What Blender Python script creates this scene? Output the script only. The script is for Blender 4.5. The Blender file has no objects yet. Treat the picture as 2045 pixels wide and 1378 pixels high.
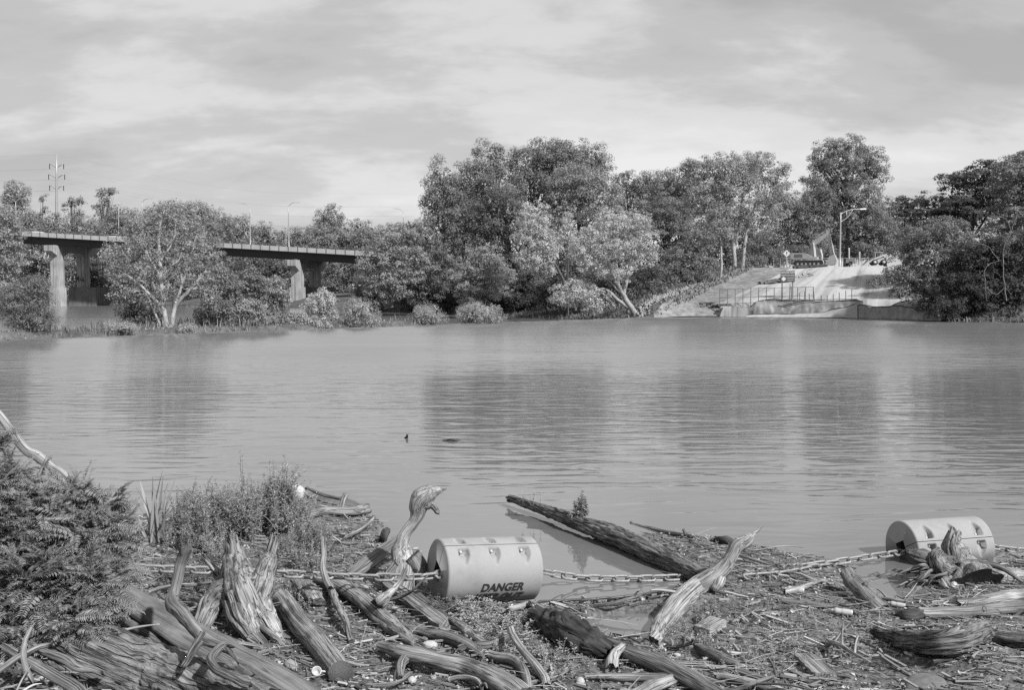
import bpy, bmesh, math, random
import numpy as np
from mathutils import Vector, Matrix

random.seed(7)
rng = np.random.default_rng(7)
C = bpy.context.scene.collection
SC = bpy.context.scene
R = math.radians

# ------------------------------------------------------------------ camera
CAM_H = 3.45
PITCH = R(3.2)
FPX = 2000.0
cam = bpy.data.cameras.new('camera')
cam.sensor_width = 36.0
cam.lens = 36.0 * FPX / 2045.0
cam.clip_start = 0.1
cam.clip_end = 6000.0
camo = bpy.data.objects.new('camera', cam)
C.objects.link(camo)
camo.location = (0, 0, CAM_H)
camo.rotation_euler = (math.pi / 2 - PITCH, 0, 0)
SC.camera = camo

# ------------------------------------------------------------------ sky and sun
SUN_DIR = Vector((0.56, -0.60, 0.74)).normalized()       # from the scene towards the sun
SUN_EL = math.asin(SUN_DIR.z)
SUN_AZ = math.atan2(SUN_DIR.x, SUN_DIR.y)
SUN_STRENGTH = 4.0
SKY_STRENGTH = 0.1
SKY_OFF = ((1.95, 10.02, 0), (9.89, 14.6, 0), (-8.56, 18.62, 0))

world = bpy.data.worlds.new('World')
SC.world = world
world.use_nodes = True
wt = world.node_tree
wt.nodes.clear()

def N(t, typ, **kw):
    n = t.nodes.new(typ)
    for k, v in kw.items():
        setattr(n, k, v)
    return n

def build_world():
    t = wt
    L = t.links.new
    out = N(t, 'ShaderNodeOutputWorld')
    bg = N(t, 'ShaderNodeBackground')
    bg.inputs['Strength'].default_value = SKY_STRENGTH
    sky = N(t, 'ShaderNodeTexSky')
    sky.sky_type = 'NISHITA'
    sky.sun_disc = False
    sky.sun_elevation = SUN_EL
    sky.sun_rotation = SUN_AZ
    sky.air_density = 1.2
    sky.dust_density = 3.0
    bw = N(t, 'ShaderNodeRGBToBW')
    L(sky.outputs[0], bw.inputs[0])
    tc = N(t, 'ShaderNodeTexCoord')
    sep = N(t, 'ShaderNodeSeparateXYZ')
    L(tc.outputs['Generated'], sep.inputs[0])
    def M(op, a, b=None, c=None, clamp=False):
        n = N(t, 'ShaderNodeMath', operation=op, use_clamp=clamp)
        for i, v in enumerate((a, b, c)):
            if v is None:
                continue
            if isinstance(v, (int, float)):
                n.inputs[i].default_value = v
            else:
                L(v, n.inputs[i])
        return n.outputs[0]
    zc = M('MAXIMUM', sep.outputs['Z'], 0.0)
    den = M('ADD', zc, 0.34)
    u = M('DIVIDE', sep.outputs['X'], den)
    v = M('DIVIDE', sep.outputs['Y'], den)
    comb = N(t, 'ShaderNodeCombineXYZ')
    L(u, comb.inputs[0]); L(v, comb.inputs[1])
    def noise(scale, detail, rough, dist, off, sx=1.0, sy=1.0):
        mp = N(t, 'ShaderNodeMapping')
        mp.inputs['Location'].default_value = off
        mp.inputs['Scale'].default_value = (sx, sy, 1)
        L(comb.outputs[0], mp.inputs[0])
        n = N(t, 'ShaderNodeTexNoise')
        n.inputs['Scale'].default_value = scale
        n.inputs['Detail'].default_value = detail
        n.inputs['Roughness'].default_value = rough
        n.inputs['Distortion'].default_value = dist
        L(mp.outputs[0], n.inputs['Vector'])
        return n.outputs['Fac']
    big = noise(1.1, 4.0, 0.5, 0.3, SKY_OFF[0], 0.8, 1.35)
    mid = noise(2.2, 8.0, 0.55, 0.2, SKY_OFF[1], 0.95, 1.6)
    fine = noise(9.0, 5.0, 0.6, 0.2, SKY_OFF[2], 1.0, 1.8)
    s = M('ADD', M('MULTIPLY', big, 0.56), M('ADD', M('MULTIPLY', mid, 0.33), M('MULTIPLY', fine, 0.11)))
    ramp = N(t, 'ShaderNodeValToRGB')
    e = ramp.color_ramp.elements
    e[0].position = 0.39; e[0].color = (0.40,) * 3 + (1,)
    e[1].position = 0.64; e[1].color = (0.745,) * 3 + (1,)
    m1 = ramp.color_ramp.elements.new(0.465); m1.color = (0.49,) * 3 + (1,)
    m2 = ramp.color_ramp.elements.new(0.54); m2.color = (0.645,) * 3 + (1,)
    ramp.color_ramp.interpolation = 'EASE'
    L(s, ramp.inputs[0])
    # the sheet thins to a paler haze low over the horizon
    low = M('MULTIPLY', M('POWER', 2.718, M('MULTIPLY', zc, -8.0)), 0.17)
    cloud = M('MULTIPLY', M('ADD', ramp.outputs[0], low), 6.5)
    # thin cloud sheet over the clear sky: the clear share is small
    skyc = M('MINIMUM', M('MULTIPLY', bw.outputs[0], 1.0), 9.0)
    mix = M('ADD', M('MULTIPLY', cloud, 0.93), M('MULTIPLY', skyc, 0.07))
    L(mix, bg.inputs['Color'])
    L(bg.outputs[0], out.inputs['Surface'])
build_world()

sun = bpy.data.lights.new('sun', 'SUN')
sun.energy = SUN_STRENGTH
sun.angle = R(1.6)
sun.color = (1, 1, 1)
suno = bpy.data.objects.new('sun', sun)
C.objects.link(suno)
suno.rotation_euler = (-SUN_DIR).to_track_quat('-Z', 'Y').to_euler()

vs = SC.view_settings
vs.view_transform = 'Standard'
vs.look = 'None'
vs.exposure = 0.72
vs.gamma = 1.0
vs.use_curve_mapping = False
SC.cycles.use_denoising = False
SC.cycles.max_bounces = 6
SC.cycles.diffuse_bounces = 3
SC.cycles.glossy_bounces = 3
SC.cycles.transmission_bounces = 3
SC.cycles.transparent_max_bounces = 6
SC.cycles.caustics_reflective = False
SC.cycles.caustics_refractive = False
SC.cycles.sample_clamp_indirect = 4.0

# ------------------------------------------------------------------ from the photograph's pixels to places
cp, sp_ = math.cos(PITCH), math.sin(PITCH)
def ray(px, py):
    dx = (px - 1022.5) / FPX
    dy = (689.0 - py) / FPX
    return np.array((dx, dy * sp_ + cp, dy * cp - sp_))
def W(px, py, d):                       # the point seen at a pixel, at distance Y = d
    r = ray(px, py)
    p = r * (d / r[1]); p[2] += CAM_H
    return p
def G(px, py, z=0.0):                   # the point seen at a pixel, at height z
    r = ray(px, py)
    t = (z - CAM_H) / r[2]
    p = r * t; p[2] += CAM_H
    return p

# ------------------------------------------------------------------ noise
def _h(ix, iy, iz, seed):
    h = (ix * 374761393 + iy * 668265263 + iz * 2147483647 + seed * 1274126177) & 0xFFFFFFFF
    h = ((h ^ (h >> 13)) * 1274126177) & 0xFFFFFFFF
    h = (h ^ (h >> 16)) & 0xFFFFFFFF
    return h / 4294967295.0
def n3(p, seed=0):
    p = np.asarray(p, float)
    i = np.floor(p).astype(np.int64); f = p - i
    f = f * f * (3 - 2 * f)
    x, y, z = i[..., 0], i[..., 1], i[..., 2]
    fx, fy, fz = f[..., 0], f[..., 1], f[..., 2]
    def lerp(a, b, t): return a + (b - a) * t
    c00 = lerp(_h(x, y, z, seed), _h(x + 1, y, z, seed), fx)
    c10 = lerp(_h(x, y + 1, z, seed), _h(x + 1, y + 1, z, seed), fx)
    c01 = lerp(_h(x, y, z + 1, seed), _h(x + 1, y, z + 1, seed), fx)
    c11 = lerp(_h(x, y + 1, z + 1, seed), _h(x + 1, y + 1, z + 1, seed), fx)
    return lerp(lerp(c00, c10, fy), lerp(c01, c11, fy), fz)
def fbm(p, oct=4, seed=0, gain=0.5):
    p = np.asarray(p, float); a = 1.0; s = 0.0; tot = 0.0
    for o in range(oct):
        s = s + a * n3(p * (2 ** o), seed + o * 17); tot += a; a *= gain
    return s / tot
def smooth(a, b, x):
    t = np.clip((np.asarray(x, float) - a) / (b - a), 0, 1)
    return t * t * (3 - 2 * t)

# ------------------------------------------------------------------ mesh builder
class MB:
    def __init__(self):
        self.v, self.f, self.g, self.t, self.n = [], [], [], [], 0
    def add(self, V, faces, grain=None, tone=0.5):
        V = np.asarray(V, float).reshape(-1, 3)
        for F in faces:
            F = np.asarray(F, np.int64)
            if len(F):
                self.f.append(F + self.n)
        self.v.append(V)
        self.g.append(V if grain is None else np.asarray(grain, float))
        self.t.append(np.full(len(V), tone) if np.isscalar(tone) else np.asarray(tone, float))
        self.n += len(V)
    def mesh(self, name, origin=None, smooth_shade=True):
        V = np.concatenate(self.v)
        if origin is not None:
            V = V - np.asarray(origin)
        me = bpy.data.meshes.new(name)
        me.vertices.add(len(V))
        me.vertices.foreach_set('co', V.ravel())
        tot = [np.full(len(F), F.shape[1]) for F in self.f]
        tot = np.concatenate(tot)
        li = np.concatenate([F.ravel() for F in self.f])
        st = np.concatenate([[0], np.cumsum(tot)[:-1]])
        me.loops.add(len(li)); me.loops.foreach_set('vertex_index', li)
        me.polygons.add(len(tot))
        me.polygons.foreach_set('loop_start', st)
        me.polygons.foreach_set('loop_total', tot)
        me.polygons.foreach_set('use_smooth', np.full(len(tot), bool(smooth_shade)))
        a = me.attributes.new('grain', 'FLOAT_VECTOR', 'POINT')
        a.data.foreach_set('vector', np.concatenate(self.g).ravel())
        a = me.attributes.new('tone', 'FLOAT', 'POINT')
        a.data.foreach_set('value', np.concatenate(self.t))
        me.update(calc_edges=True)
        return me
    def build(self, name, mat, parent=None, smooth_shade=True):
        org = parent_world(parent) if parent else None
        me = self.mesh(name, org, smooth_shade)
        return ob(name, me, mat, parent)

def parent_world(p):
    v = Vector((0, 0, 0))
    while p:
        v = v + p.location; p = p.parent
    return np.array(v)
def ob(name, me, mat=None, parent=None):
    o = bpy.data.objects.new(name, me)
    C.objects.link(o)
    if mat is not None and len(me.materials) == 0:
        me.materials.append(MAT[mat] if isinstance(mat, str) else mat)
    if parent: o.parent = parent
    return o
def tag(o, label=None, cat=None, group=None, kind=None):
    if label: o['label'] = label
    if cat: o['category'] = cat
    if group: o['group'] = group
    if kind: o['kind'] = kind
    return o
def thing(name, label, cat, loc=(0, 0, 0), group=None):
    o = bpy.data.objects.new(name, None)
    C.objects.link(o)
    o.location = Vector([float(x) for x in loc])
    o.empty_display_size = 0.2
    return tag(o, label, cat, group)

def box(mb, lo, hi, tone=0.5, M=None, taper=None):
    lo = np.array(lo, float); hi = np.array(hi, float)
    V = np.array([[(lo, hi)[(i >> k) & 1][k] for k in range(3)] for i in range(8)], float)
    if taper:                                        # shrink the top in x / y
        c = (lo + hi) / 2
        for i in range(4, 8):
            V[i, 0] = c[0] + (V[i, 0] - c[0]) * taper[0]; V[i, 1] = c[1] + (V[i, 1] - c[1]) * taper[1]
    if M is not None:
        V = np.array([M @ Vector(v) for v in V])
    F = [(0, 2, 3, 1), (4, 5, 7, 6), (0, 1, 5, 4), (2, 6, 7, 3), (0, 4, 6, 2), (1, 3, 7, 5)]
    mb.add(V, [F], tone=tone)
def frame_mat(o, ex, ez=(0, 0, 1)):                  # matrix with x along ex
    ex = Vector(ex).normalized(); ez = Vector(ez)
    ey = ez.cross(ex).normalized(); ez = ex.cross(ey)
    m = Matrix((ex, ey, ez)).transposed().to_4x4()
    m.translation = Vector(o)
    return m
def bar(mb, a, b, w, h=None, tone=0.5):              # a square bar between two points
    a = Vector([float(x) for x in a]); b = Vector([float(x) for x in b])
    h = h or w
    up = (0, 0, 1) if abs((b - a).normalized().z) < 0.95 else (0, 1, 0)
    m = frame_mat(a, b - a, up)
    box(mb, (0, -w / 2, -h / 2), ((b - a).length, w / 2, h / 2), tone, m)
def prism(mb, pts, y0, y1, M=None, tone=0.5):        # an (x, z) outline pulled along y
    n = len(pts)
    V = [(p[0], y0, p[1]) for p in pts] + [(p[0], y1, p[1]) for p in pts]
    if M is not None: V = [tuple(M @ Vector(v)) for v in V]
    side = [(i, (i + 1) % n, n + (i + 1) % n, n + i) for i in range(n)]
    mb.add(V, [np.array([range(n)]), np.array([range(2 * n - 1, n - 1, -1)]), np.array(side)], tone=tone)

def catmull(P, Rr, m):
    P = np.asarray(P, float); Rr = np.asarray(Rr, float)
    if len(P) == 2:
        t = np.linspace(0, 1, m)[:, None]
        return P[0] + (P[1] - P[0]) * t, Rr[0] + (Rr[1] - Rr[0]) * t[:, 0]
    seg = np.linalg.norm(np.diff(P, axis=0), axis=1); cum = np.concatenate([[0], np.cumsum(seg)])
    tt = np.linspace(0, cum[-1], m)
    k = np.clip(np.searchsorted(cum, tt, 'right') - 1, 0, len(seg) - 1)
    u = (tt - cum[k]) / np.maximum(seg[k], 1e-9)
    Pe = np.vstack([2 * P[0] - P[1], P, 2 * P[-1] - P[-2]])
    p0, p1, p2, p3 = Pe[k], Pe[k + 1], Pe[k + 2], Pe[k + 3]
    u_ = u[:, None]
    out = 0.5 * (2 * p1 + (p2 - p0) * u_ + (2 * p0 - 5 * p1 + 4 * p2 - p3) * u_ ** 2 + (3 * p1 - p0 - 3 * p2 + p3) * u_ ** 3)
    us = u * u * (3 - 2 * u)
    return out, Rr[k] * (1 - us) + Rr[k + 1] * us

def tube(mb, P, Rr, n=10, step=None, amp=0.0, freq=(5, 1.2), ridge=False, seed=0, cap0='flat', cap1='flat',
         flat=1.0, wob=0.0, jag=0.0, tone=0.5, fine=0.0, cracks=0, knots=0):
    P = np.asarray(P, float)
    length = np.linalg.norm(np.diff(P, axis=0), axis=1).sum()
    step = step or max(np.mean(Rr) * 0.9, length / 120)
    m = max(len(P), int(length / step) + 2)
    X, r = catmull(P, Rr, m)
    if wob:
        q = np.linspace(0, length, m)[:, None] * 1.3
        X = X + wob * (np.stack([n3(np.c_[q, q * 0 + 3.1 * k, q * 0 + seed], seed + k) for k in range(3)], 1) - 0.5) * 2 * np.minimum(1, np.minimum(np.arange(m), m - 1 - np.arange(m)) / 3.0)[:, None]
    T = np.gradient(X, axis=0); T /= np.maximum(np.linalg.norm(T, axis=1), 1e-9)[:, None]
    up = np.array((0, 0, 1.0)) if abs(T[0][2]) < 0.9 else np.array((0, 1.0, 0))
    U = np.zeros_like(T); u0 = np.cross(T[0], up); u0 /= np.linalg.norm(u0); U[0] = u0
    for i in range(1, m):
        w = U[i - 1] - T[i] * np.dot(U[i - 1], T[i]); U[i] = w / max(np.linalg.norm(w), 1e-9)
    Bv = np.cross(T, U)
    th = np.linspace(0, 2 * math.pi, n, endpoint=False)
    s = np.concatenate([[0], np.cumsum(np.linalg.norm(np.diff(X, axis=0), axis=1))])
    rm = float(np.mean(r))
    g = np.stack([np.cos(th)[None, :] * r[:, None], np.sin(th)[None, :] * r[:, None], np.repeat(s[:, None], n, 1)], 2)
    rad = np.repeat(r[:, None], n, 1)
    if amp:
        q = np.stack([np.cos(th)[None, :].repeat(m, 0) * freq[0] * 0.5, np.sin(th)[None, :].repeat(m, 0) * freq[0] * 0.5, g[..., 2] * freq[1]], 2)
        nn = fbm(q + seed * 3.7, 3, seed)
        if ridge: nn = 1 - np.abs(2 * nn - 1) * 1.6
        rad = rad * (1 + amp * (nn - 0.5) * 2)
    if fine:
        q = np.stack([np.cos(th)[None, :].repeat(m, 0) * freq[0] * 2, np.sin(th)[None, :].repeat(m, 0) * freq[0] * 2, g[..., 2] * freq[1] * 2.5], 2)
        rad = rad + fine * (n3(q, seed + 9) - 0.5)
    rs_ = random.Random(seed * 7 + 1)
    for _ in range(cracks):                              # long drying splits that wander along the grain
        t0 = rs_.uniform(0, 2 * math.pi); a_ = rs_.uniform(0, 0.6) * length; b_ = a_ + rs_.uniform(0.25, 0.7) * length
        tc_ = t0 + 0.5 * (n3(np.stack([s * 2.2, s * 0 + t0, s * 0], 1), seed) - 0.5)
        dth = (th[None, :] - tc_[:, None] + math.pi) % (2 * math.pi) - math.pi
        env = smooth(a_, a_ + 0.12 * length, s) * (1 - smooth(b_ - 0.12 * length, b_, s))
        rad = rad * (1 - rs_.uniform(0.14, 0.3) * env[:, None] * np.exp(-(dth / (1.6 * math.pi / n)) ** 2))
    for _ in range(knots):
        t0 = rs_.uniform(0, 2 * math.pi); s0 = rs_.uniform(0.1, 0.9) * length; w_ = rs_.uniform(0.5, 1.0) * rm
        dth = (th[None, :] - t0 + math.pi) % (2 * math.pi) - math.pi
        q2 = (dth * rm) ** 2 + (s[:, None] - s0) ** 2
        rad = rad + rm * rs_.uniform(0.12, 0.32) * np.exp(-q2 / (w_ * 0.6) ** 2) - rm * 0.2 * np.exp(-q2 / (w_ * 0.2) ** 2)
    V = X[:, None, :] + U[:, None, :] * (np.cos(th)[None, :] * rad)[..., None] + Bv[:, None, :] * (np.sin(th)[None, :] * rad * flat)[..., None]
    if jag:
        for e, sg in ((0, -1), (m - 1, 1)):
            if (cap0, cap1)[0 if e == 0 else 1] == 'jag':
                off = jag * (0.6 * n3(np.stack([np.cos(th) * 2.3, np.sin(th) * 2.3, th * 0 + seed], 1), seed + 5) + 0.6 * n3(np.stack([np.cos(th) * 7, np.sin(th) * 7, th * 0 + seed], 1), seed + 6))
                V[e] += sg * T[e] * off[:, None]
    idx = np.arange(m * n).reshape(m, n)
    a = idx[:-1]; b = idx[1:]
    F = np.stack([a, np.roll(a, -1, 1), np.roll(b, -1, 1), b], 2).reshape(-1, 4)
    Vs = [V.reshape(-1, 3)]; gs = [g.reshape(-1, 3) + seed * 1.73]; tris = []; k = m * n
    for e, c, sg in ((0, cap0, -1), (m - 1, cap1, 1)):
        if c == 'open': continue
        ring = idx[e]
        if c == 'hollow':
            dep = min(length * 0.4, r[e] * 3)
            R1 = X[e] + (V[e] - X[e]) * 0.80
            R2 = X[e] - sg * T[e] * dep + (V[e] - X[e]) * 0.66
            Vs += [R1, R2]; gs += [g[e] * 0.8, g[e] * 0.66]
            r1 = np.arange(k, k + n); r2 = np.arange(k + n, k + 2 * n); k += 2 * n
            for A, B_ in ((ring, r1), (r1, r2)):
                q = np.stack([A, np.roll(A, -1), np.roll(B_, -1), B_], 1)
                F = np.vstack([F, q])
            ring = r2; cen = X[e] - sg * T[e] * dep
        else:
            cen = X[e] + (sg * T[e] * r[e] * (1.2 if c == 'point' else (0.35 if c == 'round' else 0.0)))
        Vs.append(cen[None]); gs.append(np.array([[0, 0, s[e]]]))
        tris.append(np.stack([ring, np.roll(ring, -1), np.full(n, k)], 1)); k += 1
    mb.add(np.vstack(Vs), [F] + tris, np.vstack(gs), tone)

def cyl(mb, a, b, r0, r1=None, n=10, tone=0.5):
    tube(mb, [a, b], [r0, r0 if r1 is None else r1], n=n, step=1e9, tone=tone)

_ORD = 'first second third fourth fifth sixth seventh eighth ninth tenth eleventh twelfth thirteenth fourteenth fifteenth sixteenth seventeenth eighteenth nineteenth twentieth'.split()
def nth(i):                                          # 0 -> first
    if i < 20: return _ORD[i]
    t = {2: 'twenty', 3: 'thirty'}[(i + 1) // 10]
    r_ = (i + 1) % 10
    return (t[:-1] + 'ieth') if r_ == 0 else t + '-' + _ORD[r_ - 1]
def text_mesh(body, size, shear=0.0, offset=0.0, align='CENTER', res=2):
    cu = bpy.data.curves.new('lettering', 'FONT')
    cu.body = body; cu.size = size; cu.shear = shear; cu.offset = offset
    cu.align_x = align; cu.align_y = 'CENTER'; cu.resolution_u = res
    cu.fill_mode = 'FRONT'
    o = bpy.data.objects.new('lettering', cu); C.objects.link(o)
    bpy.context.view_layer.update()
    dg = bpy.context.evaluated_depsgraph_get()
    me = bpy.data.meshes.new_from_object(o.evaluated_get(dg))
    bpy.data.objects.remove(o); bpy.data.curves.remove(cu)
    me.materials.clear()
    return me
# ------------------------------------------------------------------ materials (the photograph is black and white: every colour is a grey)
MAT = {}
def new_mat(name):
    m = bpy.data.materials.new(name); m.use_nodes = True
    t = m.node_tree; t.nodes.clear()
    out = N(t, 'ShaderNodeOutputMaterial'); b = N(t, 'ShaderNodeBsdfPrincipled')
    t.links.new(b.outputs[0], out.inputs['Surface'])
    MAT[name] = m
    return m, t, b, out
def mth(t, op, a, b=None, clamp=False):
    n = N(t, 'ShaderNodeMath', operation=op, use_clamp=clamp)
    for i, v in enumerate((a, b)):
        if v is None: continue
        if isinstance(v, (int, float)): n.inputs[i].default_value = v
        else: t.links.new(v, n.inputs[i])
    return n.outputs[0]
def coords(t, kind, scale=(1, 1, 1)):
    if kind == 'grain':
        a = N(t, 'ShaderNodeAttribute'); a.attribute_name = 'grain'; src = a.outputs['Vector']
    else:
        a = N(t, 'ShaderNodeTexCoord'); src = a.outputs[kind]
    mp = N(t, 'ShaderNodeMapping'); mp.inputs['Scale'].default_value = scale
    t.links.new(src, mp.inputs[0])
    return mp.outputs[0]
def noise_n(t, vec, scale, detail=4, rough=0.55, dist=0.0):
    n = N(t, 'ShaderNodeTexNoise')
    n.inputs['Scale'].default_value = scale; n.inputs['Detail'].default_value = detail
    n.inputs['Roughness'].default_value = rough; n.inputs['Distortion'].default_value = dist
    t.links.new(vec, n.inputs['Vector'])
    return n.outputs['Fac']
def ramp_n(t, fac, stops):
    r = N(t, 'ShaderNodeValToRGB'); els = r.color_ramp.elements
    for i, (p, c) in enumerate(stops):
        e = els[i] if i < 2 else els.new(p)
        e.position = p; e.color = (c, c, c, 1)
    t.links.new(fac, r.inputs[0])
    return r.outputs[0]
def bump_n(t, b, h, strength, dist=0.02, prev=None):
    n = N(t, 'ShaderNodeBump'); n.inputs['Strength'].default_value = strength; n.inputs['Distance'].default_value = dist
    t.links.new(h, n.inputs['Height'])
    if prev is not None: t.links.new(prev, n.inputs['Normal'])
    t.links.new(n.outputs[0], b.inputs['Normal'])
    return n.outputs[0]
def plain(name, c, rough=0.6, var=0.25, scale=6.0, metal=0.0, kind='Object', bump=0.0, spec=0.4):
    m, t, b, _ = new_mat(name)
    v = coords(t, kind)
    f = noise_n(t, v, scale, 5, 0.6)
    col = ramp_n(t, f, [(0.3, c * (1 - var)), (0.7, min(c * (1 + var), 0.95))])
    t.links.new(col, b.inputs['Base Color'])
    b.inputs['Roughness'].default_value = rough; b.inputs['Metallic'].default_value = metal
    b.inputs['Specular IOR Level'].default_value = spec
    if bump: bump_n(t, b, f, bump)
    return m
def wood(name, dark, light, gx=26, gz=2.2, bump=0.5, rough=0.85, crack=0.0, blotch=0.35, dist=0.012):
    m, t, b, _ = new_mat(name)
    g = coords(t, 'grain', (gx, gx, gz))
    f = noise_n(t, g, 1.0, 6, 0.62, 0.4)
    c1 = ramp_n(t, f, [(0.30, dark), (0.66, light)])
    g2 = coords(t, 'grain', (1, 1, 0.55))
    f2 = noise_n(t, g2, 4.5, 5, 0.6, 0.3)
    c2 = ramp_n(t, f2, [(0.3, 1 - blotch), (0.62, 1 + blotch * 0.3)])
    mx = N(t, 'ShaderNodeMix', data_type='RGBA', blend_type='MULTIPLY'); mx.inputs[0].default_value = 1.0
    t.links.new(c1, mx.inputs[6]); t.links.new(c2, mx.inputs[7])
    last = mx.outputs[2]
    h = f
    if crack:
        g3 = coords(t, 'grain', (gx * 0.55, gx * 0.55, gz * 0.3))
        f3 = noise_n(t, g3, 1.0, 3, 0.5, 0.6)
        k = mth(t, 'ABSOLUTE', mth(t, 'SUBTRACT', f3, 0.5))
        kk = ramp_n(t, k, [(0.0, 1 - crack), (0.030, 1.0)])
        m2 = N(t, 'ShaderNodeMix', data_type='RGBA', blend_type='MULTIPLY'); m2.inputs[0].default_value = 1.0
        t.links.new(last, m2.inputs[6]); t.links.new(kk, m2.inputs[7]); last = m2.outputs[2]
        h = mth(t, 'MULTIPLY', f, kk)
    a = N(t, 'ShaderNodeAttribute'); a.attribute_name = 'tone'
    tn = mth(t, 'ADD', mth(t, 'MULTIPLY', a.outputs['Fac'], 0.8), 0.6)
    m3 = N(t, 'ShaderNodeMix', data_type='RGBA', blend_type='MULTIPLY'); m3.inputs[0].default_value = 1.0
    t.links.new(last, m3.inputs[6]); t.links.new(tn, m3.inputs[7])
    t.links.new(m3.outputs[2], b.inputs['Base Color'])
    b.inputs['Roughness'].default_value = rough; b.inputs['Specular IOR Level'].default_value = 0.25
    bump_n(t, b, h, bump, dist)
    return m
def leaf(name, c, var=0.42, trans=0.42, rough=0.6, spec=0.15):
    m, t, b, out = new_mat(name)
    a = N(t, 'ShaderNodeAttribute'); a.attribute_name = 'tone'
    k = mth(t, 'ADD', mth(t, 'MULTIPLY', a.outputs['Fac'], 2 * var), 1 - var)
    col = mth(t, 'MULTIPLY', k, c)
    cc = N(t, 'ShaderNodeCombineColor')
    for i in range(3): t.links.new(col, cc.inputs[i])
    t.links.new(cc.outputs[0], b.inputs['Base Color'])
    b.inputs['Roughness'].default_value = rough; b.inputs['Specular IOR Level'].default_value = spec
    tr = N(t, 'ShaderNodeBsdfTranslucent'); t.links.new(cc.outputs[0], tr.inputs['Color'])
    mx = N(t, 'ShaderNodeMixShader'); mx.inputs[0].default_value = trans
    t.links.new(b.outputs[0], mx.inputs[1]); t.links.new(tr.outputs[0], mx.inputs[2])
    t.links.new(mx.outputs[0], out.inputs['Surface'])
    return m

def concrete_mat(name, c):
    m, t, b, _ = new_mat(name)
    g = N(t, 'ShaderNodeNewGeometry')
    def mp(sc):
        n = N(t, 'ShaderNodeMapping'); n.inputs['Scale'].default_value = sc; t.links.new(g.outputs['Position'], n.inputs[0]); return n.outputs[0]
    f = noise_n(t, mp((0.5, 0.5, 0.5)), 1.0, 6, 0.62); st = noise_n(t, mp((2.4, 2.4, 0.10)), 1.0, 4, 0.6)
    a = ramp_n(t, f, [(0.3, c * 0.75), (0.7, c * 1.2)]); k = ramp_n(t, st, [(0.36, 0.55), (0.52, 1.0)])
    m1 = N(t, 'ShaderNodeMix', data_type='RGBA', blend_type='MULTIPLY'); m1.inputs[0].default_value = 1
    t.links.new(a, m1.inputs[6]); t.links.new(k, m1.inputs[7]); t.links.new(m1.outputs[2], b.inputs['Base Color'])
    b.inputs['Roughness'].default_value = 0.9; b.inputs['Specular IOR Level'].default_value = 0.2
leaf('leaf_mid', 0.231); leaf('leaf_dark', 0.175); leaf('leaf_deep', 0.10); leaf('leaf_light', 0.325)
leaf('leaf_pale', 0.500, 0.3); leaf('leaf_far', 0.275, 0.4); leaf('leaf_fern', 0.245, 0.4, 0.3)
leaf('leaf_weed', 0.33, 0.4, 0.3); leaf('leaf_grass', 0.22, 0.5, 0.3); leaf('leaf_willow', 0.40, 0.4)
wood('tree_bark', 0.05, 0.12, 14, 2.0, 0.6); wood('pale_bark', 0.20, 0.40, 6, 1.5, 0.3, blotch=0.45)
wood('drift', 0.07, 0.33, 52, 1.8, 1.0, crack=0.85, blotch=0.5); wood('drift_pale', 0.13, 0.42, 52, 2.0, 1.0, crack=0.8, blotch=0.45)
wood('drift_dark', 0.04, 0.20, 46, 2.0, 0.8, crack=0.75); wood('bark', 0.045, 0.25, 34, 4.0, 1.0, blotch=0.4, dist=0.05, crack=0.7)
wood('rotten', 0.012, 0.085, 18, 4.0, 1.0, blotch=0.6, dist=0.03); wood('smooth_log', 0.10, 0.19, 40, 1.2, 0.5, crack=0.5, blotch=0.55)
wood('wood_end', 0.03, 0.10, 40, 40, 0.6)
wood('litter', 0.08, 0.34, 40, 6, 0.4, blotch=0.3)
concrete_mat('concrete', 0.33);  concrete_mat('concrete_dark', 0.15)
plain('parapet_concrete', 0.34, 0.9, 0.15, 0.5); plain('girder', 0.022, 0.6, 0.3, 0.4); plain('steel', 0.32, 0.45, 0.15, 3.0, metal=0.3); plain('dark_steel', 0.10, 0.5, 0.2, 3.0)
plain('white_paint', 0.50, 0.5, 0.08, 2.0); plain('black_paint', 0.03, 0.5, 0.2, 4.0); plain('sign_face', 0.075, 0.5, 0.15, 3.0)
plain('rubber', 0.035, 0.8, 0.3, 5.0); plain('machine_paint', 0.34, 0.45, 0.18, 2.5); plain('machine_light', 0.42, 0.45, 0.12, 2.5)
plain('glass', 0.03, 0.08, 0.1, 1.0, spec=0.6); plain('tarp', 0.21, 0.55, 0.35, 1.6, bump=0.2); plain('plastic_sheet', 0.30, 0.5, 0.15, 1.6, bump=0.2)
plain('car_paint', 0.55, 0.3, 0.05, 1.0); plain('stone', 0.24, 0.9, 0.3, 9.0, bump=0.4); plain('pale_stone', 0.36, 0.85, 0.18, 7.0, bump=0.3)
plain('bottle', 0.36, 0.25, 0.1, 9.0, spec=0.6); plain('boulder', 0.12, 0.9, 0.35, 7.0, bump=0.5)
plain('dark_chain', 0.05, 0.4, 0.3, 22.0, bump=0.2); plain('chain_metal', 0.22, 0.55, 0.35, 22.0, metal=0.25, bump=0.25)

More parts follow.
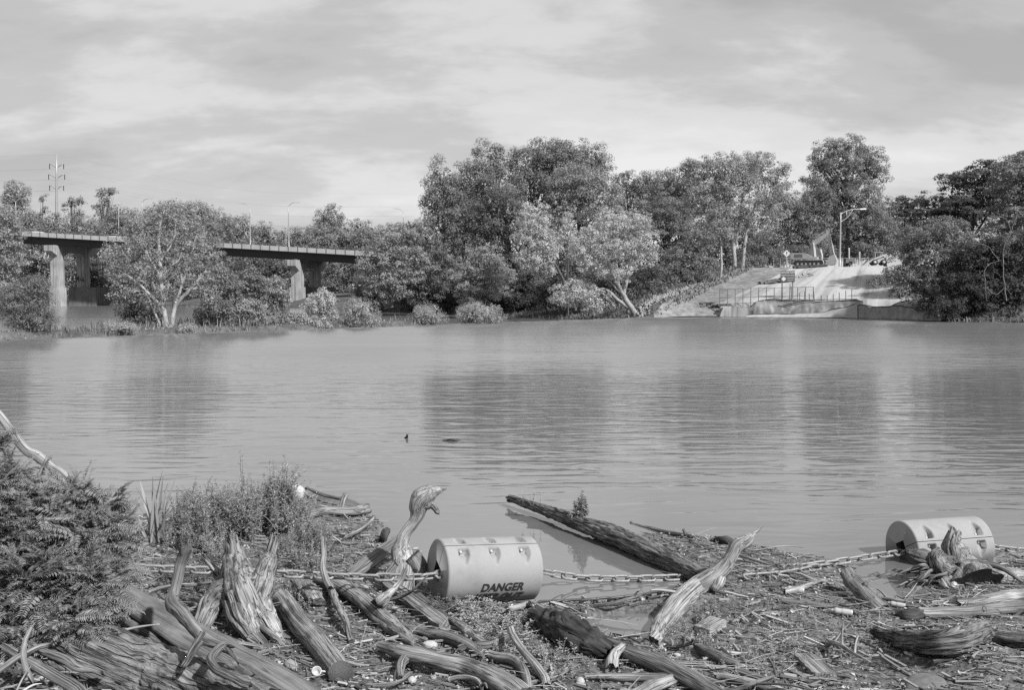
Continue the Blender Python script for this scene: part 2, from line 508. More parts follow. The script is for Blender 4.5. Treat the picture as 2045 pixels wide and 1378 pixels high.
def buoy_mat():
    m, t, b, _ = new_mat('buoy_plastic')
    v = coords(t, 'Object')
    f = noise_n(t, v, 3.0, 6, 0.6); f2 = noise_n(t, v, 70.0, 3, 0.6)
    c = ramp_n(t, f, [(0.25, 0.21), (0.5, 0.265), (0.7, 0.275)])
    c2 = ramp_n(t, f2, [(0.3, 0.93), (0.7, 1.04)])
    # river scum left by the waterline
    sep = N(t, 'ShaderNodeSeparateXYZ'); g = N(t, 'ShaderNodeNewGeometry'); t.links.new(g.outputs['Position'], sep.inputs[0])
    zz = mth(t, 'ADD', sep.outputs['Z'], mth(t, 'MULTIPLY', f, 0.16))
    sc = ramp_n(t, zz, [(0.10, 0.55), (0.24, 1.0)])
    m1 = N(t, 'ShaderNodeMix', data_type='RGBA', blend_type='MULTIPLY'); m1.inputs[0].default_value = 1
    t.links.new(c, m1.inputs[6]); t.links.new(c2, m1.inputs[7])
    m2 = N(t, 'ShaderNodeMix', data_type='RGBA', blend_type='MULTIPLY'); m2.inputs[0].default_value = 1
    t.links.new(m1.outputs[2], m2.inputs[6]); t.links.new(sc, m2.inputs[7])
    t.links.new(m2.outputs[2], b.inputs['Base Color'])
    b.inputs['Roughness'].default_value = 0.85; b.inputs['Specular IOR Level'].default_value = 0.15
    bump_n(t, b, f2, 0.15, 0.004)
buoy_mat()

def water_mat(name, calm_near=True, base=0.135):
    m, t, b, _ = new_mat(name)
    g = N(t, 'ShaderNodeNewGeometry'); pos = g.outputs['Position']
    def mapped(rot, sc):
        mp = N(t, 'ShaderNodeMapping'); mp.inputs['Rotation'].default_value = (0, 0, rot); mp.inputs['Scale'].default_value = sc
        t.links.new(pos, mp.inputs[0]); return mp.outputs[0]
    # wind ripples, crests running across the view, a little askew
    w1 = noise_n(t, mapped(R(-9), (0.55, 1.9, 1)), 1.0, 2.0, 0.45, 0.8)
    w2 = noise_n(t, mapped(R(6), (1.3, 5.6, 1)), 1.0, 2, 0.5, 0.3)
    w3 = noise_n(t, mapped(R(-8), (0.16, 0.42, 1)), 1.0, 2, 0.5, 0.2)
    ln = N(t, 'ShaderNodeVectorMath', operation='LENGTH'); t.links.new(pos, ln.inputs[0])
    dist = ln.outputs['Value']
    if calm_near:
        calm = mth(t, 'ADD', mth(t, 'MULTIPLY', N_map(t, dist, 11.0, 20.0), 0.94), 0.06)
    else:
        calm = None
    patch = ramp_n(t, noise_n(t, mapped(0.3, (0.030, 0.085, 1)), 1.0, 3, 0.5, 0.5), [(0.36, 0.62), (0.62, 1.15)])
    h = mth(t, 'ADD', mth(t, 'MULTIPLY', w1, 0.027), mth(t, 'ADD', mth(t, 'MULTIPLY', w2, 0.0025), mth(t, 'MULTIPLY', w3, 0.012)))
    h = mth(t, 'MULTIPLY', h, patch)
    sepp = N(t, 'ShaderNodeSeparateXYZ'); t.links.new(pos, sepp.inputs[0])
    if calm: h = mth(t, 'MULTIPLY', h, calm)
    # wind waves lean: their steeper faces look up-river, more so on the open, ruffled reach
    yy = mth(t, 'SUBTRACT', sepp.outputs['Y'], 41.0)
    soft = mth(t, 'ADD', mth(t, 'SQRT', mth(t, 'ADD', mth(t, 'MULTIPLY', yy, yy), 90.0)), yy)
    lean = mth(t, 'MULTIPLY', soft, 0.055 if calm_near else 0.02)
    h = mth(t, 'ADD', h, lean)
    bump_n(t, b, h, 1.0, 1.0)
    mud = ramp_n(t, noise_n(t, mapped(0, (0.05, 0.15, 1)), 1.0, 3, 0.5), [(0.3, base * 0.9), (0.7, base * 1.1)])
    t.links.new(mud, b.inputs['Base Color'])
    rg = mth(t, 'ADD', mth(t, 'MULTIPLY', N_map(t, dist, 30.0, 95.0), 0.10), 0.03)
    t.links.new(rg, b.inputs['Roughness'])
    b.inputs['IOR'].default_value = 2.6 if calm_near else 1.6
    b.inputs['Specular IOR Level'].default_value = 0.5
def N_map(t, val, a, b_):
    n = N(t, 'ShaderNodeMapRange'); n.inputs['From Min'].default_value = a; n.inputs['From Max'].default_value = b_
    n.interpolation_type = 'SMOOTHSTEP'
    t.links.new(val, n.inputs['Value']); return n.outputs[0]
water_mat('water'); water_mat('water_down', False, 0.13)

def ground_mat(name, dark, light, sc=9.0, bump=0.8, pale=0.0):
    m, t, b, _ = new_mat(name)
    g = N(t, 'ShaderNodeNewGeometry'); v = g.outputs['Position']
    f = noise_n(t, v, sc, 8, 0.68, 0.3); f2 = noise_n(t, v, sc * 0.12, 4, 0.6)
    c = ramp_n(t, f, [(0.34, dark), (0.68, light)])
    c2 = ramp_n(t, f2, [(0.3, 0.65), (0.7, 1.2)])
    m1 = N(t, 'ShaderNodeMix', data_type='RGBA', blend_type='MULTIPLY'); m1.inputs[0].default_value = 1
    t.links.new(c, m1.inputs[6]); t.links.new(c2, m1.inputs[7])
    t.links.new(m1.outputs[2], b.inputs['Base Color'])
    b.inputs['Roughness'].default_value = 0.92; b.inputs['Specular IOR Level'].default_value = 0.2
    bump_n(t, b, f, bump, 0.03)
ground_mat('mud', 0.05, 0.22, 18.0); ground_mat('far_earth', 0.045, 0.13, 0.9); ground_mat('island_earth', 0.06, 0.14, 2.0)
ground_mat('yard_gravel', 0.18, 0.30, 2.0, 0.3); ground_mat('slope_dirt', 0.11, 0.28, 1.3)

def ramp_mat():
    m, t, b, _ = new_mat('ramp_concrete')
    g = coords(t, 'grain', (0.55, 0.035, 1))
    f = noise_n(t, g, 1.0, 5, 0.6, 0.2)
    f2 = noise_n(t, coords(t, 'grain', (1, 1, 1)), 1.6, 5, 0.65)
    c = ramp_n(t, f, [(0.36, 0.17), (0.46, 0.29), (0.56, 0.37)])
    c2 = ramp_n(t, f2, [(0.3, 0.85), (0.7, 1.08)])
    m1 = N(t, 'ShaderNodeMix', data_type='RGBA', blend_type='MULTIPLY'); m1.inputs[0].default_value = 1
    t.links.new(c, m1.inputs[6]); t.links.new(c2, m1.inputs[7]); t.links.new(m1.outputs[2], b.inputs['Base Color'])
    b.inputs['Roughness'].default_value = 0.9
ramp_mat()

def scrap_mat():
    m, t, b, _ = new_mat('scrap')
    a = N(t, 'ShaderNodeAttribute'); a.attribute_name = 'tone'
    c = ramp_n(t, a.outputs['Fac'], [(0.0, 0.05), (1.0, 0.50), (0.55, 0.235), (0.85, 0.38)])
    f = noise_n(t, coords(t, 'grain', (40, 40, 8)), 1.0, 4, 0.6)
    k = ramp_n(t, f, [(0.3, 0.65), (0.7, 1.15)])
    m1 = N(t, 'ShaderNodeMix', data_type='RGBA', blend_type='MULTIPLY'); m1.inputs[0].default_value = 1
    t.links.new(c, m1.inputs[6]); t.links.new(k, m1.inputs[7]); t.links.new(m1.outputs[2], b.inputs['Base Color'])
    b.inputs['Roughness'].default_value = 0.9; b.inputs['Specular IOR Level'].default_value = 0.2
scrap_mat()
# ------------------------------------------------------------------ distances to shorelines
def poly_sd(P, X, Y):                    # signed distance, positive inside
    P = np.asarray(P, float)
    d = np.full(X.shape, 1e9); inside = np.zeros(X.shape, bool)
    for i in range(len(P)):
        a, b = P[i], P[(i + 1) % len(P)]
        e = b - a; L2 = max(e @ e, 1e-12)
        t = np.clip(((X - a[0]) * e[0] + (Y - a[1]) * e[1]) / L2, 0, 1)
        d = np.minimum(d, np.hypot(X - a[0] - t * e[0], Y - a[1] - t * e[1]))
        c = ((a[1] > Y) != (b[1] > Y))
        with np.errstate(divide='ignore', invalid='ignore'):
            xi = (b[0] - a[0]) * (Y - a[1]) / (b[1] - a[1]) + a[0]
        inside ^= c & (X < xi)
    return np.where(inside, d, -d)

# near bank: the shoreline is read off the photograph at water level
SHORE_PX = [(-700, 1030), (-200, 1015), (120, 1020), (290, 1040), (400, 1000), (470, 975), (540, 968), (600, 975), (650, 985), (705, 1000), (748, 1040),
            (752, 1070), (800, 1092), (845, 1118), (862, 1165), (890, 1206), (960, 1212), (1075, 1210), (1180, 1207), (1290, 1200),
            (1350, 1188), (1395, 1163), (1375, 1128), (1330, 1100), (1290, 1072), (1340, 1072), (1420, 1078), (1480, 1090), (1560, 1106),
            (1640, 1122), (1690, 1140), (1712, 1178), (1745, 1200), (1800, 1206), (1850, 1204), (1872, 1170), (1930, 1142), (2000, 1125), (2080, 1112),
            (2400, 1080), (2900, 1060)]
POOL_PX = [(1180, 1240), (1215, 1222), (1290, 1222), (1345, 1232), (1382, 1232), (1395, 1250), (1385, 1268), (1340, 1274), (1310, 1292), (1255, 1290), (1215, 1276), (1185, 1258)]
shore = [G(x, y, 0)[:2] for x, y in SHORE_PX]
LAND = shore + [np.array((30, -8.0)), np.array((-30, -8.0))]
POOL = [G(x, y, 0.02)[:2] for x, y in POOL_PX]

def ground_z(X, Y):
    X = np.asarray(X, float); Y = np.asarray(Y, float)
    s = poly_sd(LAND, X, Y)
    q = np.stack([X, Y, X * 0], -1)
    wob = (fbm(q * 1.6, 3, 3) - 0.5) * 0.35
    s2 = s + wob * np.exp(-np.abs(s) / 0.6) * 0.8
    up = 0.015 + 0.075 * (1 - np.exp(-np.maximum(s2, 0) / 0.35)) + 0.045 * np.maximum(s2 - 0.8, 0)
    up = up + 0.32 * np.maximum(0, 6.2 - Y)                                   # the bank climbs towards the camera
    up = up + 0.45 * smooth(-2.2, -4.2, X) * smooth(11.5, 8.0, Y)             # and to the left under the shrub
    up = up + 0.25 * smooth(2.5, 4.6, X) * smooth(8.6, 6.6, Y) + 0.22 * np.exp(-((X - 3.9) ** 2 / 0.5 + (Y - 8.2) ** 2 / 0.25))
    up = up + 0.16 * np.exp(-((X + 4.3) ** 2 / 1.1 + (Y - 13.2) ** 2 / 1.4))    # the point with the weeds
    dn = -0.02 + 0.28 * np.minimum(s2, 0)
    z = np.where(s2 > 0, up, np.maximum(dn, -1.2))
    pl = poly_sd(POOL, X, Y)
    z = z - (z + 0.09) * smooth(-0.06, 0.10, pl)
    z = z + np.where(s2 > 0.0, 1.0, 0.3) * ((fbm(q * 5.0, 4, 11) - 0.5) * 0.085 * smooth(-0.05, 0.25, s2) * (1 - smooth(-0.1, 0.05, pl)))
    return z
_gx = np.arange(-13, 13.01, 0.05); _gy = np.arange(3.0, 20.0, 0.05)
_GZ = ground_z(*np.meshgrid(_gx, _gy))
def gz(x, y):
    u = min(max((x + 13) / 0.05, 0), len(_gx) - 2); v = min(max((y - 3.0) / 0.05, 0), len(_gy) - 2)
    i, j = int(u), int(v); a, b = u - i, v - j
    return float((_GZ[j, i] * (1 - a) + _GZ[j, i + 1] * a) * (1 - b) + (_GZ[j + 1, i] * (1 - a) + _GZ[j + 1, i + 1] * a) * b)
def PG(px, py, h=0.0):                                  # the point seen at a pixel, h above the near bank
    z = 0.15
    for _ in range(12):
        p = G(px, py, z)
        z = 0.5 * z + 0.5 * (max(gz(p[0], p[1]), 0.0) + h)
    return G(px, py, z)

def grid_mesh(name, X, Y, Z, mat, kind='structure', tone=None, grain=None):
    ny, nx = X.shape
    idx = np.arange(nx * ny).reshape(ny, nx)
    F = np.stack([idx[:-1, :-1], idx[:-1, 1:], idx[1:, 1:], idx[1:, :-1]], -1).reshape(-1, 4)
    mb = MB(); mb.add(np.stack([X, Y, Z], -1).reshape(-1, 3), [F], grain=grain)
    o = mb.build(name, mat)
    return tag(o, kind=kind)

def make_bank():
    xs = np.arange(-11, 11.01, 0.055); ys = np.concatenate([np.arange(-4, 4, 0.4), np.arange(4, 16.5, 0.055)])
    X, Y = np.meshgrid(xs, ys)
    o = grid_mesh('near_bank_ground', X, Y, ground_z(X, Y), 'mud')
    o['label'] = 'muddy near bank covered with driftwood litter'
make_bank()

# ------------------------------------------------------------------ the far side: dam line, island, far bank
DAM_A = np.array((-34.0, 67.0)); DAM_B = np.array((15.4, 119.0))
DE = (DAM_B - DAM_A) / np.linalg.norm(DAM_B - DAM_A); DN = np.array((-DE[1], DE[0]))     # DN points downstream (left, away)
FAR = [np.array(p, float) for p in [(400, 20), (140, 62), (90, 82), (66, 93), (53, 100.5), (46.5, 103.6), (44, 109), (41.4, 115.6), (34.8, 119.6), (28.8, 121.6), (24, 122.3), (20, 121.6), (17, 120.5), (13.5, 121), (10, 128),
       (4, 142), (-4, 160), (-14, 176), (-32, 196), (-52, 226), (-74, 262), (-110, 285), (-170, 300), (-420, 310), (-420, 1600), (900, 1600), (900, 20)]]
def far_z(X, Y):
    X = np.asarray(X, float); Y = np.asarray(Y, float)
    s = poly_sd(FAR, X, Y)
    q = np.stack([X, Y, X * 0], -1)
    right = 0.03 + 1.6 * smooth(1.4, 4.4, s) + 0.195 * np.clip(s - 3, 0, 25)
    left = -0.75 + 2.2 * smooth(0, 9, s) + 1.8 * smooth(10, 50, s)
    k = smooth(8, 22, X)
    z = np.where(s > 0, left * (1 - k) + right * k, -1.6)
    z = np.where(s > 0, z, np.maximum(-1.6, -0.9 + 0.35 * s) * (1 - k) + k * np.maximum(-1.6, 0.1 + 0.6 * s))
    return z + (fbm(q * 0.25, 4, 5) - 0.5) * (0.5 - 0.32 * k) * smooth(0.3, 4, s)
def fz(x, y): return float(far_z(np.array([x]), np.array([y]))[0])

def make_far():
    # upstream river, ending at the dam crest
    a = DAM_A - DE * 130; b = DAM_B + DE * 60
    V = [(a[0], a[1], 0), (-60, -120, 0), (500, -120, 0), (500, 140, 0), (b[0], b[1], 0)]
    mb = MB(); mb.add(V, [np.array([[0, 1, 2, 3, 4]])]); o = mb.build('river_water', 'water', smooth_shade=False); tag(o, kind='structure')
    # lower river below the dam
    mb = MB(); mb.add([(-900, -80, -0.8), (900, -80, -0.8), (900, 1500, -0.8), (-900, 1500, -0.8)], [np.array([[0, 1, 2, 3]])])
    o = mb.build('lower_river_water', 'water_down', smooth_shade=False); tag(o, kind='structure')
    # far terrain, fine near the landing, coarse beyond
    xs = np.concatenate([np.arange(-420, -60, 12), np.arange(-60, 6, 3.0), np.arange(6, 80, 0.7), np.arange(80, 500, 14)])
    ys = np.concatenate([np.arange(20, 95, 5.0), np.arange(95, 165, 0.8), np.arange(165, 330, 4), np.arange(330, 1500, 40)])
    X, Y = np.meshgrid(xs, ys)
    grid_mesh('far_bank_ground', X, Y, far_z(X, Y), 'far_earth')
make_far()

def make_dam():
    L = np.linalg.norm(DAM_B - DAM_A)
    base = DAM_A
    t = thing('low_dam', 'low concrete dam crest crossing the river in a straight dark line', 'dam', (base[0], base[1], 0))
    mb = MB()
    n = 60
    for i in range(n):
        s0 = -45 + (L + 45 + 3) * i / n; s1 = -45 + (L + 45 + 3) * (i + 1) / n
        def p(s, u, z): q = DAM_A + DE * s + DN * u; return (q[0], q[1], z)
        j = 0.02 * math.sin(i * 2.1)
        V = [p(s0, 0.02, -1.4), p(s1, 0.02, -1.4), p(s1, 0.02, 0.035 + j), p(s0, 0.02, 0.035 + j),
             p(s0, 0.75, 0.035 + j), p(s1, 0.75, 0.035 + j), p(s1, 1.9, -1.4), p(s0, 1.9, -1.4)]
        mb.add(V, [np.array([(0, 1, 2, 3), (3, 2, 5, 4), (4, 5, 6, 7)])])
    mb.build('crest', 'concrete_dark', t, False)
make_dam()

# the grassy island behind the dam on the left
ISL = [DAM_A + DE * s + DN * u for s, u in [(-45, 0.8), (-8, 0.8), (10, 0.8), (24, 0.8), (34, 0.8), (40, 1.2), (41, 3.0), (36, 4.5), (28, 7), (19, 9.0), (12, 7.5), (4, 4.6), (-3, 4.8), (-12, 8), (-45, 14)]]
def isl_z(X, Y):
    s = poly_sd(ISL, X, Y); q = np.stack([X, Y, X * 0], -1)
    return -0.95 + 1.35 * smooth(-0.6, 1.6, s) + (fbm(q * 0.6, 3, 8) - 0.5) * 0.35 * smooth(0, 1.5, s)
def iz(x, y): return float(isl_z(np.array([x]), np.array([y]))[0])
ISL2 = [DAM_A + DE * s + DN * u for s, u in [(45, 0.8), (58, 0.8), (64, 0.9), (62, 2.2), (52, 3.4), (44, 2.6)]]
def make_island():
    for k, P in enumerate((ISL, ISL2)):
        A = np.array(P); lo = A.min(0) - 2; hi = A.max(0) + 2
        X, Y = np.meshgrid(np.arange(lo[0], hi[0], 0.6), np.arange(lo[1], hi[1], 0.6))
        s = poly_sd(P, X, Y)
        q = np.stack([X, Y, X * 0], -1)
        Z = -0.95 + (1.35 if k == 0 else 1.1) * smooth(-0.6, 1.6, s) + (fbm(q * 0.6, 3, 8) - 0.5) * 0.35 * smooth(0, 1.5, s)
        o = grid_mesh('island_ground', X, Y, Z, 'island_earth')
make_island()

# boat ramp: a concrete sheet laid on the slope
def make_ramp():
    A, B = W(1432, 618, 124.0)[:2], W(1830, 604, 116.5)[:2]
    D, Cc = W(1592, 540, 148.5)[:2], W(1800, 531, 150.0)[:2]
    n, m = 50, 60
    u = np.linspace(0, 1, n)[None, :, None]; v = np.linspace(0, 1, m)[:, None, None]
    P = (A * (1 - u) + B * u) * (1 - v) + (D * (1 - u) + Cc * u) * v
    X, Y = P[..., 0], P[..., 1]
    s = poly_sd(FAR, X, Y)
    Z = 0.03 + 1.6 * smooth(1.4, 4.4, s) + 0.195 * np.clip(s - 3, 0, 25) + 0.14
    g = np.stack([np.broadcast_to(u[..., 0] * 16, X.shape), np.broadcast_to(v[..., 0] * 27, X.shape), X * 0], -1).reshape(-1, 3)
    o = grid_mesh('boat_ramp', X, Y, Z, 'ramp_concrete', grain=g)
    o['label'] = 'pale concrete boat ramp streaked with dirt'
    # expansion joints are real shallow strips proud of the sheet? keep them as recessed dark seams: thin bars
    xs = np.linspace(0, 1, 80)[None, :, None]; ys = np.linspace(0, 1, 40)[:, None, None]
    E = W(1515, 539, 150)[:2]; F_ = W(1800, 525, 151)[:2]; Gq = W(1860, 505, 188)[:2]; H = W(1500, 510, 188)[:2]
    P = (E * (1 - xs) + F_ * xs) * (1 - ys) + (H * (1 - xs) + Gq * xs) * ys
    X, Y = P[..., 0], P[..., 1]
    o = grid_mesh('yard_ground', X, Y, far_z(X, Y) + 0.16, 'yard_gravel')
    # dirt slope beside the ramp
    A, B = W(1288, 634, 120.9)[:2], W(1440, 622, 123.5)[:2]; D, Cc = W(1470, 548, 149)[:2], W(1600, 537, 149.5)[:2]
    u = np.linspace(0, 1, 40)[None, :, None]; v = np.linspace(0, 1, 50)[:, None, None]
    P = (A * (1 - u) + B * u) * (1 - v) + (D * (1 - u) + Cc * u) * v
    X, Y = P[..., 0], P[..., 1]
    o = grid_mesh('dirt_slope', X, Y, far_z(X, Y) + 0.10, 'slope_dirt')
make_ramp()
# ------------------------------------------------------------------ road bridge
BT = R(12)
BO = np.array((W(120, 577, 250)[0], 250.0)); BE = np.array((math.cos(BT), -math.sin(BT))); BN = np.array((math.sin(BT), math.cos(BT)))
def bz(s): return 17.2 - 0.062 * s
def BP(s, t, z): q = BO + BE * s + BN * t; return (q[0], q[1], z)
def make_bridge():
    root = thing('road_bridge', 'concrete and dark steel girder road bridge behind the bare-branched tree', 'bridge', BP(0, 0, -0.8))
    S0, S1 = -70.0, 120.0
    def span(mb, t0, t1, z0, z1, s0=S0, s1=S1):
        V = []
        for s in (s0, s1):
            for t, z in ((t0, z0), (t1, z0), (t1, z1), (t0, z1)):
                V.append(BP(s, t, bz(s) + z))
        mb.add(V, [np.array([(0, 3, 2, 1), (4, 5, 6, 7), (0, 1, 5, 4), (1, 2, 6, 5), (2, 3, 7, 6), (3, 0, 4, 7)])])
    mb = MB(); span(mb, -2.2, 14.2, -1.05, -0.75); mb.build('deck', 'concrete', root, False)
    for t in (-2.25, 13.95):
        mb = MB(); span(mb, t, t + 0.3, -1.1, 0.0); mb.build('parapet', 'parapet_concrete', root, False)
    for t in (-2.13, 14.07):
        mb = MB(); span(mb, t, t + 0.08, 0.52, 0.62); mb.build('hand_rail', 'dark_steel', root, False)
    for k in range(6):
        t = -0.8 + k * 2.7
        mb = MB(); span(mb, t - 0.04, t + 0.04, -2.9, -1.06); span(mb, t - 0.3, t + 0.3, -2.98, -2.9)
        mb.build('girder', 'girder', root, False)
    # rail posts
    me = None
    for s in np.arange(-20, 86, 2.35):
        if me is None:
            b = MB(); box(b, (-0.055, -0.05, -0.95), (0.055, 0.05, 0.62)); me = b.mesh('rail_post', None, False)
        for t in (-2.31,):
            o = ob('rail_post', me, 'dark_steel', root)
            p = BP(s, t, bz(s)); o.location = Vector(p) - root.location; o.rotation_euler.z = -BT
    # joints in the parapet face
    def pier(s, back_w, rounded):
        zt = bz(s) - 3.0
        M = frame_mat(BP(s, 0, 0), (BE[0], BE[1], 0))
        mb = MB()
        # hammerhead cap, outline in (t, z) pulled along s
        out = [(-3.4, zt), (15.0, zt), (15.0, zt - 1.3), (12.3, zt - 2.4), (11.6, zt - 2.4), (9.4, zt - 3.6), (9.4, zt - 2.6), (7.6, zt - 2.0), (3.2, zt - 2.0), (1.5, zt - 2.7), (-1.3, zt - 2.4), (-3.4, zt - 1.5)]
        out = [(-3.6, zt), (15.0, zt), (15.0, zt - 1.3), (12.4, zt - 2.5), (8.9, zt - 2.5), (7.6, zt - 1.7), (3.1, zt - 1.7), (1.6, zt - 2.5), (-1.4, zt - 2.5), (-3.6, zt - 1.4)]
        Mr = M @ Matrix.Rotation(math.pi / 2, 4, 'Z')
        prism(mb, out, -1.0, 1.0, Mr)
        mb.build('pier_cap', 'concrete', root, False)
        for t0 in (-1.4, 8.9):
            mb = MB(); box(mb, (-1.05, t0 + 0.02, 3.9), (1.05, t0 + 2.5, zt - 2.45), M=M)
            box(mb, (-0.18, t0 - 0.07, 3.95), (0.18, t0 + 0.019, zt - 2.5), M=M)
            mb.build('column', 'concrete', root, False)
        mb = MB(); box(mb, (-1.35, -1.75, -2.0), (1.35, 1.5, 3.9), M=M, taper=(0.94, 0.94)); mb.build('footing', 'concrete', root, False)
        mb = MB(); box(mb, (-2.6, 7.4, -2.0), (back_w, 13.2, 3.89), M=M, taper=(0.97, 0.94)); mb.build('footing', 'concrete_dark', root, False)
        for k in range(6):
            t = -0.8 + k * 2.7
            mb = MB(); box(mb, (-0.45, t - 0.35, zt + 0.001), (0.45, t + 0.35, zt + 0.2), M=M); mb.build('bearing', 'concrete', root, False)
    pier(-0.5, 5.4, False); pier(63.5, 4.2, True)
    # graffiti on the back column of the first pier
    mb = MB()
    M = frame_mat(BP(-0.5, 8.9, 0), (BE[0], BE[1], 0))
    rr = random.Random(5)
    for k in range(9):
        x = -1.1 + k * 0.26
        a = M @ Vector((x, -0.03, 5.2 + rr.uniform(0, 0.7))); b = M @ Vector((x + rr.uniform(-0.1, 0.4), -0.03, 6.0 + rr.uniform(-0.2, 0.8)))
        bar(mb, a, b, 0.1, 0.16)
    mb.build('graffiti', 'black_paint', root, False)
make_bridge()

def lamp_post(base, h, arm, label, rise=1.2, r=0.13, dirv=(1, 0), group=None, truss=False, mat='steel'):
    t = thing('street_lamp', label, 'street lamp', base, group)
    b = np.array(base, float)
    mb = MB(); tube(mb, [b, b + (0, 0, h)], [r, r * 0.6], n=8, step=h / 4); mb.build('pole', mat, t)
    dx, dy = dirv
    top = b + (0, 0, h - 0.25)
    e = top + (dx * arm, dy * arm, rise)
    mb = MB()
    tube(mb, [top, top + (dx * arm * 0.3, dy * arm * 0.3, rise * 0.6), top + (dx * arm * 0.65, dy * arm * 0.65, rise * 0.92), e], [r * 0.5] * 4, n=6, step=arm / 8)
    if truss:
        low = b + (0, 0, h - 1.4)
        tube(mb, [low, low + (dx * arm * 0.35, dy * arm * 0.35, rise * 0.9), top + (dx * arm * 0.62, dy * arm * 0.62, rise * 0.88)], [r * 0.4] * 3, n=6, step=arm / 8)
        bar(mb, low + (dx * arm * 0.32, dy * arm * 0.32, rise * 0.8), top + (dx * arm * 0.28, dy * arm * 0.28, rise * 0.55), r * 0.6)
    mb.build('arm', mat, t)
    mb = MB(); M = frame_mat(e, (dx, dy, 0.06)); box(mb, (-0.1, -0.16, -0.1), (0.85, 0.16, 0.07), M=M, taper=(0.8, 0.6)); mb.build('lamp_head', mat, t, False)
    return t
gl = 'lamps along the bridge'
for (px, pyb, pyt, d, sg, lab) in [
    (500, 492, 412, 252, -1, 'thin bridge lamp with its arm bent to the left, left of the tall pair'),
    (577, 497, 410, 240, 1, 'thin bridge lamp with its arm bent to the right, above the right-hand pier'),
    (806, 500, 422, 262, -1, 'bridge lamp rising behind the willowy tree right of the bridge'),
    (285, 470, 402, 262, 1, 'bridge lamp half hidden by the crown of the bare-branched tree'),
    (33, 470, 402, 262, 1, 'bridge lamp at the far left in front of the round-topped tree')]:
    p = W(px, pyb, d); q = W(px, pyt, d)
    lamp_post(p, q[2] - p[2], 1.9, lab, 1.0, 0.16, (sg, 0), gl)

def make_pylon():
    d = 330.0
    b = W(113, 560, d); top = W(113, 309, d)
    t = thing('transmission_pole', 'tall pale steel power pole with three pairs of curved arms', 'power pole', b)
    mb = MB(); tube(mb, [b, top], [0.75, 0.22], n=10, step=8); mb.build('pole', 'steel', t)
    ends = []
    for py, hw in ((331, 14), (352, 16), (374, 14)):
        for sg in (-1, 1):
            c = W(113, py + 4, d); e = W(113 + sg * hw, py - 4, d)
            mid = (c + e) / 2 + np.array((0, 0, 0.25))
            mb = MB(); tube(mb, [c, mid, e], [0.24, 0.17, 0.1], n=6, step=1); mb.build('arm', 'steel', t)
            lo = e - np.array((0, 0, 1.7))
            mb = MB(); tube(mb, [e, lo], [0.13, 0.13], n=6, step=2); mb.build('insulator', 'dark_steel', t)
            ends.append((lo, sg))
    k = 0
    for lo, sg in ends + [(np.array(top), 1)]:
        for dirn in (-1, 1):
            far = lo + (np.array((110, 40, -9.0)) if dirn > 0 else np.array((-150, -30, 4.0)))
            mid = (lo + far) / 2 - np.array((0, 0, 5.0))
            mb = MB(); tube(mb, [lo, mid, far], [0.010] * 3, n=3, step=12)
            mb.build('wire', 'dark_steel', t)
make_pylon()

def utility_pole(px, pyt, pyb, d, label, r=0.18):
    b = W(px, pyb, d); q = W(px, pyt, d)
    t = thing('utility_pole', label, 'utility pole', b)
    mb = MB(); tube(mb, [b, q], [r, r * 0.7], n=7, step=5); mb.build('pole', 'concrete', t)
    mb = MB(); c = q - np.array((0, 0, 1.0)); bar(mb, c - np.array((1.1, 0.2, 0)), c + np.array((1.1, -0.2, 0)), 0.15); mb.build('cross_arm', 'concrete', t, False)
    for sx in (-0.9, 0.9):
        mb = MB(); tube(mb, [c + np.array((sx, -0.2 * sx, 0.07)), c + np.array((sx, -0.2 * sx, 0.4))], [0.08, 0.08], n=6, step=1); mb.build('insulator', 'steel', t)
utility_pole(237, 401, 520, 285, 'wooden utility pole with a short cross arm beside the open-topped tree')
utility_pole(571, 448, 520, 300, 'short utility pole just left of the right-armed bridge lamp', 0.14)

def car(p, yaw, label, group, L=4.5):
    t = thing('car', label, 'car', p, group)
    M = Matrix.Translation(Vector(p)) @ Matrix.Rotation(yaw, 4, 'Z')
    mb = MB()
    body = [(-L / 2, 0.35), (L / 2, 0.35), (L / 2 + 0.02, 0.75), (L / 2 - 1.0, 0.95), (L / 2 - 1.55, 1.02), (-L / 2 + 0.5, 1.02), (-L / 2, 0.92)]
    prism(mb, body, -0.88, 0.88, M); mb.build('body', 'car_paint', t, False)
    mb = MB(); prism(mb, [(-L / 2 + 0.45, 1.021), (L / 2 - 1.5, 1.021), (L / 2 - 2.2, 1.46), (-L / 2 + 1.0, 1.46)], -0.76, 0.76, M); mb.build('window', 'glass', t, False)
    mb = MB(); prism(mb, [(-L / 2 + 0.98, 1.462), (L / 2 - 2.15, 1.462), (L / 2 - 2.4, 1.54), (-L / 2 + 1.15, 1.54)], -0.74, 0.74, M); mb.build('roof', 'car_paint', t, False)
    for x in (-L / 2 + 0.85, L / 2 - 0.9):
        for y in (-0.8, 0.8):
            mb = MB(); a = M @ Vector((x, y - 0.1, 0.33)); b = M @ Vector((x, y + 0.1, 0.33)); cyl(mb, a, b, 0.33, n=14); mb.build('wheel', 'rubber', t)
for s, lab in ((-9.0, 'pale car on the bridge, its roof above the left end of the railing'), (14.0, 'pale car on the bridge beside the bare-branched tree')):
    car(BP(s, 3.0, bz(s) - 0.74), -BT, lab, 'cars crossing the bridge')
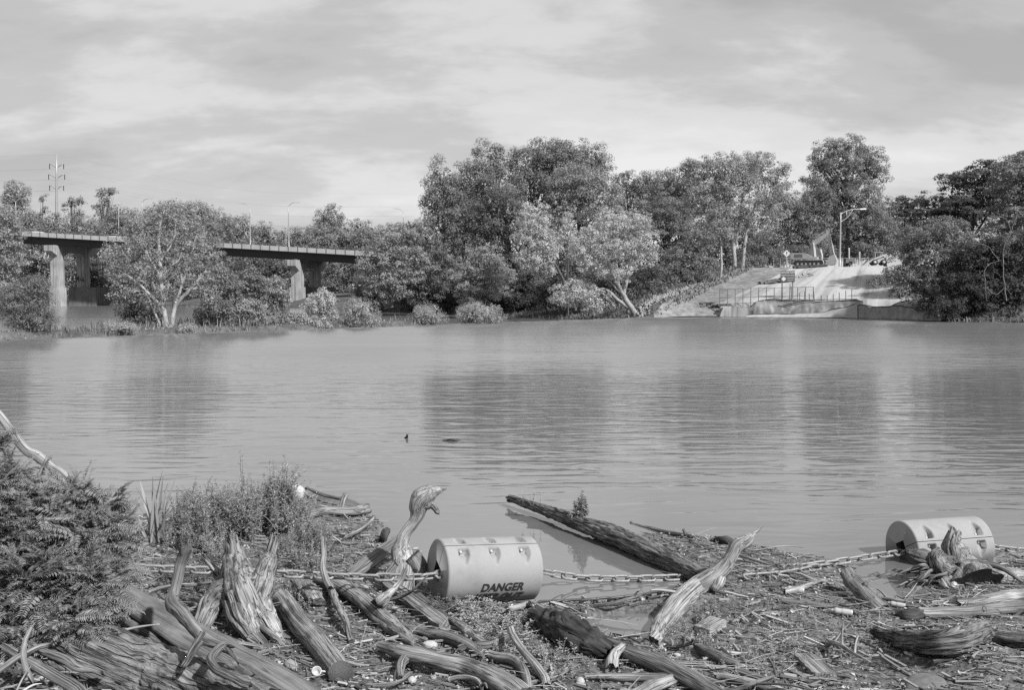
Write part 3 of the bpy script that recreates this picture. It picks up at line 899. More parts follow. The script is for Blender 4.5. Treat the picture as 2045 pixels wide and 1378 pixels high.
# ------------------------------------------------------------------ trees
def leaves(mb, P, Nrm, size, r, tone, aspect=0.55, tri=False):
    n = len(P)
    Nrm = Nrm / np.maximum(np.linalg.norm(Nrm, axis=1), 1e-6)[:, None]
    a = r.normal(size=(n, 3)); a -= Nrm * (a * Nrm).sum(1)[:, None]; a /= np.maximum(np.linalg.norm(a, axis=1), 1e-6)[:, None]
    b = np.cross(Nrm, a)
    s = (size * r.uniform(0.6, 1.35, n))[:, None]
    if tri:
        V = np.stack([P - a * s * 0.5, P + a * s * 0.35 + b * s * aspect * 0.55, P + a * s * 0.4 - b * s * aspect * 0.45], 1).reshape(-1, 3)
        mb.add(V, [np.arange(3 * n).reshape(n, 3)], grain=V, tone=np.repeat(tone, 3)); return
    V = np.stack([P - a * s * 0.5, P + b * s * aspect * 0.5 + Nrm * s * 0.08, P + a * s * 0.5, P - b * s * aspect * 0.5 + Nrm * s * 0.08], 1).reshape(-1, 3)
    F = np.arange(4 * n).reshape(n, 4)
    mb.add(V, [F], grain=V, tone=np.repeat(tone, 4))

def crown_mesh(mb, lobes, leaf_s, clump_r, dens, seed, flat=0.75, fill=0.25, droop=0.0, shell=0.55, aspect=0.55, cdens=1.0):
    r = np.random.default_rng(seed)
    leaf_s = leaf_s * 0.84
    for (c, rad) in lobes:
        c = np.asarray(c, float); rad = np.asarray(rad, float)
        area = 4 * math.pi * ((rad[0] * rad[1]) ** 1.6 / 3 + (rad[0] * rad[2]) ** 1.6 / 3 + (rad[1] * rad[2]) ** 1.6 / 3) ** (1 / 1.6)
        ncl = max(5, int(cdens * area / (clump_r ** 2 * 2.2)))
        D = r.normal(size=(ncl, 3)); D /= np.linalg.norm(D, axis=1)[:, None]
        D[:, 2] = np.where(r.random(ncl) < 0.35, np.abs(D[:, 2]), D[:, 2])
        bumpy = 0.78 + 0.5 * n3(D * 1.9 + seed * 0.37 + c * 0.1, seed % 97)
        u = (shell + (1 - shell) * r.random(ncl) ** 0.6) * bumpy
        cen = c + D * rad * u[:, None]
        crs = clump_r * r.uniform(0.55, 1.35, ncl)
        ctone = np.clip(0.5 + r.normal(0, 0.17, ncl), 0.05, 0.95)
        per = np.maximum(4, (dens * crs ** 2 * 5.3 / (leaf_s ** 2)).astype(int))
        ci = np.repeat(np.arange(ncl), per)
        m = len(ci)
        d2 = r.normal(size=(m, 3)) + D[ci] * 0.7 + np.array((0, 0, 0.35)); d2 /= np.linalg.norm(d2, axis=1)[:, None]
        rr = crs[ci] * r.random(m) ** 0.45
        P = cen[ci] + d2 * rr[:, None] * np.array((1, 1, flat))
        P[:, 2] -= droop * rr * r.random(m)
        Nn = d2 * 0.8 + np.array((0, 0, 0.45)) + r.normal(size=(m, 3)) * 0.36
        tone = np.clip(ctone[ci] + r.normal(0, 0.08, m), 0, 1)
        leaves(mb, P, Nn, leaf_s, r, tone, aspect * 1.15, True)
        nf = int(fill * m * 0.5)
        if nf:
            D3 = r.normal(size=(nf, 3)); D3 /= np.linalg.norm(D3, axis=1)[:, None]
            P = c + D3 * rad * (r.random(nf) ** 0.5 * 0.8)[:, None]
            leaves(mb, P, r.normal(size=(nf, 3)) + D3, leaf_s * 1.7, r, r.random(nf) * 0.6 + 0.1, 0.8, True)

TSEED = [100]
def tree(name, label, d, lobes_px, base_px=None, mat='leaf_mid', leaf_s=0.32, clump=1.2, dens=1.0, trunk_r=0.3, bark='tree_bark', cat='tree',
         group=None, flat=0.75, fill=0.25, limbs=None, droop=0.0, shell=0.55, zfun=fz, aspect=0.55, cdens=1.0, depth=0.8, limb_n=2, zbase=None):
    TSEED[0] += 1; seed = TSEED[0]
    k = d / FPX
    L = []
    for q in lobes_px:
        dd = q[4] if len(q) > 4 else 0.0
        c = W(q[0], q[1], d + dd)
        L.append((c, (q[2] * k, q[2] * k * depth, q[3] * k)))
    bx = base_px if base_px is not None else lobes_px[0][0]
    bp = W(bx, 600, d)
    z0 = zbase if zbase is not None else zfun(bp[0], d)
    base = np.array((bp[0], d, z0))
    t = thing(name, label, cat, base, group)
    rr = random.Random(seed)
    mb = MB()
    topc = max(L, key=lambda q: q[0][2])[0]
    if limbs is None:
        mid = base + (topc - base) * 0.5 + np.array((rr.uniform(-.6, .6) * trunk_r * 3, 0, 0))
        tube(mb, [base - np.array((0, 0, 0.4)), base + (mid - base) * 0.4, mid, topc], [trunk_r * 1.25, trunk_r, trunk_r * 0.75, trunk_r * 0.25], n=8, step=max(trunk_r * 2, 0.5), amp=0.12, seed=seed)
        for c, rad in L:
            for j in range(limb_n):
                s = rr.uniform(0.3, 0.7); a = base + (mid - base) * min(1, s * 2) if s < 0.5 else mid + (topc - mid) * (s - 0.5) * 1.6
                e = c + np.array([rr.uniform(-.75, .75) * rad[i] for i in range(3)])
                m_ = (a + e) / 2 + np.array((0, 0, 0.12)) * np.linalg.norm(e - a)
                tube(mb, [a, m_, e], [trunk_r * 0.42, trunk_r * 0.25, trunk_r * 0.07], n=6, step=max(trunk_r * 2.5, 0.6), seed=seed + j, wob=0.15)
    else:
        for pts, rs in limbs:
            P = [W(q[0], q[1], d + (q[2] if len(q) > 2 else 0.0)) for q in pts]
            tube(mb, P, [x * k for x in rs], n=8, step=max(min(rs) * k * 3, 0.25), amp=0.1, seed=seed, wob=0.06)
    mb.build('trunk', bark, t)
    mb = MB(); crown_mesh(mb, L, leaf_s, clump, dens, seed, flat, fill, droop, shell, aspect, cdens)
    mb.build('crown', mat, t, False)
    return t

# --- distant row beyond the bridge (about 300 m away)
FG = 'far trees beyond the bridge'
for i, (px, pyt, hw, lab) in enumerate([
    (30, 364, 27, 'round-topped dark tree standing highest at the far left of the skyline'),
    (86, 388, 22, 'spindly tree top just left of the power pole'),
    (143, 392, 22, 'small ragged tree just right of the power pole'),
    (203, 374, 28, 'open tiered tree between the power pole and the utility pole'),
    (660, 412, 34, 'tall dense rounded tree on the skyline right of the bridge lamps'),
    (716, 440, 22, 'small round tree beside the tall rounded skyline tree')]):
    d = 330
    h = 600 - pyt
    sparse = i in (1, 2, 3)
    rr = random.Random(i + 50)
    if sparse:
        lob = [(px + rr.uniform(-0.8, 0.8) * hw, pyt + 8 + rr.random() * 70, hw * rr.uniform(0.28, 0.45), rr.uniform(6, 10)) for k in range(9)] + [(px, pyt + 10, hw * 0.4, 9), (px, pyt + 95, hw * 1.1, 26)]
    else:
        lob = [(px, pyt + hw * 0.75, hw * 0.85, hw * 0.75), (px - hw * 0.45, pyt + hw * 1.7, hw * 0.7, hw), (px + hw * 0.4, pyt + hw * 1.6, hw * 0.75, hw), (px, pyt + 75, hw * 1.1, 40)]
    tree('far_tree', lab, d, lob, px, 'leaf_far', 0.62, 1.7 if not sparse else 1.1, 0.9, 0.45, group=None, zbase=0.5)
rr = random.Random(3)
row = [(-20, 430), (15, 420), (55, 425), (100, 430), (150, 430), (185, 435), (235, 415), (262, 420), (300, 425), (345, 402), (398, 403), (440, 418), (478, 432), (520, 442),
       (560, 462), (600, 452), (632, 448), (690, 456), (742, 448), (775, 452), (815, 458), (840, 470)]
for i, (px, pyt) in enumerate(row):
    hw = rr.uniform(26, 36)
    lob = [(px + rr.uniform(-4, 4), pyt + hw * 0.7, hw * 0.8, hw * 0.7), (px - hw * 0.4, pyt + hw * 1.5, hw * 0.75, hw), (px + hw * 0.4, pyt + hw * 1.45, hw * 0.75, hw), (px, pyt + 95, hw * 1.1, 55)]
    tree('far_tree', 'leafy tree in the distant row behind the bridge, %s from the left' % nth(i), rr.uniform(295, 325), lob, px, 'leaf_far', 0.62, 1.7, 0.85, 0.4, group=FG, zbase=0.3)
# darker low row under the bridge
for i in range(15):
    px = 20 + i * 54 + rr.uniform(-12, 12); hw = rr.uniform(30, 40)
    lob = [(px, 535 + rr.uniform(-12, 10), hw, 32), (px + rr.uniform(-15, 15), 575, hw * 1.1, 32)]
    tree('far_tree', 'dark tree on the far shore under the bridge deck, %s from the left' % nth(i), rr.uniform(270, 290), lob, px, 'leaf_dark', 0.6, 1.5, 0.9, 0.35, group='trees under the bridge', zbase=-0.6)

# --- the tall grove in the middle (about 165 m away)
T = tree
T('cottonwood', 'tall cottonwood at the left edge of the grove, highest left shoulder of the main mass', 172, [(885, 370, 36, 45), (868, 420, 30, 55), (905, 450, 48, 60), (880, 520, 45, 60)], 890, 'leaf_mid', 0.34, 1.25, 1.0, 0.4)
T('cottonwood', 'tall tree with a knobbly crown standing left of the highest dome', 176, [(985, 318, 32, 36), (955, 370, 40, 50), (1000, 390, 46, 60), (960, 450, 55, 60)], 970, 'leaf_mid', 0.34, 1.25, 1.0, 0.45)
T('cottonwood', 'highest broad domed tree in the middle of the grove', 182, [(1090, 318, 58, 40), (1150, 318, 55, 38), (1050, 350, 50, 50), (1185, 350, 42, 45), (1110, 390, 85, 60)], 1040, 'leaf_mid', 0.36, 1.3, 1.0, 0.55)
T('cottonwood', 'lighter grey tree on the right flank of the highest dome', 174, [(1150, 370, 52, 50), (1195, 400, 48, 50), (1130, 430, 55, 50), (1205, 450, 50, 50)], 1160, 'leaf_light', 0.34, 1.2, 1.0, 0.4)
T('broadleaf_tree', 'dark tree filling the grove below the highest dome', 170, [(1000, 440, 55, 60), (1050, 480, 60, 70), (960, 520, 60, 60), (1020, 560, 70, 60)], 1010, 'leaf_dark', 0.34, 1.2, 1.0, 0.5, limbs=[([(1018, 620), (1018, 520), (1010, 440), (1005, 380)], [5, 4.5, 3.5, 1.5]), ([(1018, 500), (990, 450), (965, 420)], [3, 2, 1]), ([(1012, 450), (1040, 420)], [2, 1])])
T('broadleaf_tree', 'low rounded tree on the skyline right of the highest dome', 205, [(1250, 375, 45, 35), (1305, 378, 42, 32), (1280, 420, 70, 50), (1340, 420, 45, 50)], 1280, 'leaf_mid', 0.4, 1.4, 1.0, 0.4)
T('broadleaf_tree', 'dark feathery tree between the pale leaning tree and the tall lit tree', 168, [(1330, 430, 55, 48), (1285, 470, 55, 50), (1360, 480, 50, 50), (1310, 530, 60, 50)], 1330, 'leaf_mid', 0.33, 1.2, 1.0, 0.4, flat=0.5)
T('willow_tree', 'drooping feathery tree at the right end of the bridge', 158, [(790, 480, 48, 38), (755, 525, 42, 40), (815, 530, 45, 45), (775, 570, 48, 32), (735, 560, 25, 40)], 782, 'leaf_light', 0.34, 0.95, 1.0, 0.3, flat=0.5, droop=0.4, limbs=[([(783, 614), (778, 580), (768, 550), (770, 500)], [3.4, 3, 2.4, 1]), ([(772, 555), (745, 520)], [2, 0.8]), ([(770, 545), (805, 500)], [2, 0.8])])
T('broadleaf_tree', 'dark tree between the drooping tree and the left edge of the grove', 162, [(845, 490, 42, 45), (865, 540, 48, 50), (835, 580, 45, 38), (820, 455, 20, 18)], 850, 'leaf_dark', 0.33, 1.1, 1.0, 0.35)
T('broadleaf_tree', 'pale rounded tree leaning out of the grove above the two round willow bushes', 145, [(960, 520, 40, 30), (930, 555, 32, 38), (985, 555, 42, 38), (955, 585, 42, 26)], 962, 'leaf_light', 0.26, 0.75, 1.1, 0.22, flat=0.5, droop=0.3)
T('broadleaf_tree', 'rounded tree closing the gap behind the tall lit tree with bare trunks', 186, [(1365, 365, 40, 32), (1330, 385, 36, 30), (1395, 400, 40, 40), (1350, 430, 50, 40)], 1365, 'leaf_mid', 0.34, 1.2, 1.0, 0.4)
T('cottonwood', 'dense tree joining the left shoulder of the grove to the knobbly crown', 186, [(925, 375, 34, 36), (910, 420, 40, 45), (940, 450, 40, 45)], 925, 'leaf_mid', 0.34, 1.2, 1.0, 0.4)
T('silver_leaved_tree', 'bright silvery upright tree just left of the leaning tree', 136, [(1068, 440, 30, 34), (1060, 480, 32, 36), (1095, 490, 30, 30), (1078, 525, 36, 26), (1050, 520, 22, 25)], 1085, 'leaf_pale', 0.25, 0.62, 1.0, 0.2, limbs=[([(1150, 620), (1125, 560), (1095, 500), (1068, 430)], [3.2, 2.6, 2, 0.8]), ([(1100, 510), (1060, 495)], [1.5, 0.5])], bark='tree_bark')
T('silver_leaved_tree', 'thin silvery sapling top between the upright silver tree and the leaning tree', 138, [(1133, 445, 12, 18), (1128, 470, 14, 16), (1140, 485, 18, 14)], 1135, 'leaf_pale', 0.24, 0.5, 1.0, 0.1)
T('leaning_tree', 'bright silvery tree leaning out over the water from the rocky shore', 124, [(1225, 455, 40, 32), (1270, 450, 34, 26), (1290, 480, 26, 30), (1180, 480, 34, 26), (1240, 500, 52, 30), (1160, 500, 30, 22), (1195, 530, 40, 20), (1290, 520, 22, 20), (1150, 580, 44, 20), (1185, 600, 40, 22), (1125, 600, 26, 15), (1230, 550, 30, 14), (1205, 432, 18, 14)], 1272, 'leaf_pale', 0.24, 0.6, 0.95, 0.3, fill=0.12, zbase=0.2, bark='drift_pale',
  limbs=[([(1275, 633), (1255, 606), (1242, 582), (1228, 556), (1212, 520), (1200, 490)], [6.5, 5.2, 4.4, 3.4, 2.2, 0.8]), ([(1245, 590), (1255, 545), (1262, 500), (1262, 460)], [4, 3, 2.2, 0.8]), ([(1236, 572), (1232, 530), (1225, 480), (1224, 450)], [3.4, 2.6, 1.8, 0.7]), ([(1262, 618), (1235, 600), (1212, 578), (1190, 580), (1165, 590), (1140, 592)], [3.6, 3.2, 2.8, 2.2, 1.5, 0.6]), ([(1240, 585), (1215, 560), (1190, 545)], [2.4, 1.6, 0.6])])
T('broadleaf_tree', 'lit leafy tree low on the slope right of the leaning tree', 140, [(1370, 520, 42, 38), (1340, 555, 42, 34), (1400, 560, 38, 36), (1360, 585, 50, 26), (1400, 480, 28, 30)], 1370, 'leaf_mid', 0.26, 0.8, 1.1, 0.25)
T('broadleaf_tree', 'tall lit tree with pale bare trunks left of the excavator', 152, [(1400, 350, 42, 36), (1450, 335, 50, 30), (1520, 335, 48, 30), (1555, 375, 28, 40), (1490, 380, 70, 44), (1410, 400, 45, 44), (1445, 430, 45, 38), (1520, 440, 45, 40), (1375, 340, 24, 20)], 1468, 'leaf_light', 0.27, 0.95, 1.0, 0.35, fill=0.15, bark='pale_bark',
  limbs=[([(1470, 560), (1466, 510), (1462, 470), (1450, 420), (1445, 370)], [4.6, 4, 3.4, 2.4, 1]), ([(1466, 500), (1475, 455), (1480, 410), (1490, 350)], [3.4, 2.6, 2, 0.8]), ([(1482, 560), (1485, 510), (1492, 460), (1510, 400), (1520, 350)], [4.4, 3.8, 3, 2, 0.8]), ([(1462, 475), (1455, 440), (1462, 400)], [2.4, 1.8, 0.8])])
T('slender_tree', 'slender pale-stemmed tree on the slope above the gravel', 141, [(1438, 430, 22, 26), (1428, 460, 22, 24), (1448, 470, 18, 20), (1420, 420, 14, 16)], 1439, 'leaf_light', 0.25, 0.6, 1.0, 0.14, fill=0.1, bark='pale_bark', limbs=[([(1438, 590), (1440, 540), (1440, 490), (1434, 450), (1432, 410)], [3.2, 2.6, 2.3, 1.6, 0.6]), ([(1440, 490), (1450, 455)], [1.4, 0.5])])
T('broadleaf_tree', 'leafy tree filling the gap behind the excavator boom', 172, [(1570, 430, 48, 50), (1610, 450, 45, 50), (1545, 485, 40, 40), (1600, 490, 45, 36), (1630, 400, 30, 40), (1520, 500, 30, 30)], 1590, 'leaf_mid', 0.31, 1.0, 1.05, 0.35)
T('oak_tree', 'tall lone broad-crowned tree behind the lamp post', 176, [(1690, 295, 36, 24), (1650, 310, 36, 26), (1735, 320, 34, 28), (1690, 340, 62, 34), (1640, 360, 34, 30), (1745, 350, 26, 24), (1690, 400, 75, 40), (1740, 430, 42, 36), (1640, 430, 45, 40), (1700, 460, 72, 38), (1755, 480, 40, 30), (1690, 495, 60, 25), (1640, 330, 24, 18)], 1690, 'leaf_mid', 0.30, 0.95, 1.0, 0.55, fill=0.15, limb_n=2)
T('broadleaf_tree', 'leafy tree right of the lone broad-crowned tree, above the loader', 170, [(1760, 460, 40, 36), (1790, 490, 40, 30), (1740, 500, 36, 26)], 1770, 'leaf_mid', 0.3, 0.95, 1.05, 0.3)
T('acacia_tree', 'small dark flat-topped tree on the skyline between the two tall crowns', 190, [(1810, 410, 36, 18), (1785, 430, 26, 20), (1835, 432, 30, 20), (1815, 465, 45, 30)], 1810, 'leaf_deep', 0.36, 1.1, 1.1, 0.3, flat=0.35)
T('broadleaf_tree', 'large dark feathery tree on the right bank rising behind the overhanging tree', 124, [(1925, 370, 48, 26), (1885, 410, 50, 30), (1965, 350, 45, 30), (1930, 430, 70, 45), (1990, 400, 60, 45), (1875, 450, 50, 30), (1850, 470, 50, 26)], 1930, 'leaf_deep', 0.27, 0.95, 1.15, 0.4, flat=0.35)  # shade on the right bank is put into the darker leaf colour
T('broadleaf_tree', 'lighter feathery tree at the right edge of the picture', 112, [(2020, 350, 50, 34), (2060, 340, 50, 45), (2020, 400, 45, 40), (2050, 440, 55, 45), (2010, 460, 40, 34), (2090, 400, 60, 60)], 2050, 'leaf_mid', 0.25, 0.75, 1.05, 0.4, flat=0.45)
T('broadleaf_tree', 'dark tree overhanging the foot of the right bank', 106, [(1960, 520, 55, 50), (2010, 530, 60, 60), (1930, 570, 50, 45), (1980, 590, 70, 42), (2050, 580, 60, 50), (1900, 610, 50, 24), (2040, 500, 50, 40)], 1990, 'leaf_deep', 0.24, 0.7, 1.2, 0.35, fill=0.5)  # darker leaf colour stands for this tree's shaded side
T('overhanging_tree', 'broad leafy tree reaching from the right bank over the boat ramp', 109, [(1880, 465, 48, 30), (1830, 480, 44, 30), (1920, 490, 44, 34), (1860, 520, 60, 36), (1910, 540, 48, 34), (1818, 512, 30, 24), (1790, 546, 26, 14), (1762, 563, 28, 9), (1850, 565, 46, 24), (1810, 555, 36, 20), (1905, 580, 36, 24), (1800, 585, 26, 14)], 1880, 'leaf_mid', 0.23, 0.58, 1.05, 0.25, fill=0.18, bark='tree_bark',
  limbs=[([(1900, 636), (1880, 610), (1855, 590), (1835, 570), (1805, 545), (1780, 540)], [4.5, 4, 3.4, 2.6, 1.6, 0.6]), ([(1895, 630), (1885, 590), (1880, 540), (1875, 480)], [4, 3, 2.2, 0.8]), ([(1860, 595), (1820, 580), (1780, 562), (1750, 560)], [2, 1.6, 1, 0.5]), ([(1900, 630), (1925, 580), (1925, 520)], [3, 2, 0.8])])
T('dead_branched_tree', 'bare dead pale branches sticking out of the dark foliage on the right bank', 101, [(2020, 480, 14, 8)], 2014, 'leaf_mid', 0.22, 0.4, 0.7, 0.1, bark='drift',
  limbs=[([(2010, 600), (2004, 540), (2006, 490), (2018, 465), (2012, 440), (1990, 430)], [0.88, 0.83, 0.72, 0.61, 0.44, 0.22]), ([(2018, 465), (2028, 440), (2035, 415)], [0.61, 0.44, 0.22]), ([(1995, 520), (1970, 490), (1945, 486), (1928, 478)], [0.55, 0.5, 0.44, 0.22]), ([(1968, 560), (1966, 545), (1975, 528), (1998, 520)], [0.55, 0.55, 0.5, 0.33]), ([(1970, 575), (1990, 588), (2008, 575), (2020, 590)], [0.5, 0.44, 0.39, 0.22]), ([(2018, 465), (2040, 468)], [0.44, 0.22]), ([(1968, 560), (1970, 600)], [0.5, 0.28])])

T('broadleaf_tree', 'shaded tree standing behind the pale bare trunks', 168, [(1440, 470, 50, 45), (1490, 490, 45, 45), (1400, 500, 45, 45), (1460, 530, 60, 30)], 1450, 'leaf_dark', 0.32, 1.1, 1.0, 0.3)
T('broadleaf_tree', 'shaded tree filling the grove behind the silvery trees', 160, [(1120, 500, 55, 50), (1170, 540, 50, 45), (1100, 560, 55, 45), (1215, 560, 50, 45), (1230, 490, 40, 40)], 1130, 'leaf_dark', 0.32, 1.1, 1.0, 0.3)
# --- understory along the far bank
rr = random.Random(11)
for i in range(34):
    px = 735 + i * 17 + rr.uniform(-6, 6)
    d = np.interp(px, [735, 860, 960, 1100, 1230, 1320], [185, 172, 160, 142, 131, 131]) + rr.uniform(0, 10)
    hw = rr.uniform(20, 34); y = 595 + rr.uniform(-14, 8)
    lob = [(px, y, hw, 24), (px + rr.uniform(-14, 14), y - rr.uniform(15, 40), hw * 0.85, 24)]
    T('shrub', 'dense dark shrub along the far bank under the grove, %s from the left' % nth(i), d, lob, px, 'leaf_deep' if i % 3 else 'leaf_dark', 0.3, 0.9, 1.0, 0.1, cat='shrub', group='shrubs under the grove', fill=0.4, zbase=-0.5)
for i, (px, y, d, hw, hh) in enumerate(sorted([(1310, 600, 133, 30, 22), (1335, 610, 130, 26, 14), (1420, 570, 145, 26, 18), (1455, 560, 150, 26, 20), (1500, 530, 158, 30, 20), (1545, 515, 165, 30, 18), (1520, 545, 152, 16, 7), (1400, 590, 138, 22, 14),
                                        (1590, 505, 168, 28, 16), (1640, 505, 172, 30, 18), (1700, 505, 172, 30, 14), (1850, 610, 108, 34, 18), (1880, 630, 106, 30, 8), (1825, 505, 150, 26, 12)])):
    T('shrub', 'low leafy shrub around the landing, %s from the left' % nth(i), d, [(px, y, hw, hh), (px + hw * 0.5, y + hh * 0.3, hw * 0.6, hh * 0.7)], px, 'leaf_mid' if i % 2 else 'leaf_dark', 0.25, 0.7, 1.0, 0.06, cat='shrub', group='shrubs by the landing')
# trunk stubs seen against the shade, and the pale birch-like trunks on the yard edge
# --- island growth along the dam
def I(name, label, d, lobes, **kw):
    kw.setdefault('zfun', iz); return tree(name, label, d, lobes, **kw)
I('sycamore', 'thin-crowned tree with bare pale spreading branches standing by the dam', 80.5,
  [(335, 430, 46, 26), (290, 455, 42, 30), (385, 450, 42, 30), (260, 500, 44, 34), (330, 490, 60, 40), (400, 500, 44, 36), (240, 545, 34, 30), (300, 550, 56, 34), (385, 555, 48, 34), (430, 530, 26, 32), (265, 595, 44, 26), (330, 600, 40, 26), (225, 500, 20, 22), (420, 590, 30, 28), (350, 410, 20, 12)],
  base_px=328, mat='leaf_light', leaf_s=0.19, clump=0.42, dens=0.46, fill=0.04, bark='pale_bark', shell=0.2, cdens=0.85,
  limbs=[([(333, 654), (326, 610), (322, 560), (320, 510), (318, 460), (328, 420)], [5.75, 4.5, 3.75, 3.0, 2.0, 0.75]), ([(326, 615), (300, 590), (268, 560), (238, 540)], [3.75, 3.12, 2.25, 0.88]), ([(322, 555), (290, 505), (265, 470)], [2.5, 1.88, 0.75]), ([(321, 520), (345, 480), (352, 440)], [2.25, 1.62, 0.62]),
         ([(342, 655), (350, 610), (375, 585), (395, 560), (403, 545)], [5.25, 4.25, 3.5, 2.5, 0.88]), ([(352, 605), (368, 550), (385, 500), (392, 470)], [3.0, 2.38, 1.62, 0.62]), ([(320, 650), (302, 610), (292, 585)], [2.5, 1.88, 0.88]), ([(322, 540), (355, 520), (365, 490)], [1.62, 1.25, 0.5]), ([(395, 560), (420, 540)], [1.25, 0.5])])
I('broadleaf_tree', 'leafy tree close behind the bare-branched tree hiding the middle of the bridge', 98, [(345, 440, 50, 34), (290, 470, 48, 36), (395, 470, 46, 38), (255, 510, 36, 36), (335, 520, 60, 42), (425, 520, 26, 40)], base_px=345, mat='leaf_mid', leaf_s=0.24, clump=0.6, dens=0.9, trunk_r=0.15, zbase=-0.6)
I('broadleaf_tree', 'bright leafy tree cut by the left edge of the picture', 84, [(-5, 440, 40, 36), (25, 470, 30, 34), (-15, 500, 50, 44), (20, 530, 34, 34), (0, 570, 44, 34)], base_px=-25, mat='leaf_light', leaf_s=0.2, clump=0.52, dens=1.0, trunk_r=0.2)
I('tamarisk_bush', 'rounded fine-leaved dark bush at the left end of the dam', 71, [(62, 590, 42, 40), (35, 620, 46, 36), (85, 625, 30, 34), (20, 600, 34, 34), (60, 645, 52, 18), (75, 570, 22, 22)], base_px=55, mat='leaf_mid', leaf_s=0.13, clump=0.34, dens=1.0, trunk_r=0.08, cat='bush', fill=0.3, aspect=0.3)
bush = [(440, 580, 84, 40, 44, 'leaf_mid', 'leafy bush right of the bare-branched tree trunk'), (500, 575, 86, 36, 34, 'leaf_mid', 'tall leafy bush midway between the bare-branched tree and the right pier'),
        (545, 595, 87, 32, 40, 'leaf_light', 'lighter leafy bush left of the right pier footing'), (425, 625, 82, 40, 30, 'leaf_mid', 'low bush at the foot of the bare-branched tree, right side'),
        (490, 625, 85, 44, 30, 'leaf_light', 'low spreading bush below the tall leafy bush'), (640, 610, 90, 30, 32, 'leaf_pale', 'bright pale bush in front of the right pier footing'),
        (270, 625, 82, 36, 24, 'leaf_dark', 'dark low bush left of the bare-branched tree trunk'), (300, 640, 81, 24, 14, 'leaf_dark', 'small dark bush against the bare-branched tree trunk'),
        (585, 645, 88, 30, 20, 'leaf_willow', 'soft rounded low bush below the right pier'), (625, 650, 88, 26, 14, 'leaf_willow', 'soft low bush in front of the bright pale bush')]
for k, (px, y, d, rx, ry, m, lab) in enumerate(bush):
    I('bush', lab, d, [(px, y, rx, ry), (px - rx * 0.4, y + ry * 0.35, rx * 0.6, ry * 0.6), (px + rx * 0.5, y + ry * 0.3, rx * 0.55, ry * 0.65), (px + rx * 0.1, y - ry * 0.55, rx * 0.5, ry * 0.5)], base_px=px, mat=m, leaf_s=0.19, clump=0.45, dens=0.95, trunk_r=0.06, cat='bush')
for (px, y, d, rx, ry, lab) in [(720, 626, 90, 31, 27, 'round willow bush beside the right end of the island'), (852, 632, 97, 30, 17, 'middle round willow bush standing in the shallows of the dam'), (955, 627, 101, 40, 20, 'broadest round willow bush farthest along the dam')]:
    rx *= 1.15; ry *= 1.15
    I('willow_bush', lab, d, [(px, y, rx, ry), (px - rx * 0.5, y + ry * 0.4, rx * 0.55, ry * 0.55), (px + rx * 0.5, y + ry * 0.45, rx * 0.6, ry * 0.5), (px - rx * 0.2, y - ry * 0.3, rx * 0.6, ry * 0.7)], base_px=px, mat='leaf_willow', leaf_s=0.17, clump=0.36, dens=1.1, trunk_r=0.04, cat='bush', aspect=0.25, flat=1.1, fill=0.3, zbase=-0.1)

# --- grass and ground cover (nobody could count it)
def blades(mb, P, h, r, w=0.02, lean=0.35, tone=None):
    n = len(P)
    a = r.uniform(0, 2 * math.pi, n); hh = h * r.uniform(0.5, 1.2, n)
    d = np.stack([np.cos(a), np.sin(a), np.zeros(n)], 1); s = np.stack([-np.sin(a), np.cos(a), np.zeros(n)], 1)
    ln = r.uniform(0.1, lean * 2, n)
    up = np.array((0, 0, 1.0))
    m_ = P + up * (hh * 0.6)[:, None] + d * (hh * ln * 0.35)[:, None]
    t_ = P + up * (hh * 0.95)[:, None] + d * (hh * ln)[:, None]
    w_ = (w * r.uniform(0.6, 1.3, n))[:, None]
    V = np.stack([P - s * w_, P + s * w_, m_ + s * w_ * 0.8, t_, m_ - s * w_ * 0.8], 1).reshape(-1, 3)
    b = np.arange(n) * 5
    mb.add(V, [np.stack([b, b + 1, b + 2, b + 4], 1), np.stack([b + 4, b + 2, b + 3], 1)], grain=V, tone=np.repeat(r.random(n) if tone is None else tone, 5))
def island_grass():
    r = np.random.default_rng(21); mb = MB()
    A = np.array(ISL); lo = A.min(0); hi = A.max(0)
    P = np.stack([r.uniform(lo[0], hi[0], 60000), r.uniform(lo[1], hi[1], 60000)], 1)
    P = P[(poly_sd(ISL, P[:, 0], P[:, 1]) > 0.1)]
    rel = P - DAM_A; s = rel @ DE; u = rel @ DN
    P = P[(s > -14)][:26000]
    z = isl_z(P[:, 0], P[:, 1])
    cl = n3(np.stack([P[:, 0] * 0.5, P[:, 1] * 0.5, z * 0], 1), 4)
    for lo_, hi_, h in ((0, 0.45, 0.22), (0.45, 0.62, 0.4), (0.62, 1, 0.75)):
        k = (cl >= lo_) & (cl < hi_)
        if k.any(): blades(mb, np.c_[P[k], z[k]], h, r, 0.035, 0.4)
    o = mb.build('island_grass', 'leaf_grass', None, False); tag(o, 'short grass and reeds growing behind the dam on the left', 'grass', kind='stuff')
island_grass()
for k, (px, py, d, rx, ry, lab) in enumerate([(240, 655, 74.5, 36, 13, 'wispy grass tuft between the dark bush and the bare-branched tree'), (372, 658, 77.5, 24, 14, 'round dark grass tuft just right of the bare-branched tree trunk')]):
    I('grass_tuft', lab, d, [(px, py, rx, ry), (px + rx * 0.4, py + 2, rx * 0.6, ry * 0.7)], base_px=px, mat='leaf_willow', leaf_s=0.14, clump=0.3, dens=1.0, trunk_r=0.02, cat='grass', aspect=0.2, flat=1.2)

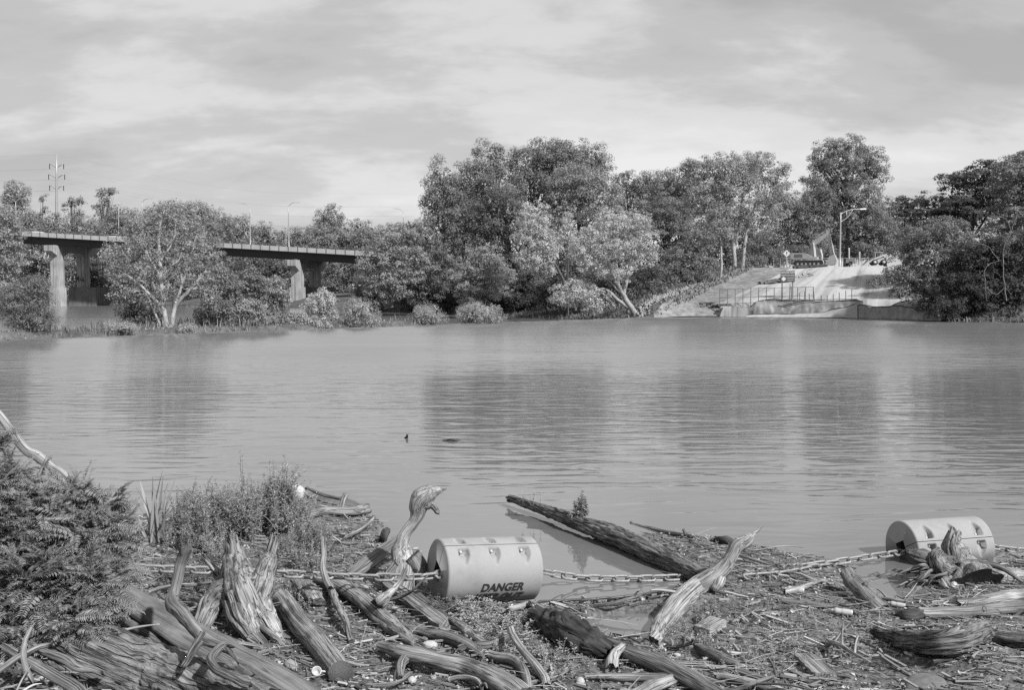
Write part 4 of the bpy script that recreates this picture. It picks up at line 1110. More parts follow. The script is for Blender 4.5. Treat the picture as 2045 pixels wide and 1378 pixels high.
def far_cover():
    r = np.random.default_rng(33); mb = MB()
    P = np.stack([r.uniform(-50, 75, 90000), r.uniform(95, 215, 90000)], 1)
    s = poly_sd(FAR, P[:, 0], P[:, 1])
    z = far_z(P[:, 0], P[:, 1])
    sc = FPX / P[:, 1]; px = 1022.5 + P[:, 0] * sc
    pyy = 577 - (z - CAM_H) * sc
    edge = np.interp(pyy, [530, 640], [1520, 1300])
    ok = (s > 0.3) & (s < 30) & ((px < edge) | (px > 1835))
    ok &= (px > 690) & (px < 2150)
    P = P[ok][:24000]; z = z[ok][:24000]
    blades(mb, np.c_[P, z], 0.55, r, 0.09, 0.5)
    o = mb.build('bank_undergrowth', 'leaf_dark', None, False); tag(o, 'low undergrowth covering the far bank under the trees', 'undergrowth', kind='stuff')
far_cover()
# ------------------------------------------------------------------ things at the landing
def LZ(x, y):
    q = float(poly_sd(FAR, np.array([x]), np.array([y]))[0])
    return 0.03 + 1.6 * float(smooth(1.4, 4.4, q)) + 0.195 * float(np.clip(q - 3, 0, 25)) + 0.14
def excavator():
    o = W(1618, 531, 152.0)
    t = thing('excavator', 'tracked excavator parked at the top of the boat ramp with its boom raised', 'excavator', o)
    M = Matrix.Translation(Vector(o)) @ Matrix.Rotation(R(-30), 4, 'Z') @ Matrix.Scale(0.9, 4)
    for y in (-1.25, 1.25):
        mb = MB()
        out = []
        for k in range(9): a = math.pi / 2 + math.pi * k / 8; out.append((-2.0 + 0.46 * math.cos(a), 0.46 + 0.46 * math.sin(a)))
        for k in range(9): a = -math.pi / 2 + math.pi * k / 8; out.append((2.0 + 0.46 * math.cos(a), 0.46 + 0.46 * math.sin(a)))
        prism(mb, out[::-1], y - 0.3, y + 0.3, M); tr = mb.build('track', 'rubber', t, False)
        mb = MB()
        for k in range(22):
            x = -2.0 + k * 0.19
            box(mb, (x, y - 0.34, 0.921), (x + 0.13, y + 0.34, 0.965), M=M)
        for k in range(5):
            a = -0.2 + k * 0.42; c = (2.0 + 0.48 * math.cos(a), 0.46 + 0.48 * math.sin(a))
            Mk = M @ Matrix.Translation(Vector((c[0], 0, c[1]))) @ Matrix.Rotation(-a, 4, 'Y')
            box(mb, (-0.02, y - 0.34, -0.09), (0.05, y + 0.34, 0.09), M=Mk)
        for k in range(6):
            c = M @ Vector((-1.7 + k * 0.68, y - 0.33, 0.3)); c2 = M @ Vector((-1.7 + k * 0.68, y + 0.33, 0.3)); cyl(mb, c, c2, 0.17, n=10)
        mb.build('track_shoes', 'machine_paint', t, False)['kind'] = 'stuff'
    mb = MB(); box(mb, (-1.3, -0.9, 0.45), (1.3, 0.9, 1.0), M=M); mb.build('undercarriage', 'dark_steel', t, False)
    mb = MB(); prism(mb, [(-2.75, 1.15), (0.6, 1.1), (1.4, 1.1), (1.4, 1.45), (0.6, 1.55), (-0.4, 2.0), (-0.9, 2.15), (-2.7, 2.2), (-2.95, 1.9), (-2.95, 1.3)], -1.4, 0.2, M); mb.build('engine_housing', 'machine_paint', t, False)
    mb = MB(); prism(mb, [(-2.6, 1.15), (0.2, 1.1), (0.2, 1.9), (-2.6, 2.15)], 0.2, 1.4, M); mb.build('side_housing', 'machine_paint', t, False)
    mb = MB()
    for k in range(5): box(mb, (-2.3 + k * 0.28, -1.43, 1.4), (-2.12 + k * 0.28, -1.401, 1.95), M=M)
    mb.build('vent', 'dark_steel', t, False)
    mb = MB(); prism(mb, [(0.3, 1.15), (1.75, 1.15), (1.8, 1.7), (1.5, 2.85), (0.35, 2.85)], 0.25, 1.35, M); c = mb.build('cab', 'machine_light', t, False)
    mb = MB(); prism(mb, [(0.45, 1.75), (1.66, 1.75), (1.42, 2.7), (0.45, 2.7)], 0.235, 0.249, M); mb.build('window', 'plastic_sheet', t, False)
    mb = MB(); prism(mb, [(0.15, 1.4), (0.75, 1.4), (0.85, 3.45), (3.05, 5.05), (2.95, 5.65), (0.55, 4.2), (0.1, 3.6)], -0.5, -0.08, M); mb.build('boom', 'machine_paint', t, False)
    for y in (-0.62, 0.04):
        mb = MB(); bar(mb, M @ Vector((0.9, y, 1.3)), M @ Vector((0.62, y, 3.9)), 0.16); mb.build('boom_cylinder', 'machine_light', t, False)
    mb = MB(); prism(mb, [(2.55, 5.9), (3.0, 6.0), (3.25, 5.0), (3.75, 1.35), (3.45, 1.25), (2.8, 4.9)], -0.45, -0.13, M); mb.build('stick', 'machine_paint', t, False)
    mb = MB(); bar(mb, M @ Vector((0.9, -0.29, 4.65)), M @ Vector((2.7, -0.29, 5.95)), 0.14); mb.build('stick_cylinder', 'steel', t, False)
    mb = MB(); bar(mb, M @ Vector((3.25, -0.29, 4.9)), M @ Vector((4.0, -0.29, 1.75)), 0.13); mb.build('bucket_cylinder', 'machine_light', t, False)
    mb = MB(); prism(mb, [(3.3, 1.5), (4.1, 1.75), (4.35, 1.0), (4.2, 0.25), (3.5, 0.02), (2.5, 0.05), (2.9, 0.75)], -0.95, 0.4, M); mb.build('bucket', 'machine_paint', t, False)
excavator()
def loader():
    o = W(1752, 530, 153.0)
    t = thing('skid_loader', 'compact skid loader facing left beside the lamp post', 'loader', o)
    M = Matrix.Translation(Vector(o)) @ Matrix.Rotation(R(172), 4, 'Z')
    mb = MB(); prism(mb, [(-1.3, 0.35), (0.9, 0.35), (1.0, 0.75), (0.5, 1.05), (-1.3, 1.2)], -0.6, 0.6, M); mb.build('body', 'machine_light', t, False)
    for x in (-0.75, 0.55):
        for y in (-0.8, 0.8):
            mb = MB(); cyl(mb, M @ Vector((x, y - 0.18, 0.45)), M @ Vector((x, y + 0.18, 0.45)), 0.45, n=16); w = mb.build('wheel', 'rubber', t)
            mb = MB(); cyl(mb, M @ Vector((x, y - 0.2, 0.45)), M @ Vector((x, y + 0.2, 0.45)), 0.22, n=12); mb.build('rim', 'machine_light', w)
    mb = MB()
    for x0, x1 in ((-0.55, -0.4), (0.45, 0.6)):
        for y in (-0.5, 0.5): bar(mb, M @ Vector((x0, y, 1.0)), M @ Vector((x0, y, 1.95)), 0.08)
    box(mb, (-0.7, -0.58, 1.93), (0.55, 0.58, 2.02), M=M); mb.build('cab_frame', 'machine_paint', t, False)
    for y in (-0.72, 0.72):
        mb = MB(); bar(mb, M @ Vector((-1.2, y, 1.65)), M @ Vector((0.9, y, 0.85)), 0.14, 0.2); bar(mb, M @ Vector((0.9, y, 0.85)), M @ Vector((1.5, y, 0.4)), 0.14, 0.2)
        bar(mb, M @ Vector((-1.2, y, 1.6)), M @ Vector((-1.2, y, 0.9)), 0.16, 0.2); mb.build('lift_arm', 'machine_light', t, False)
    mb = MB(); prism(mb, [(1.4, 0.1), (2.2, 0.02), (1.6, 0.55), (1.45, 0.85)], -0.95, 0.95, M); mb.build('bucket', 'machine_light', t, False)
loader()
p = W(1677, 532, 149.0); q = W(1677, 424, 149.0)
lamp_post(p, q[2] - p[2], 2.9, 'tall bright street lamp with a truss arm at the top of the ramp', 0.75, 0.17, (1, 0.0), None, True, 'steel')

def post(mb, a, h, r=0.05): bar(mb, a, (a[0], a[1], a[2] + h), r)
def mesh_fence(name, label, p0, p1, h, n_post, zf_, sp=0.16, mat='dark_steel', mid=True, post_r=0.075, wire=0.012):
    p0 = np.array(p0[:2]); p1 = np.array(p1[:2])
    t = thing(name, label, 'fence', (p0[0], p0[1], zf_(*p0)))
    for k in range(n_post):
        q = p0 + (p1 - p0) * k / (n_post - 1)
        mb = MB(); post(mb, (q[0], q[1], zf_(*q) - 0.1), h + 0.1, post_r); mb.build('post', mat, t, False)
    Z0 = zf_(*p0); Z1 = zf_(*p1)
    for f in ((0.99, 0.5) if mid else (0.99,)):
        mb = MB(); bar(mb, (p0[0], p0[1], Z0 + h * f), (p1[0], p1[1], Z1 + h * f), post_r * 0.7); mb.build('rail', mat, t, False)
    mb = MB(); L = np.linalg.norm(p1 - p0); e = (p1 - p0) / L
    for s0 in np.arange(-h, L, sp):
        for sg in (1, -1):
            a0 = max(s0, 0); a1 = min(s0 + h, L)
            if a1 <= a0: continue
            z_0 = (a0 - s0) if sg > 0 else h - (a0 - s0); z_1 = (a1 - s0) if sg > 0 else h - (a1 - s0)
            A = p0 + e * a0; B = p0 + e * a1
            zz0 = Z0 + (Z1 - Z0) * a0 / L; zz1 = Z0 + (Z1 - Z0) * a1 / L
            bar(mb, (A[0], A[1], zz0 + z_0), (B[0], B[1], zz1 + z_1), wire)
    mb.build('wire_mesh', mat, t, False)['kind'] = 'stuff'
    return t
fa = W(1437, 612, 124.2); fb = W(1624, 606, 123.4)
mesh_fence('chain_link_fence', 'dark chain link fence standing across the foot of the boat ramp', fa, fb, 2.2, 13, lambda x, y: np.interp(x, [fa[0], fb[0]], [1.25, 1.55]), 0.2, wire=0.009)
mesh_fence('chain_link_fence', 'light chain link fence along the yard behind the excavator', W(1545, 520, 163)[:2], W(1735, 520, 163)[:2], 1.6, 15, lambda x, y: 6.9, 0.3, 'steel', False)

def danger_sign():
    d = 125.5
    c = W(1573, 552, d)
    t = thing('danger_sign', 'dark warning board on two posts in front of the ramp reading DANGER DAM', 'sign', (c[0], d, 1.5))
    k = d / FPX
    for px in (1562, 1583):
        a = W(px, 607, d + 0.1); b = W(px, 556, d + 0.1)
        mb = MB(); bar(mb, a - np.array((0, 0, 0.5)), b, 0.14); mb.build('post', 'concrete_dark', t, False)
    hw, hh = 14.3 * k, 11.0 * k
    mb = MB(); box(mb, (c[0] - hw, d - 0.03, c[2] - hh), (c[0] + hw, d + 0.03, c[2] + hh)); bd = mb.build('board', 'sign_face', t, False)
    def put(body, size, x, z, nm='lettering', wide=1.0):
        me = text_mesh(body, size, offset=0.012 * size)
        o = ob(nm, me, 'white_paint', bd)
        o.rotation_euler = (math.pi / 2, 0, 0); o.location = Vector((x, -0.045, z)) + Vector((c[0], d, c[2])) - t.location
        o.scale = (wide, 1, 1)
    put('DANGER DAM', 0.30, 0, 0.48, wide=0.93); put('RESTRICTED AREA', 0.20, 0, 0.14, wide=0.97)
    mb = MB(); s = 0.30
    V = [(c[0] - 0.5 + dx * s, d - 0.042, c[2] - 0.3 + dz * s) for dx, dz in ((0, -1), (1, 0), (0, 1), (-1, 0))]
    mb.add(V, [np.array([[0, 1, 2, 3]])]); mb.build('diamond_symbol', 'white_paint', bd, False)
    rr = random.Random(4)
    for z, x0, n in ((-0.17, -0.10, 9), (-0.42, 0.02, 7)):              # two lines too blurred to read
        for i in range(n):
            mb = MB(); x = c[0] + x0 + i * 0.095
            box(mb, (x, d - 0.044, c[2] + z - 0.06), (x + 0.075, d - 0.035, c[2] + z + 0.05 + rr.uniform(-0.02, 0.01))); mb.build('blurred_letter', 'plastic_sheet', bd, False)
danger_sign()

def diamond_sign():
    d = 161; c = W(1571, 506, d)
    t = thing('road_sign', 'diamond shaped road sign with a black arrow left of the excavator', 'sign', (c[0], d, 6.9))
    mb = MB(); bar(mb, (c[0], d + 0.04, 6.8), (c[0], d + 0.04, c[2]), 0.09); mb.build('post', 'steel', t, False)
    mb = MB(); s = 0.40
    m = Matrix.Translation(Vector(c)) @ Matrix.Rotation(R(45), 4, 'Y'); box(mb, (-s, -0.03, -s), (s, 0.0, s), M=m); b = mb.build('plate', 'white_paint', t, False)
    mb = MB(); V = [(c[0] - 0.05, -0.30), (c[0] + 0.05, -0.30), (c[0] + 0.05, 0.05), (c[0] + 0.18, 0.05), (c[0], 0.32), (c[0] - 0.18, 0.05), (c[0] - 0.05, 0.05)]
    mb.add([(x, d - 0.04, c[2] + z) for x, z in V], [np.array([[0, 1, 2, 6]]), np.array([[6, 2, 3, 4, 5]])]); mb.build('arrow', 'black_paint', b, False)
diamond_sign()

def tarp(label, pts, mat, seed, name='silt_fence', cat='tarp', amp=0.7):
    # pts: (px, top py, bottom py, d)
    n = 90; m = 10
    A = np.array(pts, float); u = np.linspace(0, len(A) - 1, n); k = np.arange(len(A))
    px, pt, pb, dd = [np.interp(u, k, A[:, j]) for j in range(4)]
    V = np.zeros((m, n, 3))
    for i in range(n):
        a = W(px[i], pt[i], dd[i]); b = W(px[i], pb[i], dd[i] - 0.35)
        for j in range(m): V[j, i] = a + (b - a) * j / (m - 1)
    q = V.copy(); q[..., 2] *= 0.25; q *= 1.9
    fo = (fbm(q, 3, seed) - 0.5) * 2 * amp
    V[..., 1] -= fo * np.linspace(0.2, 1, m)[:, None]; V[..., 0] += fo * 0.4
    V[0, :, 2] += (n3(V[0] * 0.9, seed + 3) - 0.5) * 0.55
    V[m - 1, :, 2] = np.maximum(V[m - 1, :, 2], 0.0)
    t = thing(name, label, cat, V[m - 1, n // 2])
    back = V + np.array((0, 0.06, 0))
    mb = MB(); idx = np.arange(n * m).reshape(m, n)
    F = np.stack([idx[:-1, :-1], idx[:-1, 1:], idx[1:, 1:], idx[1:, :-1]], -1).reshape(-1, 4)
    e = np.concatenate([np.stack([idx[0, 1:], idx[0, :-1], idx[0, :-1] + n * m, idx[0, 1:] + n * m], 1)])
    mb.add(np.vstack([V.reshape(-1, 3), back.reshape(-1, 3)]), [F[:, ::-1], F + n * m, e]); mb.build('cloth', mat, t)
    mb = MB()
    tube(mb, [x + np.array((0, 0.03, 0.02)) for x in V[0, ::6]], [0.05] * len(V[0, ::6]), n=6, step=0.5); mb.build('top_rope', 'rubber', t)
tarp('grey silt curtain hanging along the water below the warning board', [(1490, 626, 632, 123), (1508, 599, 630, 122.6), (1560, 601, 630, 122), (1600, 599, 629, 121), (1650, 600, 628, 120), (1700, 600, 624, 118.5), (1722, 603, 612, 117.5)], 'tarp', 3)
tarp('dark silt curtain running from the pale sheet to the overhanging tree', [(1706, 634, 636, 117.5), (1714, 609, 635, 117), (1760, 613, 637, 114.5), (1800, 611, 638, 111), (1850, 618, 640, 108), (1880, 630, 641, 105.5)], 'tarp', 5)
tarp('pale plastic sheet bulging out between the two silt curtains', [(1490, 629, 633, 121.8), (1560, 628, 633.5, 120.8), (1640, 624, 633.5, 119.2), (1690, 612, 634, 118), (1712, 604, 635.5, 117.0)], 'plastic_sheet', 8, 'plastic_sheeting', 'tarp', 0.10)

def low_wall():
    t = thing('concrete_slab', 'low concrete slab at the water left of the grey silt curtain', 'slab', W(1462, 634, 122.6))
    a = W(1438, 616, 124.0); b = W(1500, 614, 123.6)
    mb = MB(); M = frame_mat((a[0], a[1], 0), (b[0] - a[0], b[1] - a[1], 0)); L = np.linalg.norm((b - a)[:2])
    prism(mb, [(-0.4, -0.6), (L, -0.6), (L, 1.15), (0.3, 1.15)], -0.9, 0.9, M); mb.build('block', 'concrete', t, False)
    mb = MB(); box(mb, (0.0, -0.75, 1.153), (L, 0.5, 1.33), M=M); mb.build('coping', 'concrete', t, False)
low_wall()
# stakes beside the sign
for i, (px, pt, pb, lean) in enumerate([(1576, 568, 607, 2), (1581, 572, 607, -1), (1597, 585, 607, 0), (1606, 582, 607, 1), (1617, 586, 607, -1), (1627, 582, 606, -2), (1640, 590, 606, 0), (1652, 590, 605, 0), (1664, 587, 605, 0), (1676, 584, 604, 0), (1689, 580, 603, 0), (1701, 576, 602, 0)]):
    d = 121.6 - (px - 1640) * 0.02
    a = W(px, pb + 3, d); b = W(px + lean, pt, d)
    mb = MB(); bar(mb, (0, 0, 0), b - a, 0.075); me = mb.mesh('stake', None, False)
    o = ob('stake', me, 'dark_steel'); o.location = Vector(a)
    tag(o, 'thin dark stake above the silt curtain, %s from the left' % nth(i), 'stake', 'stakes above the silt curtain')
a = W(1565, 600, 121.4); b = W(1712, 597, 119.2)
mb = MB(); bar(mb, a, b, 0.08); o = mb.build('rail', 'dark_steel', None, False); o.name = 'guard_pipe'; tag(o, 'long thin pipe strung along the stakes above the silt curtain', 'pipe')
a = W(1575, 597, 121.0); b = W(1690, 602, 119.4)
mb = MB(); bar(mb, a, b, 0.06); o = mb.build('guard_pipe', 'dark_steel', None, False); tag(o, 'lower thin pipe crossing the stakes above the silt curtain', 'pipe')

def heap(name, label, cat, pts, d, mat, seed, n=14, r=0.22):
    c = W(*pts[0], d); rr = random.Random(seed)
    t = thing(name, label, cat, c)
    for i in range(n):
        u = rr.random() * (len(pts) - 1); k = int(u); f = u - k
        px = pts[k][0] * (1 - f) + pts[k + 1][0] * f + rr.uniform(-3, 3); py = pts[k][1] * (1 - f) + pts[k + 1][1] * f + rr.uniform(-3, 2)
        dd = d + rr.uniform(-0.5, 0.5); a = W(px, py, dd); a[2] = max(a[2], LZ(a[0], a[1]) + 0.05)
        e = a + np.array((rr.uniform(0.8, 1.9), rr.uniform(-0.3, 0.6), rr.uniform(-0.1, 0.25)))
        mb = MB(); q = rr.uniform(0.5, 1.1) * r; tube(mb, [a, (a + e) / 2 + np.array((0, 0, 0.08)), e], [q, q * 0.9, q * 0.6], n=7, step=0.4, amp=0.2, seed=i); mb.build('log', mat, t)
heap('log_pile', 'long pile of dark logs and straw wattle behind the warning board', 'log pile', [(1500, 568), (1530, 564), (1556, 558), (1560, 560)], 136, 'drift_dark', 3, 22, 0.26)
heap('brush_pile', 'dark brush pile in front of the excavator tracks', 'brush pile', [(1585, 545), (1610, 541), (1628, 541)], 146, 'rotten', 4, 14, 0.26)
heap('log_pile', 'small pile of pale split logs just right of the warning board', 'log pile', [(1586, 556), (1596, 552), (1604, 548)], 139, 'drift_pale', 6, 14, 0.24)
heap('brush_pile', 'dark drift pile at the left end of the concrete slab', 'brush pile', [(1400, 614), (1418, 613), (1436, 612)], 125.5, 'drift_dark', 8, 12, 0.2)

# riprap on the slope left of the ramp
def rock_mesh(seed, flat=0.7, amp=0.3, sub=2):
    bm = bmesh.new(); bmesh.ops.create_icosphere(bm, subdivisions=sub, radius=1.0)
    V = np.array([v.co for v in bm.verts]); k = 1 + amp * (fbm(V * 1.2 + seed * 5.3, 3, seed) - 0.5) * 2
    V = V * k[:, None] * np.array((1, 0.8, flat))
    F = np.array([[v.index for v in f.verts] for f in bm.faces]); bm.free()
    return V, F
def riprap():
    r = np.random.default_rng(5); mb = MB()
    V0, F0 = rock_mesh(2, sub=1)
    cnt = 0
    while cnt < 900:
        v = r.random(); wpx = r.normal(0, 7)
        px = 1280 + 180 * v + wpx; py = 634 - 62 * v + r.normal(0, 5)
        d = np.interp(px, [1270, 1480], [122.5, 146]) + r.normal(0, 1)
        p = W(px, py, d); z = fz(p[0], p[1])
        s = r.uniform(0.06, 0.24) * (0.6 if v > 0.5 else 1)
        a = r.uniform(0, 6.28); Rm = np.array([[math.cos(a), -math.sin(a), 0], [math.sin(a), math.cos(a), 0], [0, 0, 1]])
        mb.add((V0 * s * r.uniform(0.7, 1.3, 3)) @ Rm.T + np.array((p[0], p[1], z + 0.15 + s * 0.3)), [F0]); cnt += 1
    o = mb.build('riprap_stones', 'stone', None, False); tag(o, 'pale broken stones strewn down the slope left of the ramp', 'stones', kind='stuff')
riprap()
def small_yard():
    # portable compressor and pallets beside the loader
    o = W(1697, 530, 152); t = thing('compressor', 'small dark towed compressor standing between the lamp post and the loader', 'compressor', o)
    M = Matrix.Translation(Vector(o))
    mb = MB(); box(mb, (-0.8, -0.5, 0.35), (0.7, 0.5, 1.0), M=M, taper=(0.9, 0.9)); mb.build('housing', 'dark_steel', t, False)
    for x in (-0.1,):
        for y in (-0.6, 0.6):
            mb = MB(); cyl(mb, M @ Vector((x, y - 0.1, 0.3)), M @ Vector((x, y + 0.1, 0.3)), 0.3, n=12); mb.build('wheel', 'rubber', t)
    mb = MB(); bar(mb, M @ Vector((0.7, 0, 0.4)), M @ Vector((1.6, 0, 0.3)), 0.1); mb.build('tow_bar', 'steel', t, False)
    for i, (px, h, lab) in enumerate([(1695, 2.6, 'short pale post behind the compressor'), (1716, 2.0, 'stout pale post left of the loader')]):
        a = W(px, 528, 158); mb = MB(); tube(mb, [(0, 0, 0), (0, 0, h)], [0.16, 0.14], n=8, step=1); me = mb.mesh('post', None)
        o = ob('bollard_post', me, 'concrete'); o.location = Vector(a); tag(o, lab, 'post')
small_yard()
# ------------------------------------------------------------------ near bank: buoys and chains
def buoy(label, cpx, cpy, d, yaw, roll, with_text, dip, D_=0.70, L_=1.12):
    c = W(cpx, cpy, d)
    t = thing('float_buoy', label, 'buoy', c, 'boom floats on the chain')
    M = Matrix.Rotation(yaw, 4, 'Z') @ Matrix.Rotation(dip, 4, 'Y')
    Rr = D_ / 2; hl = L_ / 2; sq = 0.085; gap = 0.004; ch = 0.018
    nth, nx = 84, 100
    xs = np.linspace(-hl, hl, nx)
    for half in (0, 1):
        mb = MB()
        a0 = roll + half * math.pi
        th = np.linspace(0, math.pi, nth)
        X, TH = np.meshgrid(xs, th)
        rad = np.full(X.shape, Rr)
        edge = np.minimum(X + hl, hl - X); rad = rad - ch * np.clip(1 - edge / ch, 0, 1) ** 2          # rounded rim
        arc = np.minimum(TH, math.pi - TH) * Rr                                                        # distance from the seam
        for px_ in (-0.36, 0.0, 0.36):
            w = 0.064 - 0.056 * np.clip((arc - 0.13) / 0.13, 0, 1)
            ins = smooth(0.0, 0.012, w - np.abs(X * 1.0 - px_ - (arc - 0.03) * 0.0)) * smooth(0.036, 0.045, arc) * (1 - smooth(0.22, 0.26, arc))
            dep = 0.105 * (1 - np.clip((arc - 0.04) / 0.22, 0, 1)) ** 0.75
            rad = rad - ins * dep
        yy = np.cos(TH) * rad; zz = np.sin(TH) * rad + gap
        V = np.stack([X, yy, zz], -1)
        idx = np.arange(nth * nx).reshape(nth, nx)
        F = np.stack([idx[:-1, :-1], idx[1:, :-1], idx[1:, 1:], idx[:-1, 1:]], -1).reshape(-1, 4)
        Vall = [V.reshape(-1, 3)]; n0 = nth * nx
        # end faces: half disc with a notch for the square chain hole
        faces = [F]
        for e, xx in ((0, -hl), (nx - 1, hl)):
            ring = idx[:, e]
            inner = []
            for k in range(nth):
                ang = th[k]; cx, sx = math.cos(ang), math.sin(ang)
                s = min(sq / max(abs(cx), 1e-6), sq / max(abs(sx), 1e-6))
                inner.append((xx, cx * s, sx * s + gap))
            Vall.append(np.array(inner)); ii = np.arange(n0, n0 + nth); n0 += nth
            q = np.stack([ring[:-1], ring[1:], ii[1:], ii[:-1]], 1)
            faces.append(q if xx > 0 else q[:, ::-1])
            # hole walls going in
            Vall.append(np.array(inner) - np.array((np.sign(xx) * 0.40, 0, 0))); jj = np.arange(n0, n0 + nth); n0 += nth
            faces.append(np.stack([ii[:-1], ii[1:], jj[1:], jj[:-1]], 1))
            # seam faces
        V_ = np.vstack(Vall)
        Mr = M @ Matrix.Rotation(a0, 4, 'X')
        V_ = V_ @ np.array(Mr.to_3x3()).T + c
        mb.add(V_, faces)
        # flat seam faces so the two halves read as solid shells
        for sgn in (1, -1):
            Q = np.array([(-hl, sgn * sq, gap), (hl, sgn * sq, gap), (hl, sgn * (Rr - ch), gap), (-hl, sgn * (Rr - ch), gap)]) @ np.array(Mr.to_3x3()).T + c
            mb.add(Q, [np.array([[0, 1, 2, 3]])])
        sh = mb.build('half_shell', 'buoy_plastic', t)
        for px_ in (-0.36, 0.0, 0.36):
            for sg in (1, -1):
                mb = MB()
                for rr_, h0, h1 in ((0.018, -0.05, 0.0),):
                    a = 0.062 / Rr; ang = a if sg > 0 else math.pi - a
                    p = np.array((px_ - 0.015, math.cos(ang) * (Rr - 0.045), math.sin(ang) * (Rr - 0.045)))
                    tn = np.array((0, -math.sin(ang), math.cos(ang))) * (1 if sg > 0 else -1)
                    a_ = (p - tn * 0.014) @ np.array(Mr.to_3x3()).T + c; b_ = (p + tn * 0.012) @ np.array(Mr.to_3x3()).T + c
                    cyl(mb, a_, b_, 0.015, n=6)
                mb.build('bolt', 'white_paint', t)
    # plugs on the end faces
    for ang in (roll + 2.3, roll - 0.75):
        mb = MB(); p = Vector((-hl, math.cos(ang) * 0.24, math.sin(ang) * 0.24))
        cyl(mb, M @ (p + Vector((-0.006, 0, 0))) + Vector(c), M @ (p + Vector((0.01, 0, 0))) + Vector(c), 0.014, n=12); mb.build('plug', 'white_paint', t)
    if with_text:
        for body, ang0, size, dx in (('DANGER', R(-108), 0.126, 0.075), ('KEEP OUT', R(-128), 0.126, 0.06)):
            me = text_mesh(body, size, 0.16, 0.004, res=4)
            bm = bmesh.new(); bm.from_mesh(me)
            bmesh.ops.subdivide_edges(bm, edges=[e for e in bm.edges if e.calc_length() > 0.03], cuts=2)
            for v in bm.verts:
                x, y = v.co.x * 0.98, v.co.y
                # measured from straight up, going to the front face
                a = ang0 + y / Rr
                p = Vector((x + dx, math.cos(math.pi / 2 - a) * 0, 0))
                p = Vector((x + dx, -(Rr + 0.010) * math.sin(-a), (Rr + 0.010) * math.cos(a)))
                v.co = M @ Vector((p.x, -abs(p.y), p.z))
            bm.to_mesh(me); bm.free()
            o = ob('lettering', me, 'black_paint', t)
    return t, c, M
b1, b1c, b1M = buoy('large pale float lettered DANGER lying at the water edge among weeds', 968, 1138, 10.95, R(24), R(116), True, R(4.5))
b2, b2c, b2M = buoy('large pale float half sunk in the river behind the root stump', 1876, 1091, 12.75, R(14), R(152), False, 0.0)

def link_mesh():
    mb = MB(); n = 40
    a = np.linspace(0, 2 * math.pi, n, endpoint=False)
    l, w, r = 0.052, 0.028, 0.0125
    P = np.stack([np.cos(a) * w + np.sign(np.cos(a)) * l * np.clip(np.abs(np.cos(a)) * 3, 0, 1), np.sin(a) * (w + 0.004), a * 0], 1)
    T_ = np.roll(P, -1, 0) - np.roll(P, 1, 0); T_ /= np.linalg.norm(T_, axis=1)[:, None]
    Z_ = np.array((0, 0, 1.0)); Nn = np.cross(T_, Z_)
    th = np.linspace(0, 2 * math.pi, 8, endpoint=False)
    V = P[:, None] + Nn[:, None] * (np.cos(th) * r)[None, :, None] + Z_ * (np.sin(th) * r)[None, :, None]
    i = np.arange(n * 8).reshape(n, 8); j = np.roll(i, -1, 0)
    F = np.stack([i, np.roll(i, -1, 1), np.roll(j, -1, 1), j], -1).reshape(-1, 4)
    mb.add(V.reshape(-1, 3), [F]); me = mb.mesh('chain_link'); me.materials.append(MAT['chain_metal'])
    return me
LINK = link_mesh()
LINK_DARK = link_mesh(); LINK_DARK.materials[0] = MAT['dark_chain']  # the same link in a darker, smoother material
def chain(label, pts, seed=0, mat=None, pitch=0.158, twist0=0.6):
    X, _ = catmull(np.array(pts), np.ones(len(pts)), 400)
    s = np.concatenate([[0], np.cumsum(np.linalg.norm(np.diff(X, axis=0), axis=1))])
    t = thing('mooring_chain', label, 'chain', pts[0])
    rr = random.Random(seed); k = 0
    while k * pitch < s[-1]:
        u = k * pitch
        p = np.array([np.interp(u, s, X[:, i]) for i in range(3)]); q = np.array([np.interp(min(u + 0.05, s[-1] + 0.05), s, X[:, i]) for i in range(3)])
        if np.linalg.norm(q - p) < 1e-5: q = p + (X[-1] - X[-2])
        m = frame_mat((0, 0, 0), q - p) @ Matrix.Rotation(twist0 + (math.pi / 2 if k % 2 else 0) + rr.uniform(-0.22, 0.22), 4, 'X')
        o = ob('link', LINK if mat is None else LINK_DARK, None, t); o.location = Vector(p) - t.location
        o.rotation_euler = m.to_euler(); o.scale = (1.0 * pitch / 0.132,) * 3
        k += 1
e1l = b1M @ Vector((-0.46, 0, 0)) + Vector(b1c); e1r = b1M @ Vector((0.50, 0, 0)) + Vector(b1c)
e2l = b2M @ Vector((-0.46, 0, -0.04)) + Vector(b2c); e2r = b2M @ Vector((0.5, 0, 0)) + Vector(b2c)
chain('heavy chain stretched from the shrub past the split stump to the lettered float', [W(215, 1133, 10.2), W(450, 1141, 10.3), W(700, 1152, 10.4), W(850, 1152, 10.45), tuple(e1l)], 1)
chain('heavy chain running from the lettered float behind the snag to the half sunk float', [tuple(e1r), W(1150, 1153, 11.5), W(1260, 1156, 11.6), W(1390, 1152, 11.75), W(1470, 1146, 11.9), W(1560, 1137, 12.0), W(1660, 1124, 12.1), W(1740, 1112, 12.25), tuple(e2l)], 2)
chain('dark chain lying along the waterline below the stretched chain', [PG(1088, 1207, 0.03), PG(1180, 1203, 0.04), PG(1270, 1194, 0.04), PG(1330, 1184, 0.05), PG(1385, 1176, 0.05)], 7, mat='dark_chain')
chain('short heavy chain leaving the half sunk float at the right edge', [tuple(e2r), W(2060, 1102, 13.1), W(2200, 1100, 13.4)], 3)
chain('loose heavy chain lying on the litter right of the snag', [PG(1500, 1152, 0.02), PG(1570, 1146, 0.02), PG(1640, 1132, 0.02), PG(1690, 1133, 0.0)], 4)

